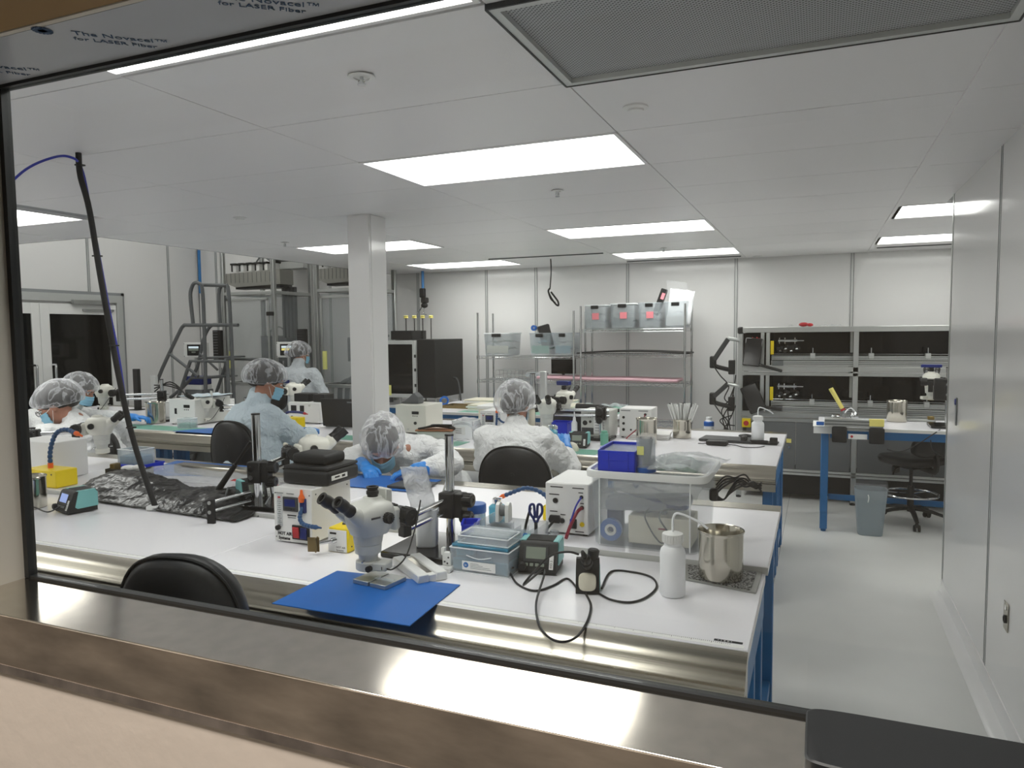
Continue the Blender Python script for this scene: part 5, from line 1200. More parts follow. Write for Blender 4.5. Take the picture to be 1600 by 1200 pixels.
mb = MB().grid(16, 6, lambda u, v: (.30*(u-.5), .12*(v-.5), .012+.03*abs(noise.noise((u*5, v*4, 2))))); o = mb.obj('clear_bags', 'bag'); o.location = (-2.44, 4.60, TC+.003); solid(o, .002); tag(o, 'clear bags lying in front of the label-lined box', 'bag')
o = MB().b2(-.55, -.10, 0, .55, .10, .002).obj('green_mat', 'green_mat'); o.location = (-2.85, 4.58, TC+.0006); tag(o, 'green bench mat running past the column on the second bench', 'mat')
# -- centre: laptop, hot air unit behind P3, scope
q = G(520, 670, z=TC)
t = thing('open_laptop', 'open black laptop seen from behind, left of the column', 'laptop', (-3.70, 5.22, TC+EPS), math.radians(4))
MB().box((0, -.02, .008), (.34, .22, .014), bev=.003).obj('keyboard_base', 'black', t)
MB().box((0, -.155, .125), (.36, .012, .235), bev=.003, rot=Matrix.Rotation(.12, 3, 'X')).obj('screen_lid', 'black', t); MB().box((.10, -.176, .215), (.05, .0015, .012), rot=Matrix.Rotation(.12, 3, 'X')).obj('lid_mark', 'mid_grey', t)
t = psu('white instrument box with two black modules behind the worker in the blue gown', (-4.17, 5.32, TC+EPS), .34, .25, .185)
for x, w_ in ((-.11, .06), (-.02, .045)): MB().box((x, -.128, .128), (w_, .004, .06), bev=.001).obj('module', 'black', t)
for x in (-.11, -.02): MB().box((x, -.1275, .09), (.035, .001, .008)).obj('print_line', 'mid_grey', t)
MB().lathe([(.009, 0), (.009, .006), (0, .006)], (.06, -.127, .16), (.06, -9, .16), 12).obj('connector', 'scope_grey', t)
MB().lathe([(.010, 0), (.010, .006), (0, .006)], (-.13, -.127, .055), (-.13, -9, .055), 12).obj('connector', 'black', t)
t = thing('yellow_heater', 'yellow heater block with segmented hose near the black laptop', 'instrument', (-4.02, 4.88, TC+EPS)); MB().box((0, 0, .05), (.13, .12, .09), bev=.004).obj('cover', 'yellow', t); MB().box((0, .0, .004), (.14, .13, .008)).obj('base_plate', 'black', t)
seg_hose([(-.09, 0, .03), (-.10, 0, .09), (-.08, 0, .13), (0, -.01, .14), (.08, -.02, .14), (.13, -.03, .135)], .011, t, tip='red', m='blue_dark')
q = G(462, 640, y=5.65)
microscope('small cream microscope in the distance between the two workers', (q.x-.03, 5.68, q.z+.03), math.radians(150), (q.x-.30, 5.55), (TC, 1.15), cable=False, port=False, base=(.18, .18))
t = thing('black_box', 'pair of black equipment boxes below the small cream microscope', 'box', (q.x+.03, 5.52, TC+.22)); MB().box((0, 0, .035), (.16, .14, .07), bev=.004).obj('left_box', 'black', t); MB().box((.19, 0, .035), (.12, .14, .07), bev=.004).obj('right_box', 'black', t)
t.location = (-4.25, 5.33, TC+.1865)
# -- left C stuff
p = G(266, 660, z=TC)
t = psu('white controller with grey side and a blue-trimmed cloth on top', (-5.15, 4.98, TC+EPS), .30, .42, .225, m='white_paint')
MB().box((.1515, 0, .115), (.002, .41, .21)).obj('grey_side', 'scope_grey', t)
MB().box((.06, -.213, .165), (.07, .002, .026)).obj('display', 'black', t)
for k in range(3): MB().cyl((.035+k*.022, -.211, .135), (.035+k*.022, -.215, .135), .005, n=8).obj('push_button', 'black', t)
MB().box((-.07, -.213, .12), (.025, .003, .05)).obj('rocker', 'black', t)
mb = MB().grid(10, 8, lambda u, v: (.30*(u-.5), .34*(v-.5), .012+.014*noise.noise((u*4, v*4, 1)))); o = mb.obj('cloth', 'gown_blue'); o.location = (-5.10, 5.0, TC+.236); solid(o, .003); tag(o, 'pale wipe with blue trim lying on the white controller', 'cloth')
p = G(223, 655, z=TC)
pot('steel beaker on the second bench beside the white controller, left', (-5.50, 4.80, TC+EPS), .085, .19)
t = clear_box('small clear box of green parts in front of the white controller', (-4.93, 4.62, TC+EPS), .1, .13, .09, .085, fill=('green_mat', .5))
q = G(312, 662, y=4.85)
S5 = microscope('white microscope with black eyepieces at left, in front of the rolling ladder', (q.x, 4.90, q.z+.02), math.radians(-38), (q.x+.30, 5.10), (TC, 1.08), cable=True, port=False, base=(.24, .2))
MB().box((.0, .07, .225), (.085, .014, .075), bev=.003).obj('back_plate', 'scope_grey', S5)
t = hot_air('white hot air unit half hidden behind the left white microscope', (q.x-.10, 5.20, TC+EPS), w=.16, d=.2, h=.19, htext=False)
q = G(158, 640, y=4.65)
S4 = microscope('white microscope in front of the worker at far left', (q.x, 4.68, q.z+.0), math.radians(-75), (q.x+.42, 4.95), (TC, 1.24), cable=True, port=False, base=(.24, .2))
mb = MB()
for k in range(3): mb.tube([(q.x+.35, 4.93, 1.13+.03*k), (q.x+.50, 4.97, 1.22-.02*k), (q.x+.66, 4.98, 1.12), (q.x+.72, 5.0, .95), (q.x+.70, 5.02, TC+.01)], .006, 6, 5)
tag(mb.obj('cable_bundle', 'black'), 'black cables arching behind the far left microscope clamp', 'cable')
for px, py, l in ((214, 600, 'black upright monitor edge standing against the left wall'), (241, 602, 'slim grey post beside the arching cables')):
    s_ = G(px, py, y=5.6); dz_ = .16 if px == 214 else .10
    t = thing('upright_post', l, 'post', (s_.x, 5.6, TC+EPS)); MB().b2(-.035, -.02, .01, .035, .02, s_.z+dz_-TC, bev=.003).obj('post', 'black' if px == 214 else 'alu_white', t); MB().b2(-.06, -.06, 0, .06, .06, .01).obj('post_foot', 'black', t)
t = thing('white_case', 'long low white case behind the steel beaker at left', 'case', (-5.75, 5.25, TC+EPS)); MB().box((0, 0, .075), (.46, .22, .14), bev=.01, seg=2).obj('case_body', 'white_plastic', t); MB().box((0, 0, .152), (.48, .24, .014), bev=.004).obj('case_lid', 'white_plastic', t)
o = MB().b2(-.9, -.11, 0, .75, .11, .002).obj('green_mat', 'green_mat'); o.location = (-5.25, 4.55, TC+.0006); tag(o, 'green bench mat at the left of the second bench', 'mat')
pts = [G(268, 672, z=TC), G(330, 678, z=TC), G(335, 660, z=TC), G(300, 658, z=TC)]
mb = MB().prism([(-4.86, 4.40), (-4.25, 4.40), (-4.22, 4.66), (-4.70, 4.66)], TC+.0032, TC+.006); tag(mb.obj('bench_mat', 'blue_mat'), 'blue bench mat left of the worker in the blue gown', 'mat')
mb = MB().grid(16, 8, lambda u, v: (.62*(u-.5), .22*(v-.5), .012+.04*abs(noise.noise((u*4, v*3, 6))))); o = mb.obj('white_cloth', 'gown'); o.location = (-4.30, 4.85, TC+.006); solid(o, .004); tag(o, 'crumpled white cloth on the bench left of the worker in the blue gown', 'cloth')
# front left chairs and mid chair
stool('empty black lab chair seen from behind at the near left of the front bench', (-1.60, 1.60, 0), math.radians(12), .50, (.665, 1.068), .188, ex=2.6, thick=.045)
stool('black chair behind the worker in the pale blue gown, left of the tall pole', (-3.50, 3.84, 0), math.radians(-4), .60, (.70, 1.09), .20)
stool('black chair of the worker in the striped white gown, facing away', (-1.605, 3.98, 0), math.radians(6), .56, (.62, 1.003), .215)
stool('black chair at left beside the white microscope, mostly hidden', (-4.66, 3.86, 0), math.radians(-20), .55, (.60, .985), .20)
stool('black chair beyond the second bench at the foot of the ladder', (-5.68, 6.35, 0), math.radians(185), .62, (.78, 1.125), .21, button=False)
stool('black low-backed drafting chair with chrome foot ring under the right table', (.74, 6.90, 0), math.radians(38),   .58, (.60, .755), .19, ex=4, button=False)
stool('black chair beyond the right table with only its rounded back showing', (.68, 7.20+.0, 0), math.radians(172), .50, (.66, .985), .19, button=False) if False else None
# trash can
t = thing('trash_can', 'grey waste bin with clear liner under the blue-legged table at right', 'bin', (.395, 6.42, 0), .05)
prof = [(0, 0, 0, .086, .062), (0, 0, .004, .09, .066), (0, 0, .37, .118, .098), (0, 0, .372, .120, .100), (0, 0, .372, .114, .094), (0, 0, .02, .086, .062)]
MB().loft(prof, 36, 4).obj('bin_body', 'trash_grey', t)
o = MB().loft([(0, 0, .30, .119, .099), (0, 0, .33, .128, .107), (0, 0, .345, .122, .102), (0, 0, .38, .124, .104), (0, 0, .425, .120, .100), (0, 0, .425, .117, .097), (0, 0, .30, .105, .085)], 36, 4, cap=False).obj('bin_liner', 'bag', t)
MB().tube([(-.03, -.106, .34), (-.025, -.112, .315), (-.03, -.108, .28)], .004, 6, 3).obj('liner_knot', 'white_plastic', t)
# ================================================================== table D contents
pot('polished steel pot on the right table in front of the black glass rig', (.607, 6.90, TC+EPS), .078, .175)
t = thing('rail_fixture', 'aluminium profile on two black clamps hanging over the near edge of the right table', 'fixture', (.255, 6.335, 0))
MB().b2(-.21, -.035, TC+.012, .21, .04, TC+.075, bev=.003).obj('aluminium_rail', 'aluminium', t)
mb = MB()
for z in (.03, .055): mb.b2(-.208, -.0365, TC+z-.003, .208, -.035, TC+z+.003)
mb.obj('rail_groove', 'dark_grey', t)
MB().b2(.11, -.037, TC+.022, .215, .0, TC+.078, bev=.002).obj('yellow_foam', 'yellow_pale', t)
MB().b2(-.27, -.02, TC+.014, -.212, .03, TC+.04, bev=.003).obj('blue_tip', 'blue_lid', t)
for x in (-.10, .165):
    MB().b2(x-.055, -.05, TC-.115, x+.055, -.005, TC+.010, bev=.012, seg=2).obj('clamp', 'black', t)
MB().b2(-.035, -.02, TC-.085, .10, -.010, TC-.045).obj('clamp_plate', 'white_paint', t); MB().lathe([(.010, 0), (.010, .001), (0, .001)], (-.01, -.0205, TC-.065), (-.01, -9, TC-.065), 12).obj('round_mark', 'red', t)
t = thing('paper_sheet', 'white paper sheet hanging over the left end of the right table', 'paper', (0, 0, 0)); MB().b2(-.035, 6.35, TC-.055, .10, 6.356, TC+.001).obj('sheet_front', 'paper', t); MB().b2(-.04, 6.352, TC+.0008, .20, 6.75, TC+.002).obj('sheet_top', 'paper', t)
t = thing('lever_tool', 'hand tool with upright wooden handle and steel springs on the right table', 'tool', (.20, 6.62, TC+EPS))
MB().b2(-.14, -.06, 0, .10, .06, .02, bev=.003).obj('tool_base', 'dark_grey', t)
MB().cyl((-.02, 0, .125), (-.11, 0, .29), .016, .019, 14).obj('wooden_handle', 'yellow_pale', t); MB().cyl((-.018, 0, .12), (-.012, 0, .108), .020, n=12).obj('red_collar', 'red', t)
mb = MB(); mb.cyl((0, 0, .02), (-.01, 0, .11), .010, n=10); mb.tube([(.0, 0, .09), (.04, 0, .13), (.08, 0, .10), (.10, 0, .05)], .006, 8, 5); mb.ell((.07, 0, .06), (.035, .03, .04), 14, 8); mb.b2(-.10, -.03, .02, -.03, .03, .07, bev=.008); mb.obj('steel_mechanism', 'chrome', t)
q = G(1452, 640, y=6.86)
S8 = microscope('white microscope with blue top on the right table next to the partition', (q.x, 6.80, 1.06), math.radians(172), (q.x+.10, 6.62), (TC, 1.33), cable=False, port=True, base=(.26, .26), pole_r=.022, beige='scope', rods=False)
MB().box((0, .022, .275), (.15, .05, .025), bev=.004).obj('blue_camera', 'blue_dark', S8)
MB().box((-.10, .20, .10), (.16, .05, .17), bev=.008).obj('black_clamp', 'black', S8)
for z in (.06, .14): MB().cyl((-.12, .225, z), (-.12, .229, z), .014, n=14).obj('clamp_bolt', 'chrome', S8)
t = thing('steel_vise', 'flat steel slide with brass parts beside the microscope foot on the right table', 'fixture', (.80, 6.98, TC+EPS)); MB().b2(-.13, -.05, 0, .10, .05, .018, bev=.003).obj('slide', 'aluminium', t); MB().b2(.04, -.04, .0185, .09, .0, .045, bev=.003).obj('brass_block', 'brass', t)
cable('cable', 'thin black cord drooping under the front edge of the right table', [(.86, 6.40, TC+.005), (.80, 6.335, TC-.03), (.68, 6.32, TC-.12), (.58, 6.33, TC-.17), (.50, 6.36, TC-.16)], .004)
cable('cable', 'thin black cord sagging below the table beside the partition', [(.80, 6.40, TC-.08), (.81, 6.34, TC-.15), (.90, 6.32, TC-.20), (1.02, 6.33, TC-.21)], .004)
# ================================================================== table E contents (white trays)
random.seed(5)
ex = [(-3.05, 6.72, .42, .34, 'long white tray stack nearest the worker on the white table'), (-2.45, 6.86, .55, .36, 'wide white tray stack in the middle of the white table'), (-3.30, 7.20, .50, .30, 'flat white panels at the back left of the white table'), (-2.60, 7.28, .50, .28, 'flat white panels at the back of the white table')]
for x, y_, sx, sy, l in ex:
    t = thing('tray_stack', l, 'trays', (x, y_, TC+EPS))
    for k in range(4): MB().box((.01*(k % 2), 0, .008+k*.016), (sx-.02*(k % 2), sy, .014), bev=.002).obj('white_tray', 'cream' if k % 2 else 'white_plastic', t)
o = MB().b2(-3.3, 6.45, TC+.0006, -1.75, 7.5, TC+.0028).obj('green_mat', 'green_mat'); tag(o, 'green mat covering the white table under the trays', 'mat')
mb = MB().grid(14, 8, lambda u, v: (.45*(u-.5), .3*(v-.5), .02+.07*abs(noise.noise((u*3, v*3, 6))))); o = mb.obj('bag_heap', 'bag_dense'); o.location = (-1.98, 7.05, TC+.008); solid(o, .004); tag(o, 'heap of clear bags with a black pen on the right end of the white table', 'bag')
t = thing('black_pouch', 'black tapered pouch lying on a white box in front of the trays', 'pouch', (-1.92, 6.55, TC+.06), .0)
MB().loft([(0, 0, -.13, .05, .03), (0, 0, -.12, .055, .035), (0, 0, .10, .05, .03), (0, 0, .30, .01, .006)], 20, 2.6).obj('pouch_body', 'black_soft', t); t.rotation_euler = (0, PI/2, 0); t.location = (-1.95, 6.48, TC+.063)
t = thing('picture_frame', 'open dark rectangular frame at the back left of the white table', 'frame', (-3.45, 6.85, TC+EPS)); mb = MB(); mb.b2(-.18, -.12, 0, .18, -.10, .03); mb.b2(-.18, .10, 0, .18, .12, .03); mb.b2(-.18, -.1, 0, -.16, .1, .03); mb.b2(.16, -.1, 0, .18, .1, .03); mb.obj('frame_bars', 'rust', t)
q = G(722, 620, y=7.3); t = thing('blue_roll', 'small blue tape roll standing on the white table', 'tape', (-3.74, 7.0, TC+EPS)); MB().lathe([(.03, -.02), (.05, -.02), (.05, .02), (.03, .02), (.03, -.02)], (0, 0, .051), (.4, -1, .051), 20, cap=False).obj('roll', 'blue_lid', t)
# ================================================================== black cabinet on the small table
t = thing('black_cabinet', 'tall black instrument cabinet with glass door and sticky note', 'cabinet', (-4.42, 7.80, .8008))
MB().b2(-.20, -.36, .09, .33, .36, .77, bev=.004).obj('cabinet_body', 'black', t)
for x in (-.17, .30):
    for y_ in (-.3, .3): MB().cyl((x, y_, 0), (x, y_, .091), .012, n=8).obj('leg', 'alu_white', t)
fx = -.364
mb = MB()
for a_ in ((-.33, -.405, .09, -.285, -.365, .76), (.055, -.405, .09, .10, -.365, .76), (-.285, -.405, .715, .055, -.365, .76), (-.285, -.405, .09, .055, -.365, .135)): mb.b2(*a_, bev=.003)
mb.obj('door_frame', 'alu_white', t); MB().b2(-.285, -.39, .135, .055, -.38, .715).obj('door_glass', 'glass_dark', t)
MB().b2(-.33, -.364, .09, -.20, .20, .76, bev=.003).obj('left_module', 'mid_grey', t)
MB().b2(-.32, -.407, .115, -.235, -.4055, .235).obj('sticky_note', 'note_yellow', t)
for z in (.22, .40, .56): MB().b2(.085, -.415, z, .105, -.405, z+.035).obj('hinge', 'black', t)
MB().b2(-.27, -.34, .771, .02, .0, .875, bev=.004).obj('top_unit', 'black', t)
for k in range(4):
    x = -.16+k*.085+.02; y_ = -.20+.05*k
    MB().cyl((x, y_, .875 if x < .02 else .771), (x, y_, 1.02), .006, n=8).obj('knob_stem', 'black', t); MB().lathe([(.02, 0), (.03, .006), (.022, .018), (.03, .028), (.02, .034), (0, .034)], (x, y_, 1.02), (x, y_, 2), 12).obj('yellow_knob', 'yellow_pale', t)
MB().tube([(.33, .1, .30), (.38, .1, .28), (.42, .08, .16), (.45, .05, .01)], .012, 8, 5).obj('black_hose', 'dark_grey', t)
# ================================================================== wire shelving
def shelf_unit(label, x0, x1, y0, y1, zs, ztop):
    t = thing('wire_shelving', label, 'shelf', (x0, y0, 0)); W, Dp = x1-x0, y1-y0
    pm_ = None
    for x in (0, W):
        for y_ in (0, Dp):
            mb = MB(); mb.cyl((x, y_, .03), (x, y_, ztop), .0125, n=12); mb.lathe([(.0145, 0), (.0145, .006)], (x, y_, ztop-.006), (x, y_, 9), 12); mb.cyl((x, y_, 0), (x, y_, .03), .02, .012, 10); mb.obj('post', 'chrome', t)
    me_ = None
    for z in zs:
        mb = MB()
        for y_ in (.0, Dp):
            for dz in (0, -.028): mb.cyl((.02, y_, z+dz), (W-.02, y_, z+dz), .0035, n=6)
            n = int(W/.045); pts = [(.03+(W-.06)*k/n, y_, z-.002-(.026 if k % 2 else 0)) for k in range(n+1)]
            mb.tube(pts, .0028, 5, 0)
        for x in (.0, W):
            for dz in (0, -.028): mb.cyl((x, .02, z+dz), (x, Dp-.02, z+dz), .0035, n=6)
        n = int(W/.03)
        for k in range(1, n): mb.cyl((W*k/n, .005, z+.002), (W*k/n, Dp-.005, z+.002), .0018, n=4, cap=False)
        for yy in (Dp*.35, Dp*.65): mb.cyl((.01, yy, z-.001), (W-.01, yy, z-.001), .003, n=5)
        sh = mb.obj('wire_shelf', 'chrome', t)
        if me_: 
            pass
        for x in (0, W):
            for y_ in (0, Dp): MB().cyl((x, y_, z-.035), (x, y_, z+.008), .017, .016, 10).obj('collar', 'chrome', sh)
    return t
shelf_unit('left lower chrome wire shelving unit against the back wall', -3.79, -2.585, 7.97, 8.42, (1.36, 1.075, .62, .15), 1.88)
shelf_unit('right taller chrome wire shelving unit against the back wall', -2.50, -1.335, 7.97, 8.42, (1.665, 1.385, 1.065, .62, .15), 1.93)
def shelf_bin(label, x0, x1, z, h, fillm, note=None, latch=True, y0=8.0, y1=8.38, lid=True):
    t = thing('clear_bin', label, 'bin', ((x0+x1)/2, (y0+y1)/2, z)); hx, hy = (x1-x0)/2, (y1-y0)/2
    MB().loft([(0, 0, 0, hx*.90, hy*.92), (0, 0, .01, hx*.92, hy*.94), (0, 0, h, hx, hy), (0, 0, h, hx-.004, hy-.004), (0, 0, .012, hx*.90, hy*.92)], 36, 9).obj('bin_wall', 'clear_tub', t)
    MB().loft([(0, 0, h-.012, hx*1.0, hy*1.0), (0, 0, h-.012, hx*1.03, hy*1.02), (0, 0, h+.002, hx*1.03, hy*1.02), (0, 0, h+.002, hx, hy)], 36, 9, cap=lid).obj('bin_lid' if lid else 'bin_rim', 'poly_white' if lid else 'clear_tub', t)
    if latch: MB().box((0, -hy*1.0-.008, h-.028), (hx*.66, .016, .040), bev=.004).obj('latch', 'black', t)
    if note: MB().box((note, -hy*.99-.006, h*.52), (.078, .0015, .072)).obj('pink_note', 'note_pink', t)
    for k, m in enumerate(fillm):
        MB().grid(8, 8, lambda u, v: ((u-.5)*hx*1.5+.0, (v-.5)*hy*1.5, .03+h*(.22+.55*k/max(1, len(fillm)))+.03*noise.noise((u*3, v*3, k+hx*9))+.02*noise.noise((u*8, v*7, k)))).obj('contents', m, t)
        MB().grid(8, 6, lambda u, v: ((u-.5)*hx*1.55, -hy*.86+.006*noise.noise((u*6, v*6, k)), .014+h*(.05+.68*v*(k+1)/len(fillm))+.015*noise.noise((u*5, 1, k)))).obj('contents', m, t) if k == 0 else None
    return t
ZT = 1.6715
shelf_bin('leftmost clear latched bin with a pink note on the top right shelf', -2.475, -2.215, ZT, .27, ['bag_dense', 'bag'], .01)
shelf_bin('second clear latched bin from the left, darker contents, on the top right shelf', -2.175, -1.885, ZT, .28, ['mid_grey', 'bag'], .015)
shelf_bin('third clear bin with pink note and dark folder sticking out, on the top right shelf', -1.86, -1.60, ZT, .28, ['bag_dense', 'dark_grey'], .01, lid=False)
shelf_bin('rightmost overfull bin with white sheets bulging out, on the top right shelf', -1.575, -1.315, ZT, .285, ['paper', 'bag_dense'], None, lid=False)
ZL = 1.3665
shelf_bin('clear bin with cream contents at the left of the left shelving unit', -3.74, -3.38, ZL, .27, ['cream', 'cream'], None)
shelf_bin('open clear bin of teal parts with a black bag in it on the left unit', -3.15, -2.875, ZL, .265, ['green_mat', 'blue_clear'], None, lid=False)
shelf_bin('grey-blue clear bin at the right end of the left unit', -2.85, -2.615, ZL, .265, ['blue_clear', 'mid_grey'], None, lid=False)
MB
t = thing('black_bag', 'black folder and blue roll sticking out of the open bin on the left unit', 'bag', (-3.02, 8.15, ZL+.06)); MB().box((.03, 0, .17), (.14, .06, .26), bev=.01, rot=Matrix.Rotation(-.25, 3, 'Y')).obj('bag_body', 'black_soft', t); MB().lathe([(.012, 0), (.034, 0), (.034, .04), (.012, .04), (.012, 0)], (-.10, -.02, .265), (-.10, -1, .265), 18, cap=False).obj('blue_roll', 'blue_lid', t)
t = thing('folder', 'black folder with red tag leaning out of the third top bin', 'folder', (-1.70, 8.16, ZT+.05)); MB().box((.06, 0, .24), (.06, .10, .30), bev=.006, rot=Matrix.Rotation(.35, 3, 'Y')).obj('folder_body', 'black', t); MB().box((.10, -.056, .30), (.035, .002, .07), rot=Matrix.Rotation(.35, 3, 'Y')).obj('red_tag', 'note_pink', t)
t = thing('white_sheets', 'white sheets and film bulging over the rightmost top bin', 'sheets', (-1.43, 8.17, ZT+.03))
o = MB().grid(10, 12, lambda u, v: ((u-.5)*.26+.05*v, -.10+.02*noise.noise((u*3, v*3, 1)), .0+.40*v-.04*u*v+.01*noise.noise((u*5, v*5, 7)))).obj('sheet', 'poly_white', t); solid(o, .006)
o = MB().grid(10, 12, lambda u, v: ((u-.5)*.22-.02*v, -.07+.02*noise.noise((u*3, v*3, 3)), .05+.44*v-.03*u+.01*noise.noise((u*5, v*5, 9)))).obj('film_bag', 'bag', t); solid(o, .004)
for (x0, x1, z, m, l, nm, th) in ((-2.56, -1.30, 1.3895, 'black_soft', 'long flat black cover bowed across the middle right shelf', 'black_cover', .016), (-3.05, -1.42, 1.082, 'pink', 'long pink foam sheet lying across both lower shelves', 'pink_foam', .030)):
    mb = MB().grid(24, 4, lambda u, v: (x0+(x1-x0)*u, 8.0+.36*v, z+th/2+ (.022*math.sin(PI*u) if nm == 'black_cover' else .014*(1-u)+.003*math.sin(u*12))))
    o = mb.obj(nm, m); solid(o, th); tag(o, l, 'cover' if nm == 'black_cover' else 'foam')
t = thing('wall_monitor', 'dark rectangular monitor on the lower left shelving unit, seen through the wires', 'monitor', (-2.83, 8.30, 1.0835)); MB().b2(-.14, -.02, .06, .16, .02, .25, bev=.004).obj('screen', 'acrylic_black', t); MB().b2(-.04, -.05, 0, .05, .04, .006).obj('monitor_foot', 'black', t); MB().b2(-.01, .0, .006, .02, .02, .07).obj('neck', 'black', t)
t = thing('wire_basket', 'low wire basket with clear boxes on the lower shelf of the left unit', 'basket', (-3.40, 8.18, 1.080))
mb = MB()
for z in (.004, .05, .11): mb.tube([(-.2, -.12, z), (.2, -.12, z), (.2, .12, z), (-.2, .12, z), (-.2, -.12, z)], .003, 5, 0)
for k in range(9): mb.tube([(-.2+.05*k, -.12, 0.004), (-.2+.05*k, -.12, .11)], .002, 5, 0)
mb.obj('basket_wire', 'chrome', t)
t = clear_box('clear parts box beside the wire basket on the left unit', (-3.09, 8.12, 1.115), 0, .22, .18, .05, fill=('bag_dense', .6))
# ================================================================== hanging things
t = thing('hanging_lanyard', 'black cord hanging from the ceiling with a coiled plug end', 'cable', (-2.73, 7.62, 0))
MB().tube([(0, 0, CZ-.001), (.004, 0, 2.3), (-.01, 0, 2.12)], .007, 8, 4).obj('cord', 'black', t)
mb = MB(); mb.tube([(-.01, 0, 2.12), (-.03, 0, 2.09), (.0, .0, 2.02), (.05, 0, 1.95), (.085, 0, 1.93), (.08, 0, 1.975), (.04, 0, 2.03), (.0, 0, 2.08)], .010, 8, 5); mb.tube([(-.03, 0, 2.08), (.0, 0, 2.0), (.05, .01, 1.96)], .008, 6, 4); mb.obj('cord_coil', 'black', t)
t = thing('ceiling_drop_hose', 'blue air pipe drop with black regulator hanging near the back left corner', 'hose', (-4.72, 8.30, 0))
MB().cyl((0, 0, 2.20), (0, 0, CZ-.001), .018, n=12).obj('pipe', 'pipe_blue', t); mb = MB(); mb.b2(-.04, -.03, 2.10, .03, .03, 2.22, bev=.01); mb.b2(-.01, -.05, 2.03, .07, .03, 2.10, bev=.01); mb.ell((.03, -.02, 2.0), (.05, .03, .035), 12, 8); mb.obj('regulator', 'black_soft', t)
mb = MB(); mb.tube([(.0, 0, 2.02), (-.05, 0, 1.94), (-.10, 0, 1.90)], .008, 6, 3); mb.tube([(.03, 0, 2.0), (.0, 0, 1.9), (.05, 0, 1.88)], .006, 6, 3); mb.obj('fittings', 'chrome', t)
# main cable drop from ceiling to front left bench
t0 = G(124, 243, y=2.27); t1 = G(160, 450, y=2.30); t2 = G(190, 610, y=2.34); t3 = G(212, 700, y=2.37); t4 = G(243, 793, z=TA+.012)
t = thing('cable_drop', 'dark ribbed cable with blue hose slanting from the ceiling down to the front left bench', 'cable', (0, 0, 0))
top_ = V(t0.x-.005, t0.y, CZ-.001)
MB().tube([top_, (t0.x+.0, t0.y, CZ-.10), G(140, 330, y=2.28), t1, t2, t3, t4], .0125, 10, 6).obj('ribbed_cable', 'black_soft', t)
MB().tube([G(0, 302, y=2.1), G(40, 265, y=2.15), G(80, 247, y=2.2), G(108, 245, y=2.22), G(127, 262, y=2.28), G(142, 330, y=2.31), G(170, 480, y=2.34), G(186, 560, y=2.36), G(205, 680, y=2.39), G(232, 755, y=2.41), G(245, 793, z=TA+.012)], .0055, 8, 6).obj('blue_hose', 'tube_blue', t)
for px, py in ((125, 258), (152, 400), (178, 540), (205, 668)):
    c_ = G(px, py, y=2.28+.0001*(py-250)); MB().box(c_, (.03, .03, .006)).obj('cable_tie', 'black', t)
MB().box((t4.x-.01, t4.y+.0, TA+.012), (.05, .05, .02), bev=.003, rz=.4).obj('white_end_block', 'white_plastic', t)
# blue pipe in the high bay
o = MB().cyl((0, 0, 0), (0, 0, 1.75), .022, n=12).obj('blue_pipe', 'pipe_blue'); pq = G(313, 450, y=8.45); o.location = (pq.x, 8.45, 2.28); tag(o, 'blue vertical air pipe in the high bay corner above the ladder', 'pipe')
# ================================================================== black glass test rig on the right
RY = 7.42
t = thing('test_rig', 'long aluminium rig with black glass bays and grey cabinet doors against the back wall', 'machine', (0, RY, 0))
X0, X1 = -.735, 2.35
def rb(x0, y0, z0, x1, y1, z1, nm, m, par=t, bev=.002): return MB().b2(x0, y0, z0, x1, y1, z1, bev=bev).obj(nm, m, par)
for x in (X0, .285, 1.60, X1-.05):
    for y_ in (0, .62): rb(x-.0, y_, .02, x+.045, y_+.045, 1.62, 'frame_post', 'aluminium')
    MB().cyl((x+.02, .02, 0), (x+.02, .02, .025), .025, n=10).obj('levelling_foot', 'black', t)
rb(X0+.045, -.006, 1.615, X1, .05, 1.665, 'top_beam', 'aluminium'); rb(X0-.004, -.008, 1.60, X0+.05, .052, 1.672, 'corner_cap', 'black', bev=.012)
rb(X0, .052, 1.635, X1, .665, 1.655, 'top_sheet', 'alu_white')
for z0, z1 in ((1.245, 1.290), (1.205, 1.235), (.805, .850), (.765, .795)): rb(X0+.045, .0, z0, X1-.05, .045, z1, 'cross_beam', 'aluminium')
for x in (-.525, -.475):
    for z0, z1 in ((1.29, 1.615), (.85, 1.205)): rb(x, .002, z0, x+.034, .04, z1, 'bay_post', 'aluminium')
for x in (.262, .292):
    for z0, z1 in ((1.42, 1.615), (1.00, 1.205)): rb(x, .10, z0, x+.024, .14, z1, 'bay_post', 'aluminium')
rb(X0+.045, .30, .85, X1-.05, .31, 1.205, 'black_glass_panel', 'acrylic_black'); rb(X0+.045, .30, 1.29, X1-.05, .31, 1.615, 'black_glass_panel', 'acrylic_black')
rb(X0+.047, .03, 1.295, -.527, .036, 1.61, 'black_glass_panel', 'acrylic_black'); rb(X0+.047, .03, .855, -.527, .036, 1.20, 'black_glass_panel', 'acrylic_black')
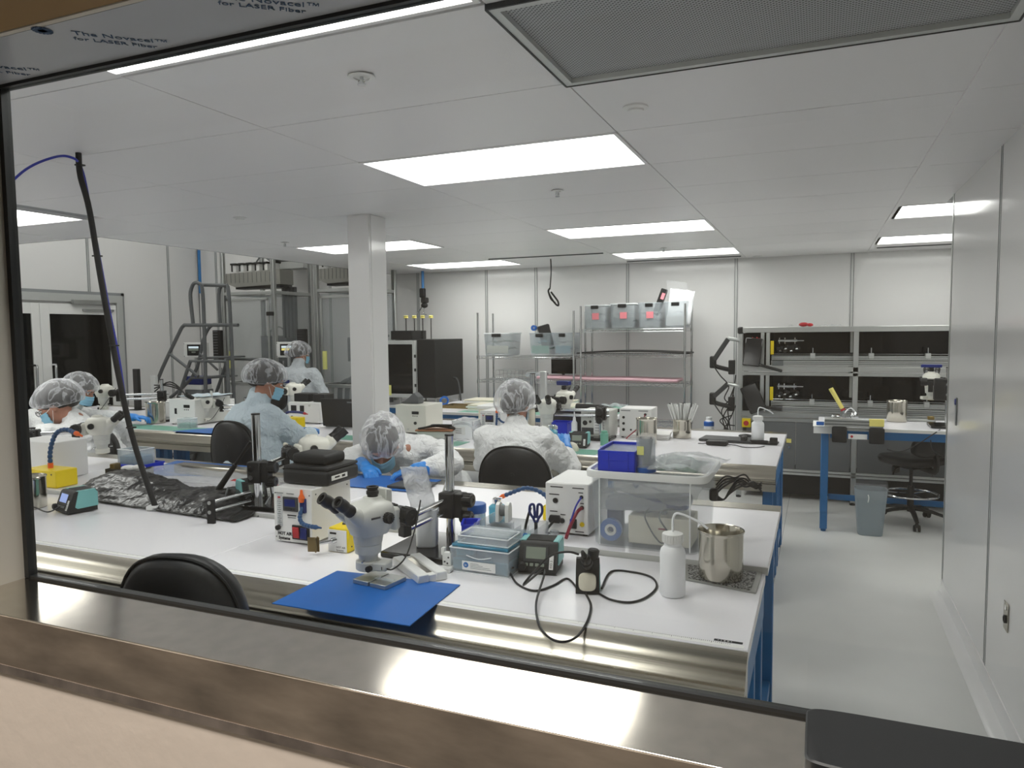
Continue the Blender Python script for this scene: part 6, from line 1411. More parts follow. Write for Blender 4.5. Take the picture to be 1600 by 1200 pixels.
for zb in (1.29, .85):
    rb(-.43, .04, zb+.005, X1-.05, .12, zb+.055, 'linear_rail', 'aluminium'); rb(-.43, .10, zb+.06, X1-.05, .18, zb+.10, 'linear_rail', 'alu_white'); rb(-.42, .15, zb+.112, X1-.05, .19, zb+.118, 'guide_rod', 'chrome')
    mb = MB()
    for z in (.022, .038, .072, .088): mb.b2(-.43, .038 if z < .06 else .098, zb+z, X1-.05, .041 if z < .06 else .101, zb+z+.005)
    mb.obj('rail_groove', 'joint_dark', t)
    rb(-.42, .02, zb+.01, -.32, .10, zb+.055, 'end_block', 'mid_grey')
    for x in (-.06, .44, .90, 1.4):
        c = rb(x-.022, .085, zb+.075, x+.022, .15, zb+.125, 'carriage', 'alu_white'); MB().cyl((x, .11, zb+.125), (x, .11, zb+.175), .005, n=8).obj('carriage_pin', 'chrome', c)
    rb(-.435, .005, zb+.115, -.405, .012, zb+.245, 'yellow_strip', 'yellow')
    s_ = MB(); z = zb+.245; s_.cyl((-.37, .10, z), (-.20, .10, z), .013, n=12); s_.cyl((-.20, .10, z), (-.14, .10, z), .005, n=8)
    for x in (-.36, -.31, -.22): s_.cyl((x, .10, z-.028), (x, .10, z+.028), .005, n=8); s_.box((x, .10, z), (.008, .02, .05))
    s_.obj('syringe_actuator', 'chrome', t)
    s_ = MB(); random.seed(int(zb*100))
    for k in range(7): s_.box((-.37+.03*k, .13, zb+.13+random.uniform(0, .06)), (.03, .04, .035), bev=.004)
    s_.obj('valve_cluster', 'black', t)
    s_ = MB()
    for k in range(4): s_.cyl((-.36+.05*k, .105, zb+.145+.02*(k % 2)), (-.34+.05*k, .10, zb+.150+.02*(k % 2)), .010, n=10)
    s_.obj('valve_fitting', 'chrome', t)
for x0, x1 in ((X0+.05, -.20), (-.195, .28), (.335, .95), (.955, 1.59), (1.65, X1-.055)): rb(x0, .01, .31, x1, .028, .76, 'cabinet_door', 'panel_grey')
rb(X0, .0, .255, X1, .03, .275, 'bottom_rail', 'alu_white'); rb(X0, .0, .285, X1, .03, .305, 'bottom_rail', 'alu_white'); rb(X0+.05, .10, .05, X1-.05, .60, .25, 'dark_plinth', 'black')
rb(-.28, .004, .56, -.235, .009, .60, 'warning_label', 'yellow_pale'); MB().lathe([(.012, 0), (.012, .01), (0, .01)], (-.255, .008, .52), (-.255, -9, .52), 10).obj('door_lock', 'chrome', t)
es = rb(X0+.05, -.035, .70, X0+.13, .008, .785, 'emergency_stop_box', 'yellow'); MB().lathe([(.014, 0), (.014, .01), (.024, .012), (.024, .022), (0, .024)], (X0+.09, -.036, .742), (X0+.09, -9, .742), 18).obj('stop_button', 'red', es)
rb(X0+.06, -.01, .53, X0+.09, .0, .70, 'black_strap', 'black')
s_ = MB()
for k in range(5): s_.ell((X0+.115+.02*k, .024, 1.555+.008*(k % 2)), (.008, .004, .010), 10, 6)
s_.obj('indicator_caps', 'red', t)
# red and clear bits lying on the rig
t = thing('loose_parts', 'small red and clear plastic bits lying on top of the rig', 'parts', (-.10, RY+.10, 1.6663))
MB().grid(8, 4, lambda u, v: (-.20+.18*u, .06*v, .006+.028*abs(noise.noise((u*5, v*4, 3))))).obj('clear_film', 'bag_dense', t); s_ = MB(); s_.ell((-.045, .02, .022), (.045, .03, .021), 12, 8); s_.ell((.01, .0, .018), (.03, .03, .017), 12, 8); s_.obj('red_plug', 'red', t)
MB().grid(10, 4, lambda u, v: (.05+.25*u, .06*v, .006+.030*abs(noise.noise((u*6, v*4, 8))))).obj('clear_film', 'bag_dense', t)
# two black monitor arms with tablets
for z, l, tz, up_ in ((1.30, 'upper black articulated arm holding a dark tablet on the left side of the rig', .26, 1), (.94, 'lower black articulated arm holding a dark tablet on the left side of the rig', .18, 0)):
    t = thing('monitor_arm', l, 'monitor arm', (X0-.055, RY+.0, 0))
    s_ = MB(); s_.b2(-.03, -.02, z-.09, .03, .04, z+.05, bev=.006); s_.obj('clamp', 'black', t)
    s_ = MB(); s_.tube([(0, 0, z-.05), (-.12, -.02, z-.02), (-.17, -.02, z+.00)], .022, 8, 3); s_.obj('lower_link', 'black', t)
    s_ = MB(); s_.b2(-.205, -.05, z-.03, -.145, .01, z+.09, bev=.01); s_.obj('elbow', 'black', t)
    e_ = V(-.03, -.04, z+tz); s_ = MB(); s_.m = frame(V(-.165, -.035, z+.05), e_)[0]; s_.box((0, 0, (e_-V(-.165, -.035, z+.05)).length/2), (.034, .045, (e_-V(-.165, -.035, z+.05)).length), bev=.006); s_.obj('upper_link', 'dark_grey', t)
    MB().tube([e_, e_+V(.07, -.02, -.01), e_+V(.11, -.02, -.02)], .018, 8, 3).obj('head_link', 'aluminium', t)
    tb = MB(); tb.box((.20 if up_ else .21, -.07, z+.13 if up_ else z+.045), (.16, .028, .27), bev=.008, rot=Matrix.Rotation(.10 if up_ else -.42, 3, 'Y') @ Matrix.Rotation(-.15, 3, 'X')); tb.obj('tablet', 'black_gloss', t)
    MB().tube([(-.17, -.05, z), (-.10, -.06, z-.10), (-.02, -.05, z-.20), (-.06, -.05, z-.32), (.0, -.04, z-.38)], .006, 6, 5).obj('cable', 'black', t)
    MB().box((.36, -.06, z-.02 if up_ else z-.04), (.22, .09, .022), bev=.006, rot=Matrix.Rotation(.28 if up_ else .12, 3, 'Y')).obj('keyboard_tray', 'black', t)
t = thing('cable_tangle', 'tangle of black cables down the left edge of the rig', 'cable', (X0-.05, RY+.06, 0))
s_ = MB(); random.seed(2)
for k in range(7): s_.tube([(random.uniform(-.01, .03), 0, 1.2-.1*k), (random.uniform(-.12, 0), random.uniform(-.04, .02), .95-.05*k), (random.uniform(-.10, .02), -.02, .75-.02*k), (random.uniform(-.03, .02), -.01, .55-.02*k), (.0, 0, .35)], .006, 6, 5)
s_.obj('cable_run', 'black', t)
t = thing('blue_white_bottle', 'small blue and white container on a low shelf beside the swab pot', 'container', (-1.04, 7.70, 0)); MB().b2(-.06, -.06, .0, .06, .06, .62, bev=.004).obj('stand', 'alu_white', t); MB().lathe([(.05, .621), (.05, .70), (.03, .72), (.03, .75), (0, .75)], n=16).obj('container_body', 'poly_white', t); MB().lathe([(.052, .66), (.052, .70), (.04, .71)], n=16).obj('blue_band', 'blue_lid', t); MB().b2(.06, -.03, .60, .28, .0, .625, bev=.003).obj('black_bar', 'black', t)

# ================================================================== high bay machines
def profile_frame(t, x0, x1, y0, y1, z1, w=.05, m='aluminium'):
    for x in (x0, x1):
        for y_ in (y0, y1): MB().box((x, y_, z1/2), (w, w, z1), bev=.003).obj('frame_post', m, t); [MB().box((x+dx, y_-w/2-.0002, z1/2), (.006, .001, z1)).obj('post_groove', 'joint_dark', t) for dx in (-.008, .008)]
    for z in (.30, 1.02, 2.17, z1-.03):
        for y_ in (y0, y1): MB().box(((x0+x1)/2, y_, z), (x1-x0-w, w*.8, w*.8), bev=.003).obj('frame_beam', m, t)
        for x in (x0, x1): MB().box((x, (y0+y1)/2, z), (w*.8, y1-y0-w, w*.8), bev=.003).obj('frame_beam', m, t)
def machine(label, x0, x1, zc):
    t = thing('filling_machine', label, 'machine', (0, 7.3, 0)); y0, y1 = 0, .72
    profile_frame(t, x0, x1, y0, y1, 3.2)
    # clear guard doors
    MB().b2(x0+.04, -.010, 1.06, x1-.04, -.004, 2.13).obj('guard_pane', 'machine_pane', t); MB().b2(x1-.003, .04, 1.06, x1+.003, y1-.04, 2.13).obj('guard_pane', 'machine_pane', t)
    MB().b2(x0+.03, y1-.02, .35, x1-.03, y1-.01, 1.0).obj('lower_panel', 'machine_grey', t); MB().b2(x0+.03, .0, .35, x1-.03, .01, 1.0).obj('lower_panel', 'machine_pane', t)
    for z0, z1 in ((2.075, 2.105),): MB().b2(x0+.06, -.03, z0, x1-.06, -.011, z1, bev=.002).obj('door_rail', 'aluminium', t)
    for x in (x0+.06, x1-.09): MB().b2(x, -.03, 1.06, x+.03, -.011, 2.105, bev=.002).obj('door_stile', 'aluminium', t)
    MB().b2(x1-.09, -.05, 1.88, x1+.02, -.03, 1.93, bev=.004).obj('door_latch', 'black', t)
    # head block with row of clamps
    cx = (x0+x1)/2; hb = thing
    MB().prism([(x0-.20+.0, .14), (x1-.10, .17), (x1-.10, -.02), (x0-.02, -.04), (x0-.20, .02)], 0, .26, basis((0, .50, zc), (1, 0, 0), (0, 0, 1))).obj('head_block', 'machine_grey', t)
    mb = MB()
    n = 12
    for k in range(n): mb.b2(x0-.17+k*(x1-x0+.05)/n, .237, zc+.015, x0-.165+k*(x1-x0+.05)/n, .2405, zc+.145)
    mb.obj('head_rib', 'joint_dark', t)
    MB().b2(x0-.04, .26, zc-.065, x1-.12, .44, zc-.035).obj('head_underside', 'black', t)
    for k in range(6):
        x = x0-.10+k*(x1-x0-.02)/6
        g = MB().b2(x-.012, .30, zc+.17, x+.035, .38, zc+.27, bev=.004).obj('clamp', 'white_paint', t)
        mb = MB(); mb.b2(x-.045, .28, zc+.255, x+.045, .40, zc+.28, bev=.004); mb.cyl((x-.02, .29, zc+.17), (x-.02, .29, zc+.26), .010, n=8); mb.obj('clamp_jaw', 'black', g)
    MB().b2(x1-.32, .30, zc+.28, x1-.10, .45, zc+.48, bev=.01).obj('drive_motor', 'black', t)
    mb = MB(); mb.tube([(x0+.02, .30, zc+.52), (x0+.30, .30, zc+.50), (cx+.1, .32, zc+.46), (x1-.1, .3, zc+.46)], .014, 6, 5); mb.tube([(cx-.05, .3, zc+.47), (cx-.04, .3, zc+.38), (cx-.12, .3, zc+.28)], .01, 6, 4); mb.tube([(cx-.03, .3, zc+.47), (cx-.0, .3, zc+.36), (cx+.12, .3, zc+.28)], .01, 6, 4); mb.obj('air_hose', 'duct', t)
    # columns below the head
    mb = MB()
    for k in range(4): mb.b2(x1-.34+k*.06, .55, 1.0, x1-.31+k*.06, .60, zc-.04)
    mb.obj('guide_column', 'duct', t)
    # valve box with hoses
    MB().b2(cx-.18, .40, 1.30, x1-.16, .66, 1.60, bev=.006).obj('valve_box', 'duct', t)
    for k in range(3):
        mb = MB(); a = cx-.06+k*.11; sg = -1 if k < 2 else 1
        mb.tube([(a, .5, 1.31), (a, .48, 1.20), (a+sg*.10, .45, 1.08), (a+sg*.24, .42, 1.00), (a+sg*.27, .42, .80)], .032, 10, 5); mb.obj('flexible_duct', 'duct', t)
    MB().tube([(cx-.2, .6, 1.60), (cx-.18, .6, 1.70), (cx-.05, .6, 1.75), (cx+.04, .6, 1.70), (cx+.05, .6, 1.60)], .008, 6, 5).obj('loop_hose', 'mid_grey', t)
    MB().b2(x0+.03, .62, 1.60, x1-.03, .64, 1.63).obj('rear_rail', 'duct', t)
    MB().b2(x0+.10, -.05, 1.22, x0+.15, -.03, 1.44).obj('yellow_scale', 'note_yellow', t)
    return t
machine('left tall clear-guarded aluminium machine with a row of black and white clamps', -7.08, -6.27, 2.31)
machine('right tall clear-guarded aluminium machine partly hidden by the white column', -5.62, -4.98, 2.31)
# standing aluminium post pair and duct between the machines
t = thing('exhaust_duct', 'wide flat grey duct hanging between the two tall machines', 'duct', (G(447, 500, y=8.30).x, 8.30, 0))
MB().b2(-.12, -.06, 2.66, .22, .10, 2.90, bev=.006).obj('duct_box', 'mid_grey', t); MB().b2(-.15, -.09, 2.55, .40, .12, 2.655, bev=.004).obj('duct_flange', 'aluminium', t)
MB().tube([(.03, 0, 2.56), (.05, 0, 2.2), (.05, 0, 1.8), (.02, 0, 1.3), (-.03, 0, 1.0), (-.10, 0, .02)], .085, 14, 5, flat=.45).obj('duct_strip', 'duct', t); MB().tube([(-.35, 0, 2.95), (-.20, 0, 3.06), (.0, 0, 3.05), (.10, 0, 2.90)], .035, 10, 5).obj('duct_elbow', 'duct', t)
for px, l in ((300, 'left wall mounted operator screen in a white box, behind the ladder'), (444, 'lit operator screen in a white box beside the standing worker')):
    a = G(px-12, 536 if px == 300 else 535, y=7.16); b = G(px+18 if px == 300 else px+20, 558, y=7.16)
    t = thing('operator_panel', l, 'screen', ((a.x+b.x)/2, 7.16, (a.z+b.z)/2)); w_, h_ = abs(b.x-a.x), abs(a.z-b.z)+.01
    if px == 300: w_ = .34
    MB().box((0, .04, 0), (w_, .10, h_), bev=.006).obj('panel_box', 'white_paint', t); MB().box((0.01, -.012, 0), (w_*.66, .006, h_*.74), bev=.001).obj('bezel', 'black', t)
    for k, (dz, m) in enumerate(((.035, 'screen_lit'), (.004, 'screen_bar' if px != 300 else 'screen_grey'), (-.028, 'screen_blue' if px != 300 else 'screen_grey'))): MB().box((.01, -.0155, dz), (w_*(.50 if k < 2 else .2), .001, .026 if k < 2 else .018)).obj('display', m, t)
    for sx in (-1, 1):
        for sz in (-1, 1): MB().cyl((sx*w_*.45, -.011, sz*h_*.42), (sx*w_*.45, -.014, sz*h_*.42), .006, n=8).obj('corner_screw', 'mid_grey', t)
    MB().cyl((0, .04, -h_/2), (0, .04, -(a.z+b.z)/2), .025, n=10).obj('panel_stand', 'aluminium', t)
for px, y0_, y1_, l in ((340, 516, 563, 'tall black terminal strip left of the left machine door'), (472, 514, 545, 'short black terminal strip above the standing worker')):
    a = G(px, y0_, y=7.10); b = G(px, y1_, y=7.10)
    t = thing('terminal_strip', l, 'strip', (a.x, 7.10, (a.z+b.z)/2)); h_ = a.z-b.z
    MB().box((0, 0, 0), (.125, .05, h_), bev=.003).obj('strip_body', 'black', t)
    n = int(h_/.032)
    for k in range(n): MB().box((-.015, -.028, -h_/2+.018+k*h_/n), (.07, .008, .008)).obj('terminal', 'dark_grey' if px == 472 else 'mid_grey', t)
    MB().box((0, .03, -h_/2-(a.z+b.z)/4+.0), (.03, .02, (a.z+b.z)/2-h_/2)).obj('strip_stand', 'aluminium', t)
    t.children[-1].location = (0, 0, 0)
# spray gun hose at the right machine
t = thing('spray_gun', 'hose with silver hand gun hanging at the column left edge', 'spray gun', (-4.86, 7.0, 0)); 
a = G(541, 470, y=7.0); MB().tube([(0, 0, CZ-.001), (.0, 0, 2.0), (.06, 0, 1.93), (.12, 0, 1.92)], .014, 8, 4).obj('hose', 'black', t); MB().cyl((.10, 0, 1.72), (-.06, 0, 1.60), .035, .02, 12).obj('gun_barrel', 'chrome', t)
# ================================================================== rolling ladder
t = thing('rolling_ladder', 'grey tubular rolling safety ladder with hooped handrails in front of the left machine', 'ladder', (0, 6.35, 0))
def lp(px, py, dy=0): q = G(px, py, y=6.35+dy); return V(q.x, dy, q.z)
r_ = .021
MB().tube([lp(235, 640), lp(247, 592), lp(278, 524), lp(287, 509), lp(296, 508), lp(360, 508)], r_, 10, 4).obj('handrail', 'duct', t)
MB().tube([lp(235, 645, .55), lp(300, 590, .55), lp(318, 530, .55), lp(330, 509, .55), lp(345, 508, .55), lp(372, 508, .55)], r_, 10, 4).obj('handrail', 'duct', t)
MB().tube([lp(302, 508), lp(298, 470), lp(298, 455), lp(303, 443), lp(311, 443), lp(316, 452), lp(319, 508), lp(322, 640)], r_, 10, 4).obj('guard_hoop', 'duct', t)
MB().tube([lp(316, 445, .1), lp(345, 446, .1), lp(352, 447, .1), lp(357, 455, .1), lp(362, 540, .1), lp(366, 640, .1)], r_, 10, 4).obj('guard_hoop', 'duct', t)
MB().tube([lp(344, 505, .5), lp(342, 460, .5), lp(346, 447, .5), lp(352, 446, .5)], r_, 10, 3).obj('guard_hoop', 'duct', t)
MB().cyl(lp(264, 552), lp(310, 588), .017, n=10).obj('brace', 'duct', t); MB().cyl(lp(312, 552, .3), lp(340, 578, .3), .014, n=10).obj('brace', 'duct', t)
for k in range(6):
    z = .22+.235*k; x = lp(300, 500).x-.62+.13*k
    MB().b2(x, .03, z-.02, x+.22, .56, z, bev=.004).obj('step', 'duct', t)
for dy in (0, .58): 
    MB().tube([(lp(300, 500).x-.70, dy, .04), (lp(300, 500).x-.05, dy, 1.35), (lp(300, 500).x+.50, dy, 1.35)], .02, 8, 0).obj('side_rail', 'duct', t)
    MB().cyl((lp(300, 500).x+.50, dy, .04), (lp(300, 500).x+.50, dy, 1.35), .02, n=8).obj('rear_leg', 'duct', t)
    for x in (-.70, .50): MB().lathe([(.04, -.012), (.04, .012), (0, .012)], (lp(300, 500).x+x, dy, .04), (lp(300, 500).x+x, dy+1, .04), 14).obj('wheel', 'rubber', t)
t = thing('blue_cloth_box', 'dark blue and white carton on the shelf behind the ladder', 'carton', (-7.30, 7.05, 0)); MB().b2(-.14, -.1, 0, .14, .1, .96, bev=.004).obj('carton_stand', 'mid_grey', t); MB().b2(-.13, -.09, .961, .13, .09, 1.02, bev=.003).obj('carton_white', 'paper', t); MB().b2(-.13, -.09, 1.021, .13, .09, 1.13, bev=.01).obj('carton_blue', 'blue_dark', t)
# ================================================================== people
def rotm(yaw=0, pitch=0, roll=0):
    """head frame: local +y is where the face points; yaw about z, pitch>0 nods down"""
    return Matrix.Rotation(yaw, 3, 'Z') @ Matrix.Rotation(-pitch, 3, 'X') @ Matrix.Rotation(roll, 3, 'Y')
def person(label, head, R, neck, sh, el, wr, pelvis, knees, feet, gown='gown', glasses=False, net=1.0, hands=None, badge=False, gl=True, vox=.014, fine=False, gb=1.0, hs=.95, front=(0, 1), bands=0):
    head = Vector(head); t = thing('person', label, 'person', (head.x, head.y, 0)); O = Vector(t.location)
    L = lambda p: Vector(p)-O
    H = lambda x, y, z: L(head+R @ (V(x, y, z)*hs))
    Rq = R
    neck, pelvis = L(neck), L(pelvis); sh = [L(p) for p in sh]; el = [L(p) for p in el]; wr = [L(p) for p in wr]; knees = [L(p) for p in knees]; feet = [L(p) for p in feet]
    chest = (sh[0]+sh[1])/2; ax = (sh[1]-sh[0]).normalized(); upv = (chest-pelvis).normalized(); fwd = upv.cross(ax).normalized()
    if fwd.dot(V(front[0], front[1], 0)) < 0: fwd = -fwd
    T = Matrix((ax, fwd, upv)).transposed()
    # ---- body: one continuous surface
    mb = MB()
    mb.ell(H(0, -.005, .02), (.076*hs, .098*hs, .105*hs), 20, 16, Rq); mb.ell(H(0, .030, -.035), (.058*hs, .066*hs, .078*hs), 18, 12, Rq); mb.ell(H(0, .060, -.082), (.028*hs, .030*hs, .026*hs), 12, 8, Rq)
    mb.cap(H(0, .088, .010), .009, H(0, .110, -.022), .013, 10); mb.ell(H(0, .088, .028), (.050*hs, .012*hs, .010*hs), 12, 8, Rq); mb.ell(H(0, .088, -.056), (.024*hs, .014*hs, .012*hs), 12, 8, Rq)
    for s in (-1, 1): mb.ell(H(s*.076, -.008, -.008), (.010*hs, .020*hs, .032*hs), 10, 8, Rq)
    mb.cap(H(0, -.02, -.05), .050, neck, .056, 16); mb.cap(neck, .052, chest-upv*.09, .075, 14)
    mb.ell(chest-upv*.14, (.150, .095, .15), 18, 12, T); mb.ell((chest*.45+pelvis*.55), (.15, .11, .20), 18, 12, T); mb.ell(pelvis, (.165, .13, .13), 18, 12, T)
    for k in (0, 1):
        mb.cap(sh[k], .050, el[k], .040, 14); mb.cap(el[k], .042, wr[k], .027, 14); d = (wr[k]-el[k]).normalized(); mb.cap(wr[k]-d*.02, .025, wr[k], .024, 10)
        hp = pelvis+ax*(.09*(-1 if k == 0 else 1)); mb.cap(hp, .085, knees[k], .058, 14); mb.cap(knees[k], .056, feet[k]+V(0, 0, .07), .036, 14); mb.cap(feet[k]+V(0, 0, .04), .038, feet[k]+fwd*.15+V(0, 0, .03), .030, 10)
    body = remesh(mb.obj('body', 'skin', t), .0095, 5)
    # eyes and brows
    for s in (-1, 1):
        e_ = MB(); e_.ell(H(s*.030, .082, .010), (.013*hs, .008*hs, .007*hs), 12, 8, Rq); eo = e_.obj('eye', 'print_white', t)
        MB().ell(H(s*.030, .089, .010), (.005, .003, .005), 10, 6, Rq).obj('iris', 'hair', eo)
        b_ = MB(); b_.tube([H(s*.014, .096, .030), H(s*.032, .094, .036), H(s*.050, .082, .030)], .0035, 6, 3); b_.obj('eyebrow', 'hair', t)
    # hair
    mb = MB(); mb.ell(H(0, -.022, .045), (.092*hs, .110*hs, .104*hs), 22, 16, Rq); mb.ell(H(0, -.10, .01), (.072*hs, .058*hs, .068*hs), 16, 10, Rq); mb.obj('hair', 'hair', t)
    # gown
    mb = MB(); g = gb
    mb.ell(chest-upv*.09, (.215*g, .140*g, .185), 20, 14, T); mb.ell(chest-upv*.24+fwd*.01, (.205*g, .155*g, .20), 20, 14, T); mb.ell((chest*.35+pelvis*.65)+fwd*.01, (.21*g, .165*g, .20), 20, 14, T); mb.ell(pelvis+V(0, 0, -.02), (.225*g, .19*g, .16), 20, 14, T)
    mb.cap(neck+(H(0, -.02, -.05)-neck)*.35, .072, chest-upv*.06, .135, 16)
    for k in (0, 1):
        mb.cap(sh[k], .078, el[k], .066, 16); m_ = (el[k]+wr[k])/2; mb.cap(el[k], .068, m_, .060, 14); mb.cap(m_, .060, wr[k]-(wr[k]-el[k]).normalized()*.05, .036, 14)
        mb.cap(chest+ax*(.07*(-1 if k == 0 else 1))-upv*.03, .095, sh[k], .080, 16)
        hp = pelvis+ax*(.10*(-1 if k == 0 else 1)); mb.cap(hp, .125, knees[k]*.75+hp*.25, .095, 14)
    gw = remesh(mb.obj('gown', gown, t), vox, 6, .042, .10)
    tx = D.textures.get('fine') or D.textures.new('fine', 'CLOUDS'); tx.noise_scale = .035; tx.noise_depth = 1
    md = gw.modifiers.new('creases', 'DISPLACE'); md.texture = tx; md.strength = .014; md.mid_level = .5; md.texture_coords = 'GLOBAL'
    # hair net: puffed, creased, gathered at the rim
    rz_ = len(label)
    def nf(u, v):
        a = 2*PI*u; ph = v*PI*.64
        wr_ = .010*noise.noise((math.cos(a)*3.2, math.sin(a)*3.2, v*2.2+rz_))+.006*noise.noise((math.cos(a)*8, math.sin(a)*8, v*2+rz_))
        pinch = 1-.10*max(0, (v-.86)/.14)
        r = (1+wr_*10*(.25+v))*pinch*net
        x = .101*math.sin(ph)*math.cos(a)*r; y = -.030+(.128+.012*(math.sin(a) < 0))*math.sin(ph)*math.sin(a)*r; z = .034+.112*math.cos(ph)*r
        z += .052*max(0, math.sin(a))*v*v-.030*max(0, -math.sin(a))*v*v
        return H(x, y, z)
    net_ = MB().grid(56, 26, nf, wrap=True).obj('hair_net', 'netting', t, angle=180)
    MB().tube([nf(k/40, 1.0) for k in range(41)], .0022, 6, 0).obj('elastic_band', 'netting', net_)
    # mask
    def mf(u, v):
        th = (u-.5)*2*1.25; zz = -.012-.088*v; w_ = 1-.10*abs(v-.45)
        return H(.069*math.sin(th)*w_, .018+.094*math.cos(th)*w_+.010*math.exp(-((u-.5)*7)**2)*(1-abs(v-.35)*1.6)+.0025*math.sin(v*22), zz)
    mk = MB().grid(20, 12, mf).obj('face_mask', 'mask', t, angle=180); solid(mk, .002, 1)
    for s, u in ((-1, 0), (1, 1)):
        for v in (.05, .95): MB().tube([mf(u, v), H(s*.078, .0, -.02 if v > .5 else .0), H(s*.082, -.022, .002)], .0016, 5, 3).obj('ear_loop', 'print_white', mk)
    # hands with gloves
    for k in (0, 1):
        base = wr[k]; d = (wr[k]-el[k]).normalized()
        if hands: d = Vector(hands[k]).normalized()
        side = d.cross(V(0, 0, 1)); side = side.normalized() if side.length > .1 else V(1, 0, 0)
        nrm = side.cross(d).normalized()*(1); s_in = -1 if k == 0 else 1
        inward = -ax*s_in if k else ax; sgn = 1 if side.dot((wr[1-k]-wr[k])) > 0 else -1
        mb = MB(); vx = .004
        Mx = Matrix((side, d, nrm)).transposed()
        mb.cap(base-(wr[k]-el[k]).normalized()*.075, .042, base, .034, 14); mb.cap(base-d*.02, .034, base+d*.01, .030, 14)
        mb.ell(base+d*.050, (.041, .050, .017), 16, 10, Mx); mb.ell(base+d*.028, (.033, .04, .019), 14, 8, Mx)
        for f, (off, ln) in enumerate(((-.031, .066), (-.0105, .074), (.0105, .070), (.030, .055))):
            off = off*sgn*-1; p0 = base+d*.082+side*off*.95; p1 = p0+d*ln*.46-nrm*.010+side*off*.12; p2 = p1+d*ln*.24-nrm*ln*.26; p3 = p2+d*ln*.06-nrm*ln*.28
            mb.cap(p0-d*.02, .0098, p1, .0090, 10); mb.cap(p1, .0090, p2, .0083, 10); mb.cap(p2, .0083, p3, .0072, 10)
        th0 = base+d*.022+side*sgn*.026; th1 = base+d*.055+side*sgn*.056-nrm*.012; th2 = th1+d*.030+side*sgn*.004-nrm*.012
        mb.cap(th0, .016, th1, .0115, 10); mb.cap(th1, .0115, th2, .009, 10)
        remesh(mb.obj('glove', 'glove', t), vx, 2)
    if glasses:
        gm = MB()
        for s in (-1, 1):
            gm.tube([H(s*.033+.024*math.cos(a), .108, .004+.018*math.sin(a)) for a in [2*PI*i/16 for i in range(17)]], .0022, 6, 0); gm.tube([H(s*.057, .106, .010), H(s*.078, .06, .010), H(s*.083, -.01, .002)], .0020, 6, 3)
        gm.tube([H(-.010, .110, .008), H(0, .113, .011), H(.010, .110, .008)], .002, 6, 3); go = gm.obj('glasses', 'black', t)
        for s in (-1, 1): MB().ell(H(s*.033, .108, .004), (.022, .0012, .017), 16, 8, Rq).obj('lens', 'clear', go)
    if badge:
        MB().box(L(badge), (.13, .004, .035)).obj('back_label', 'blue_dark', t); MB().box(L(badge)+V(.03, 0, -.075), (.07, .004, .04)).obj('back_patch', 'black', t)
    # trousers
    mb = MB()
    for k in (0, 1):
        hp = pelvis+ax*(.09*(-1 if k == 0 else 1)); mb.cap(hp, .10, knees[k], .074, 14); mb.cap(knees[k], .073, feet[k]+V(0, 0, .12), .055, 14)
    remesh(mb.obj('trousers', 'trousers', t), .018, 3)
    for k in (0, 1):
        mb = MB(); mb.cap(feet[k]+V(0, 0, .045)-fwd*.03, .044, feet[k]+fwd*.16+V(0, 0, .036), .035, 12); remesh(mb.obj('shoe', 'white_plastic', t), .010, 2)
    return t
# 1 seated, back to the camera, striped white gown
person('seated worker with back to the viewer in a creased white gown and hair net, centre', (-1.72, 4.16, 1.185), rotm(.0, .15), (-1.70, 4.10, 1.06), [(-1.885, 4.08, 1.00), (-1.515, 4.08, 1.00)], [(-1.97, 4.20, .80), (-1.40, 4.22, .80)], [(-1.84, 4.40, .925), (-1.50, 4.44, .925)], (-1.68, 4.02, .66), [(-1.80, 4.42, .60), (-1.55, 4.42, .60)], [(-1.80, 4.40, .25), (-1.56, 4.40, .25)], net=1.27, gb=1.06)
# 2 seated, back to the camera, pale blue gown, turned to the right
person('seated worker in a pale blue gown seen from behind, turned to the right', (-3.47, 3.96, 1.315), rotm(-.75, .35), (-3.53, 3.90, 1.19), [(-3.70, 3.94, 1.09), (-3.37, 3.83, 1.11)], [(-3.74, 4.10, .90), (-3.24, 4.03, .90)], [(-3.64, 4.37, .93), (-3.42, 4.34, .93)], (-3.52, 3.78, .72), [(-3.60, 4.25, .68), (-3.35, 4.25, .68)], [(-3.60, 4.25, .27), (-3.36, 4.25, .27)], gown='gown_blue', gb=1.2, net=1.16)
# 3 facing the camera, bent far over the mat
person('worker facing the viewer with head bent low over blue-gloved hands', (-2.255, 3.48, 1.005), rotm(PI+.42, .70, .0), (-2.18, 3.62, .97), [(-2.40, 3.68, .95), (-1.99, 3.66, .96)], [(-2.50, 3.52, .925), (-1.82, 3.48, .935)], [(-2.275, 3.33, .92), (-1.94, 3.30, .93)], (-2.17, 4.00, .66), [(-2.30, 3.68, .60), (-2.05, 3.68, .60)], [(-2.30, 3.70, .22), (-2.05, 3.70, .22)], hands=[(.75, -.62, -.12), (-.82, -.50, -.15)], gb=1.0, front=(0, -1), net=1.27, hs=1.0)
# 4 far left, with glasses, looking down to the left
person('seated worker with glasses and blue face mask looking down, at the far left', (-5.08, 3.58, 1.145), rotm(2.15, .50, .0), (-4.96, 3.65, 1.04), [(-5.03, 3.44, .955), (-4.84, 3.86, .965)], [(-5.24, 3.36, .80), (-4.98, 4.05, .82)], [(-5.40, 3.28, .93), (-5.28, 3.95, .93)], (-4.80, 3.74, .66), [(-5.10, 3.58, .60), (-5.05, 3.86, .60)], [(-5.12, 3.58, .22), (-5.08, 3.86, .22)], glasses=True, net=1.14, front=(-1, 0), hs=1.12)
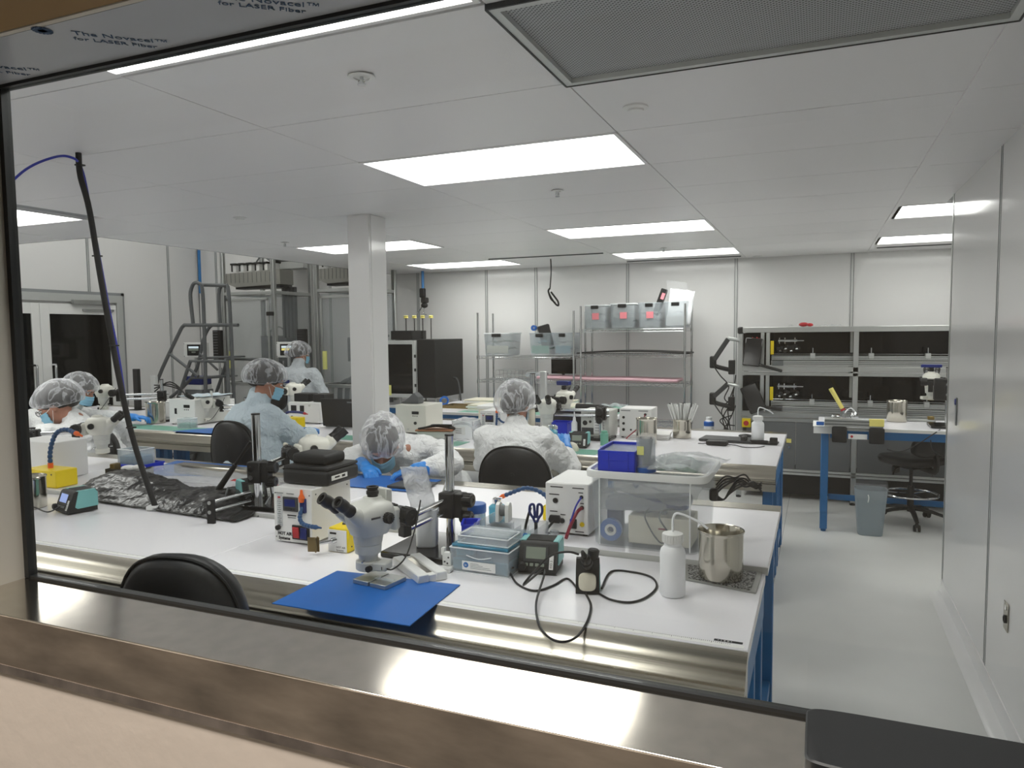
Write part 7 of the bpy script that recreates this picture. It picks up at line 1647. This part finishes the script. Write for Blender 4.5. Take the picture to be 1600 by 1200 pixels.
# 5 behind, looking right into a microscope
person('worker behind the one with glasses, looking right into a white microscope', (-5.80, 4.33, 1.175), rotm(-1.35, .35), (-5.90, 4.30, 1.04), [(-6.04, 4.42, .965), (-6.06, 4.08, .965)], [(-5.86, 4.50, .93), (-5.90, 4.02, .92)], [(-5.55, 4.62, .93), (-5.56, 4.30, .93)], (-6.10, 4.10, .66), [(-5.90, 4.14, .60), (-5.88, 3.95, .60)], [(-5.88, 4.14, .2), (-5.88, 3.95, .2)], front=(1, 0), net=1.22)
# 6 standing at the machine
person('standing worker with back to the viewer in a grey-white coat at the lit operator screen', (-5.66, 7.02, 1.405), rotm(-.45, .15), (-5.66, 6.97, 1.28), [(-5.87, 6.95, 1.18), (-5.45, 6.97, 1.18)], [(-5.98, 7.02, .93), (-5.34, 7.02, .93)], [(-5.95, 7.08, 1.12), (-5.36, 7.08, .80)], (-5.66, 6.98, .86), [(-5.76, 7.0, .48), (-5.56, 7.0, .48)], [(-5.76, 6.98, 0), (-5.56, 6.98, 0)], gown='gown_far', gb=1.12, badge=(-5.72, 6.80, 1.10), net=1.22, hands=[(0, .3, 1), (0, .2, -1)])
# ================================================================== repeats share a group
GROUPS = {'ceiling_light': 'recessed ceiling lights', 'workbench': 'white lab benches with blue legs', 'lab_chair': 'black lab chairs', 'microscope': 'stereo microscopes on the benches',
          'steel_beaker': 'polished steel beakers', 'squeeze_bottle': 'white squeeze bottles', 'clear_bin': 'clear bins on the wire shelving', 'wire_shelving': 'chrome wire shelving units',
          'soldering_station': 'teal-sided soldering stations', 'dispenser_bottle': 'cyan dispenser bottles', 'person': 'workers in gowns and hair nets', 'sprinkler': 'ceiling sprinklers', 'ceiling_sensor': 'round ceiling sensors',
          'power_supply': 'instrument boxes on the benches', 'hot_air_unit': 'white hot air units', 'storage_bin': 'blue plastic bins', 'monitor_arm': 'black monitor arms on the rig', 'filling_machine': 'tall clear-guarded machines',
          'operator_panel': 'operator screens of the tall machines', 'terminal_strip': 'black terminal strips', 'tray_stack': 'white tray stacks on the white table', 'yellow_heater': 'yellow heater blocks'}
for o in D.objects:
    if o.parent is None and o.get('label'):
        k = o.name.split('.')[0]
        if k in GROUPS: o['group'] = GROUPS[k]
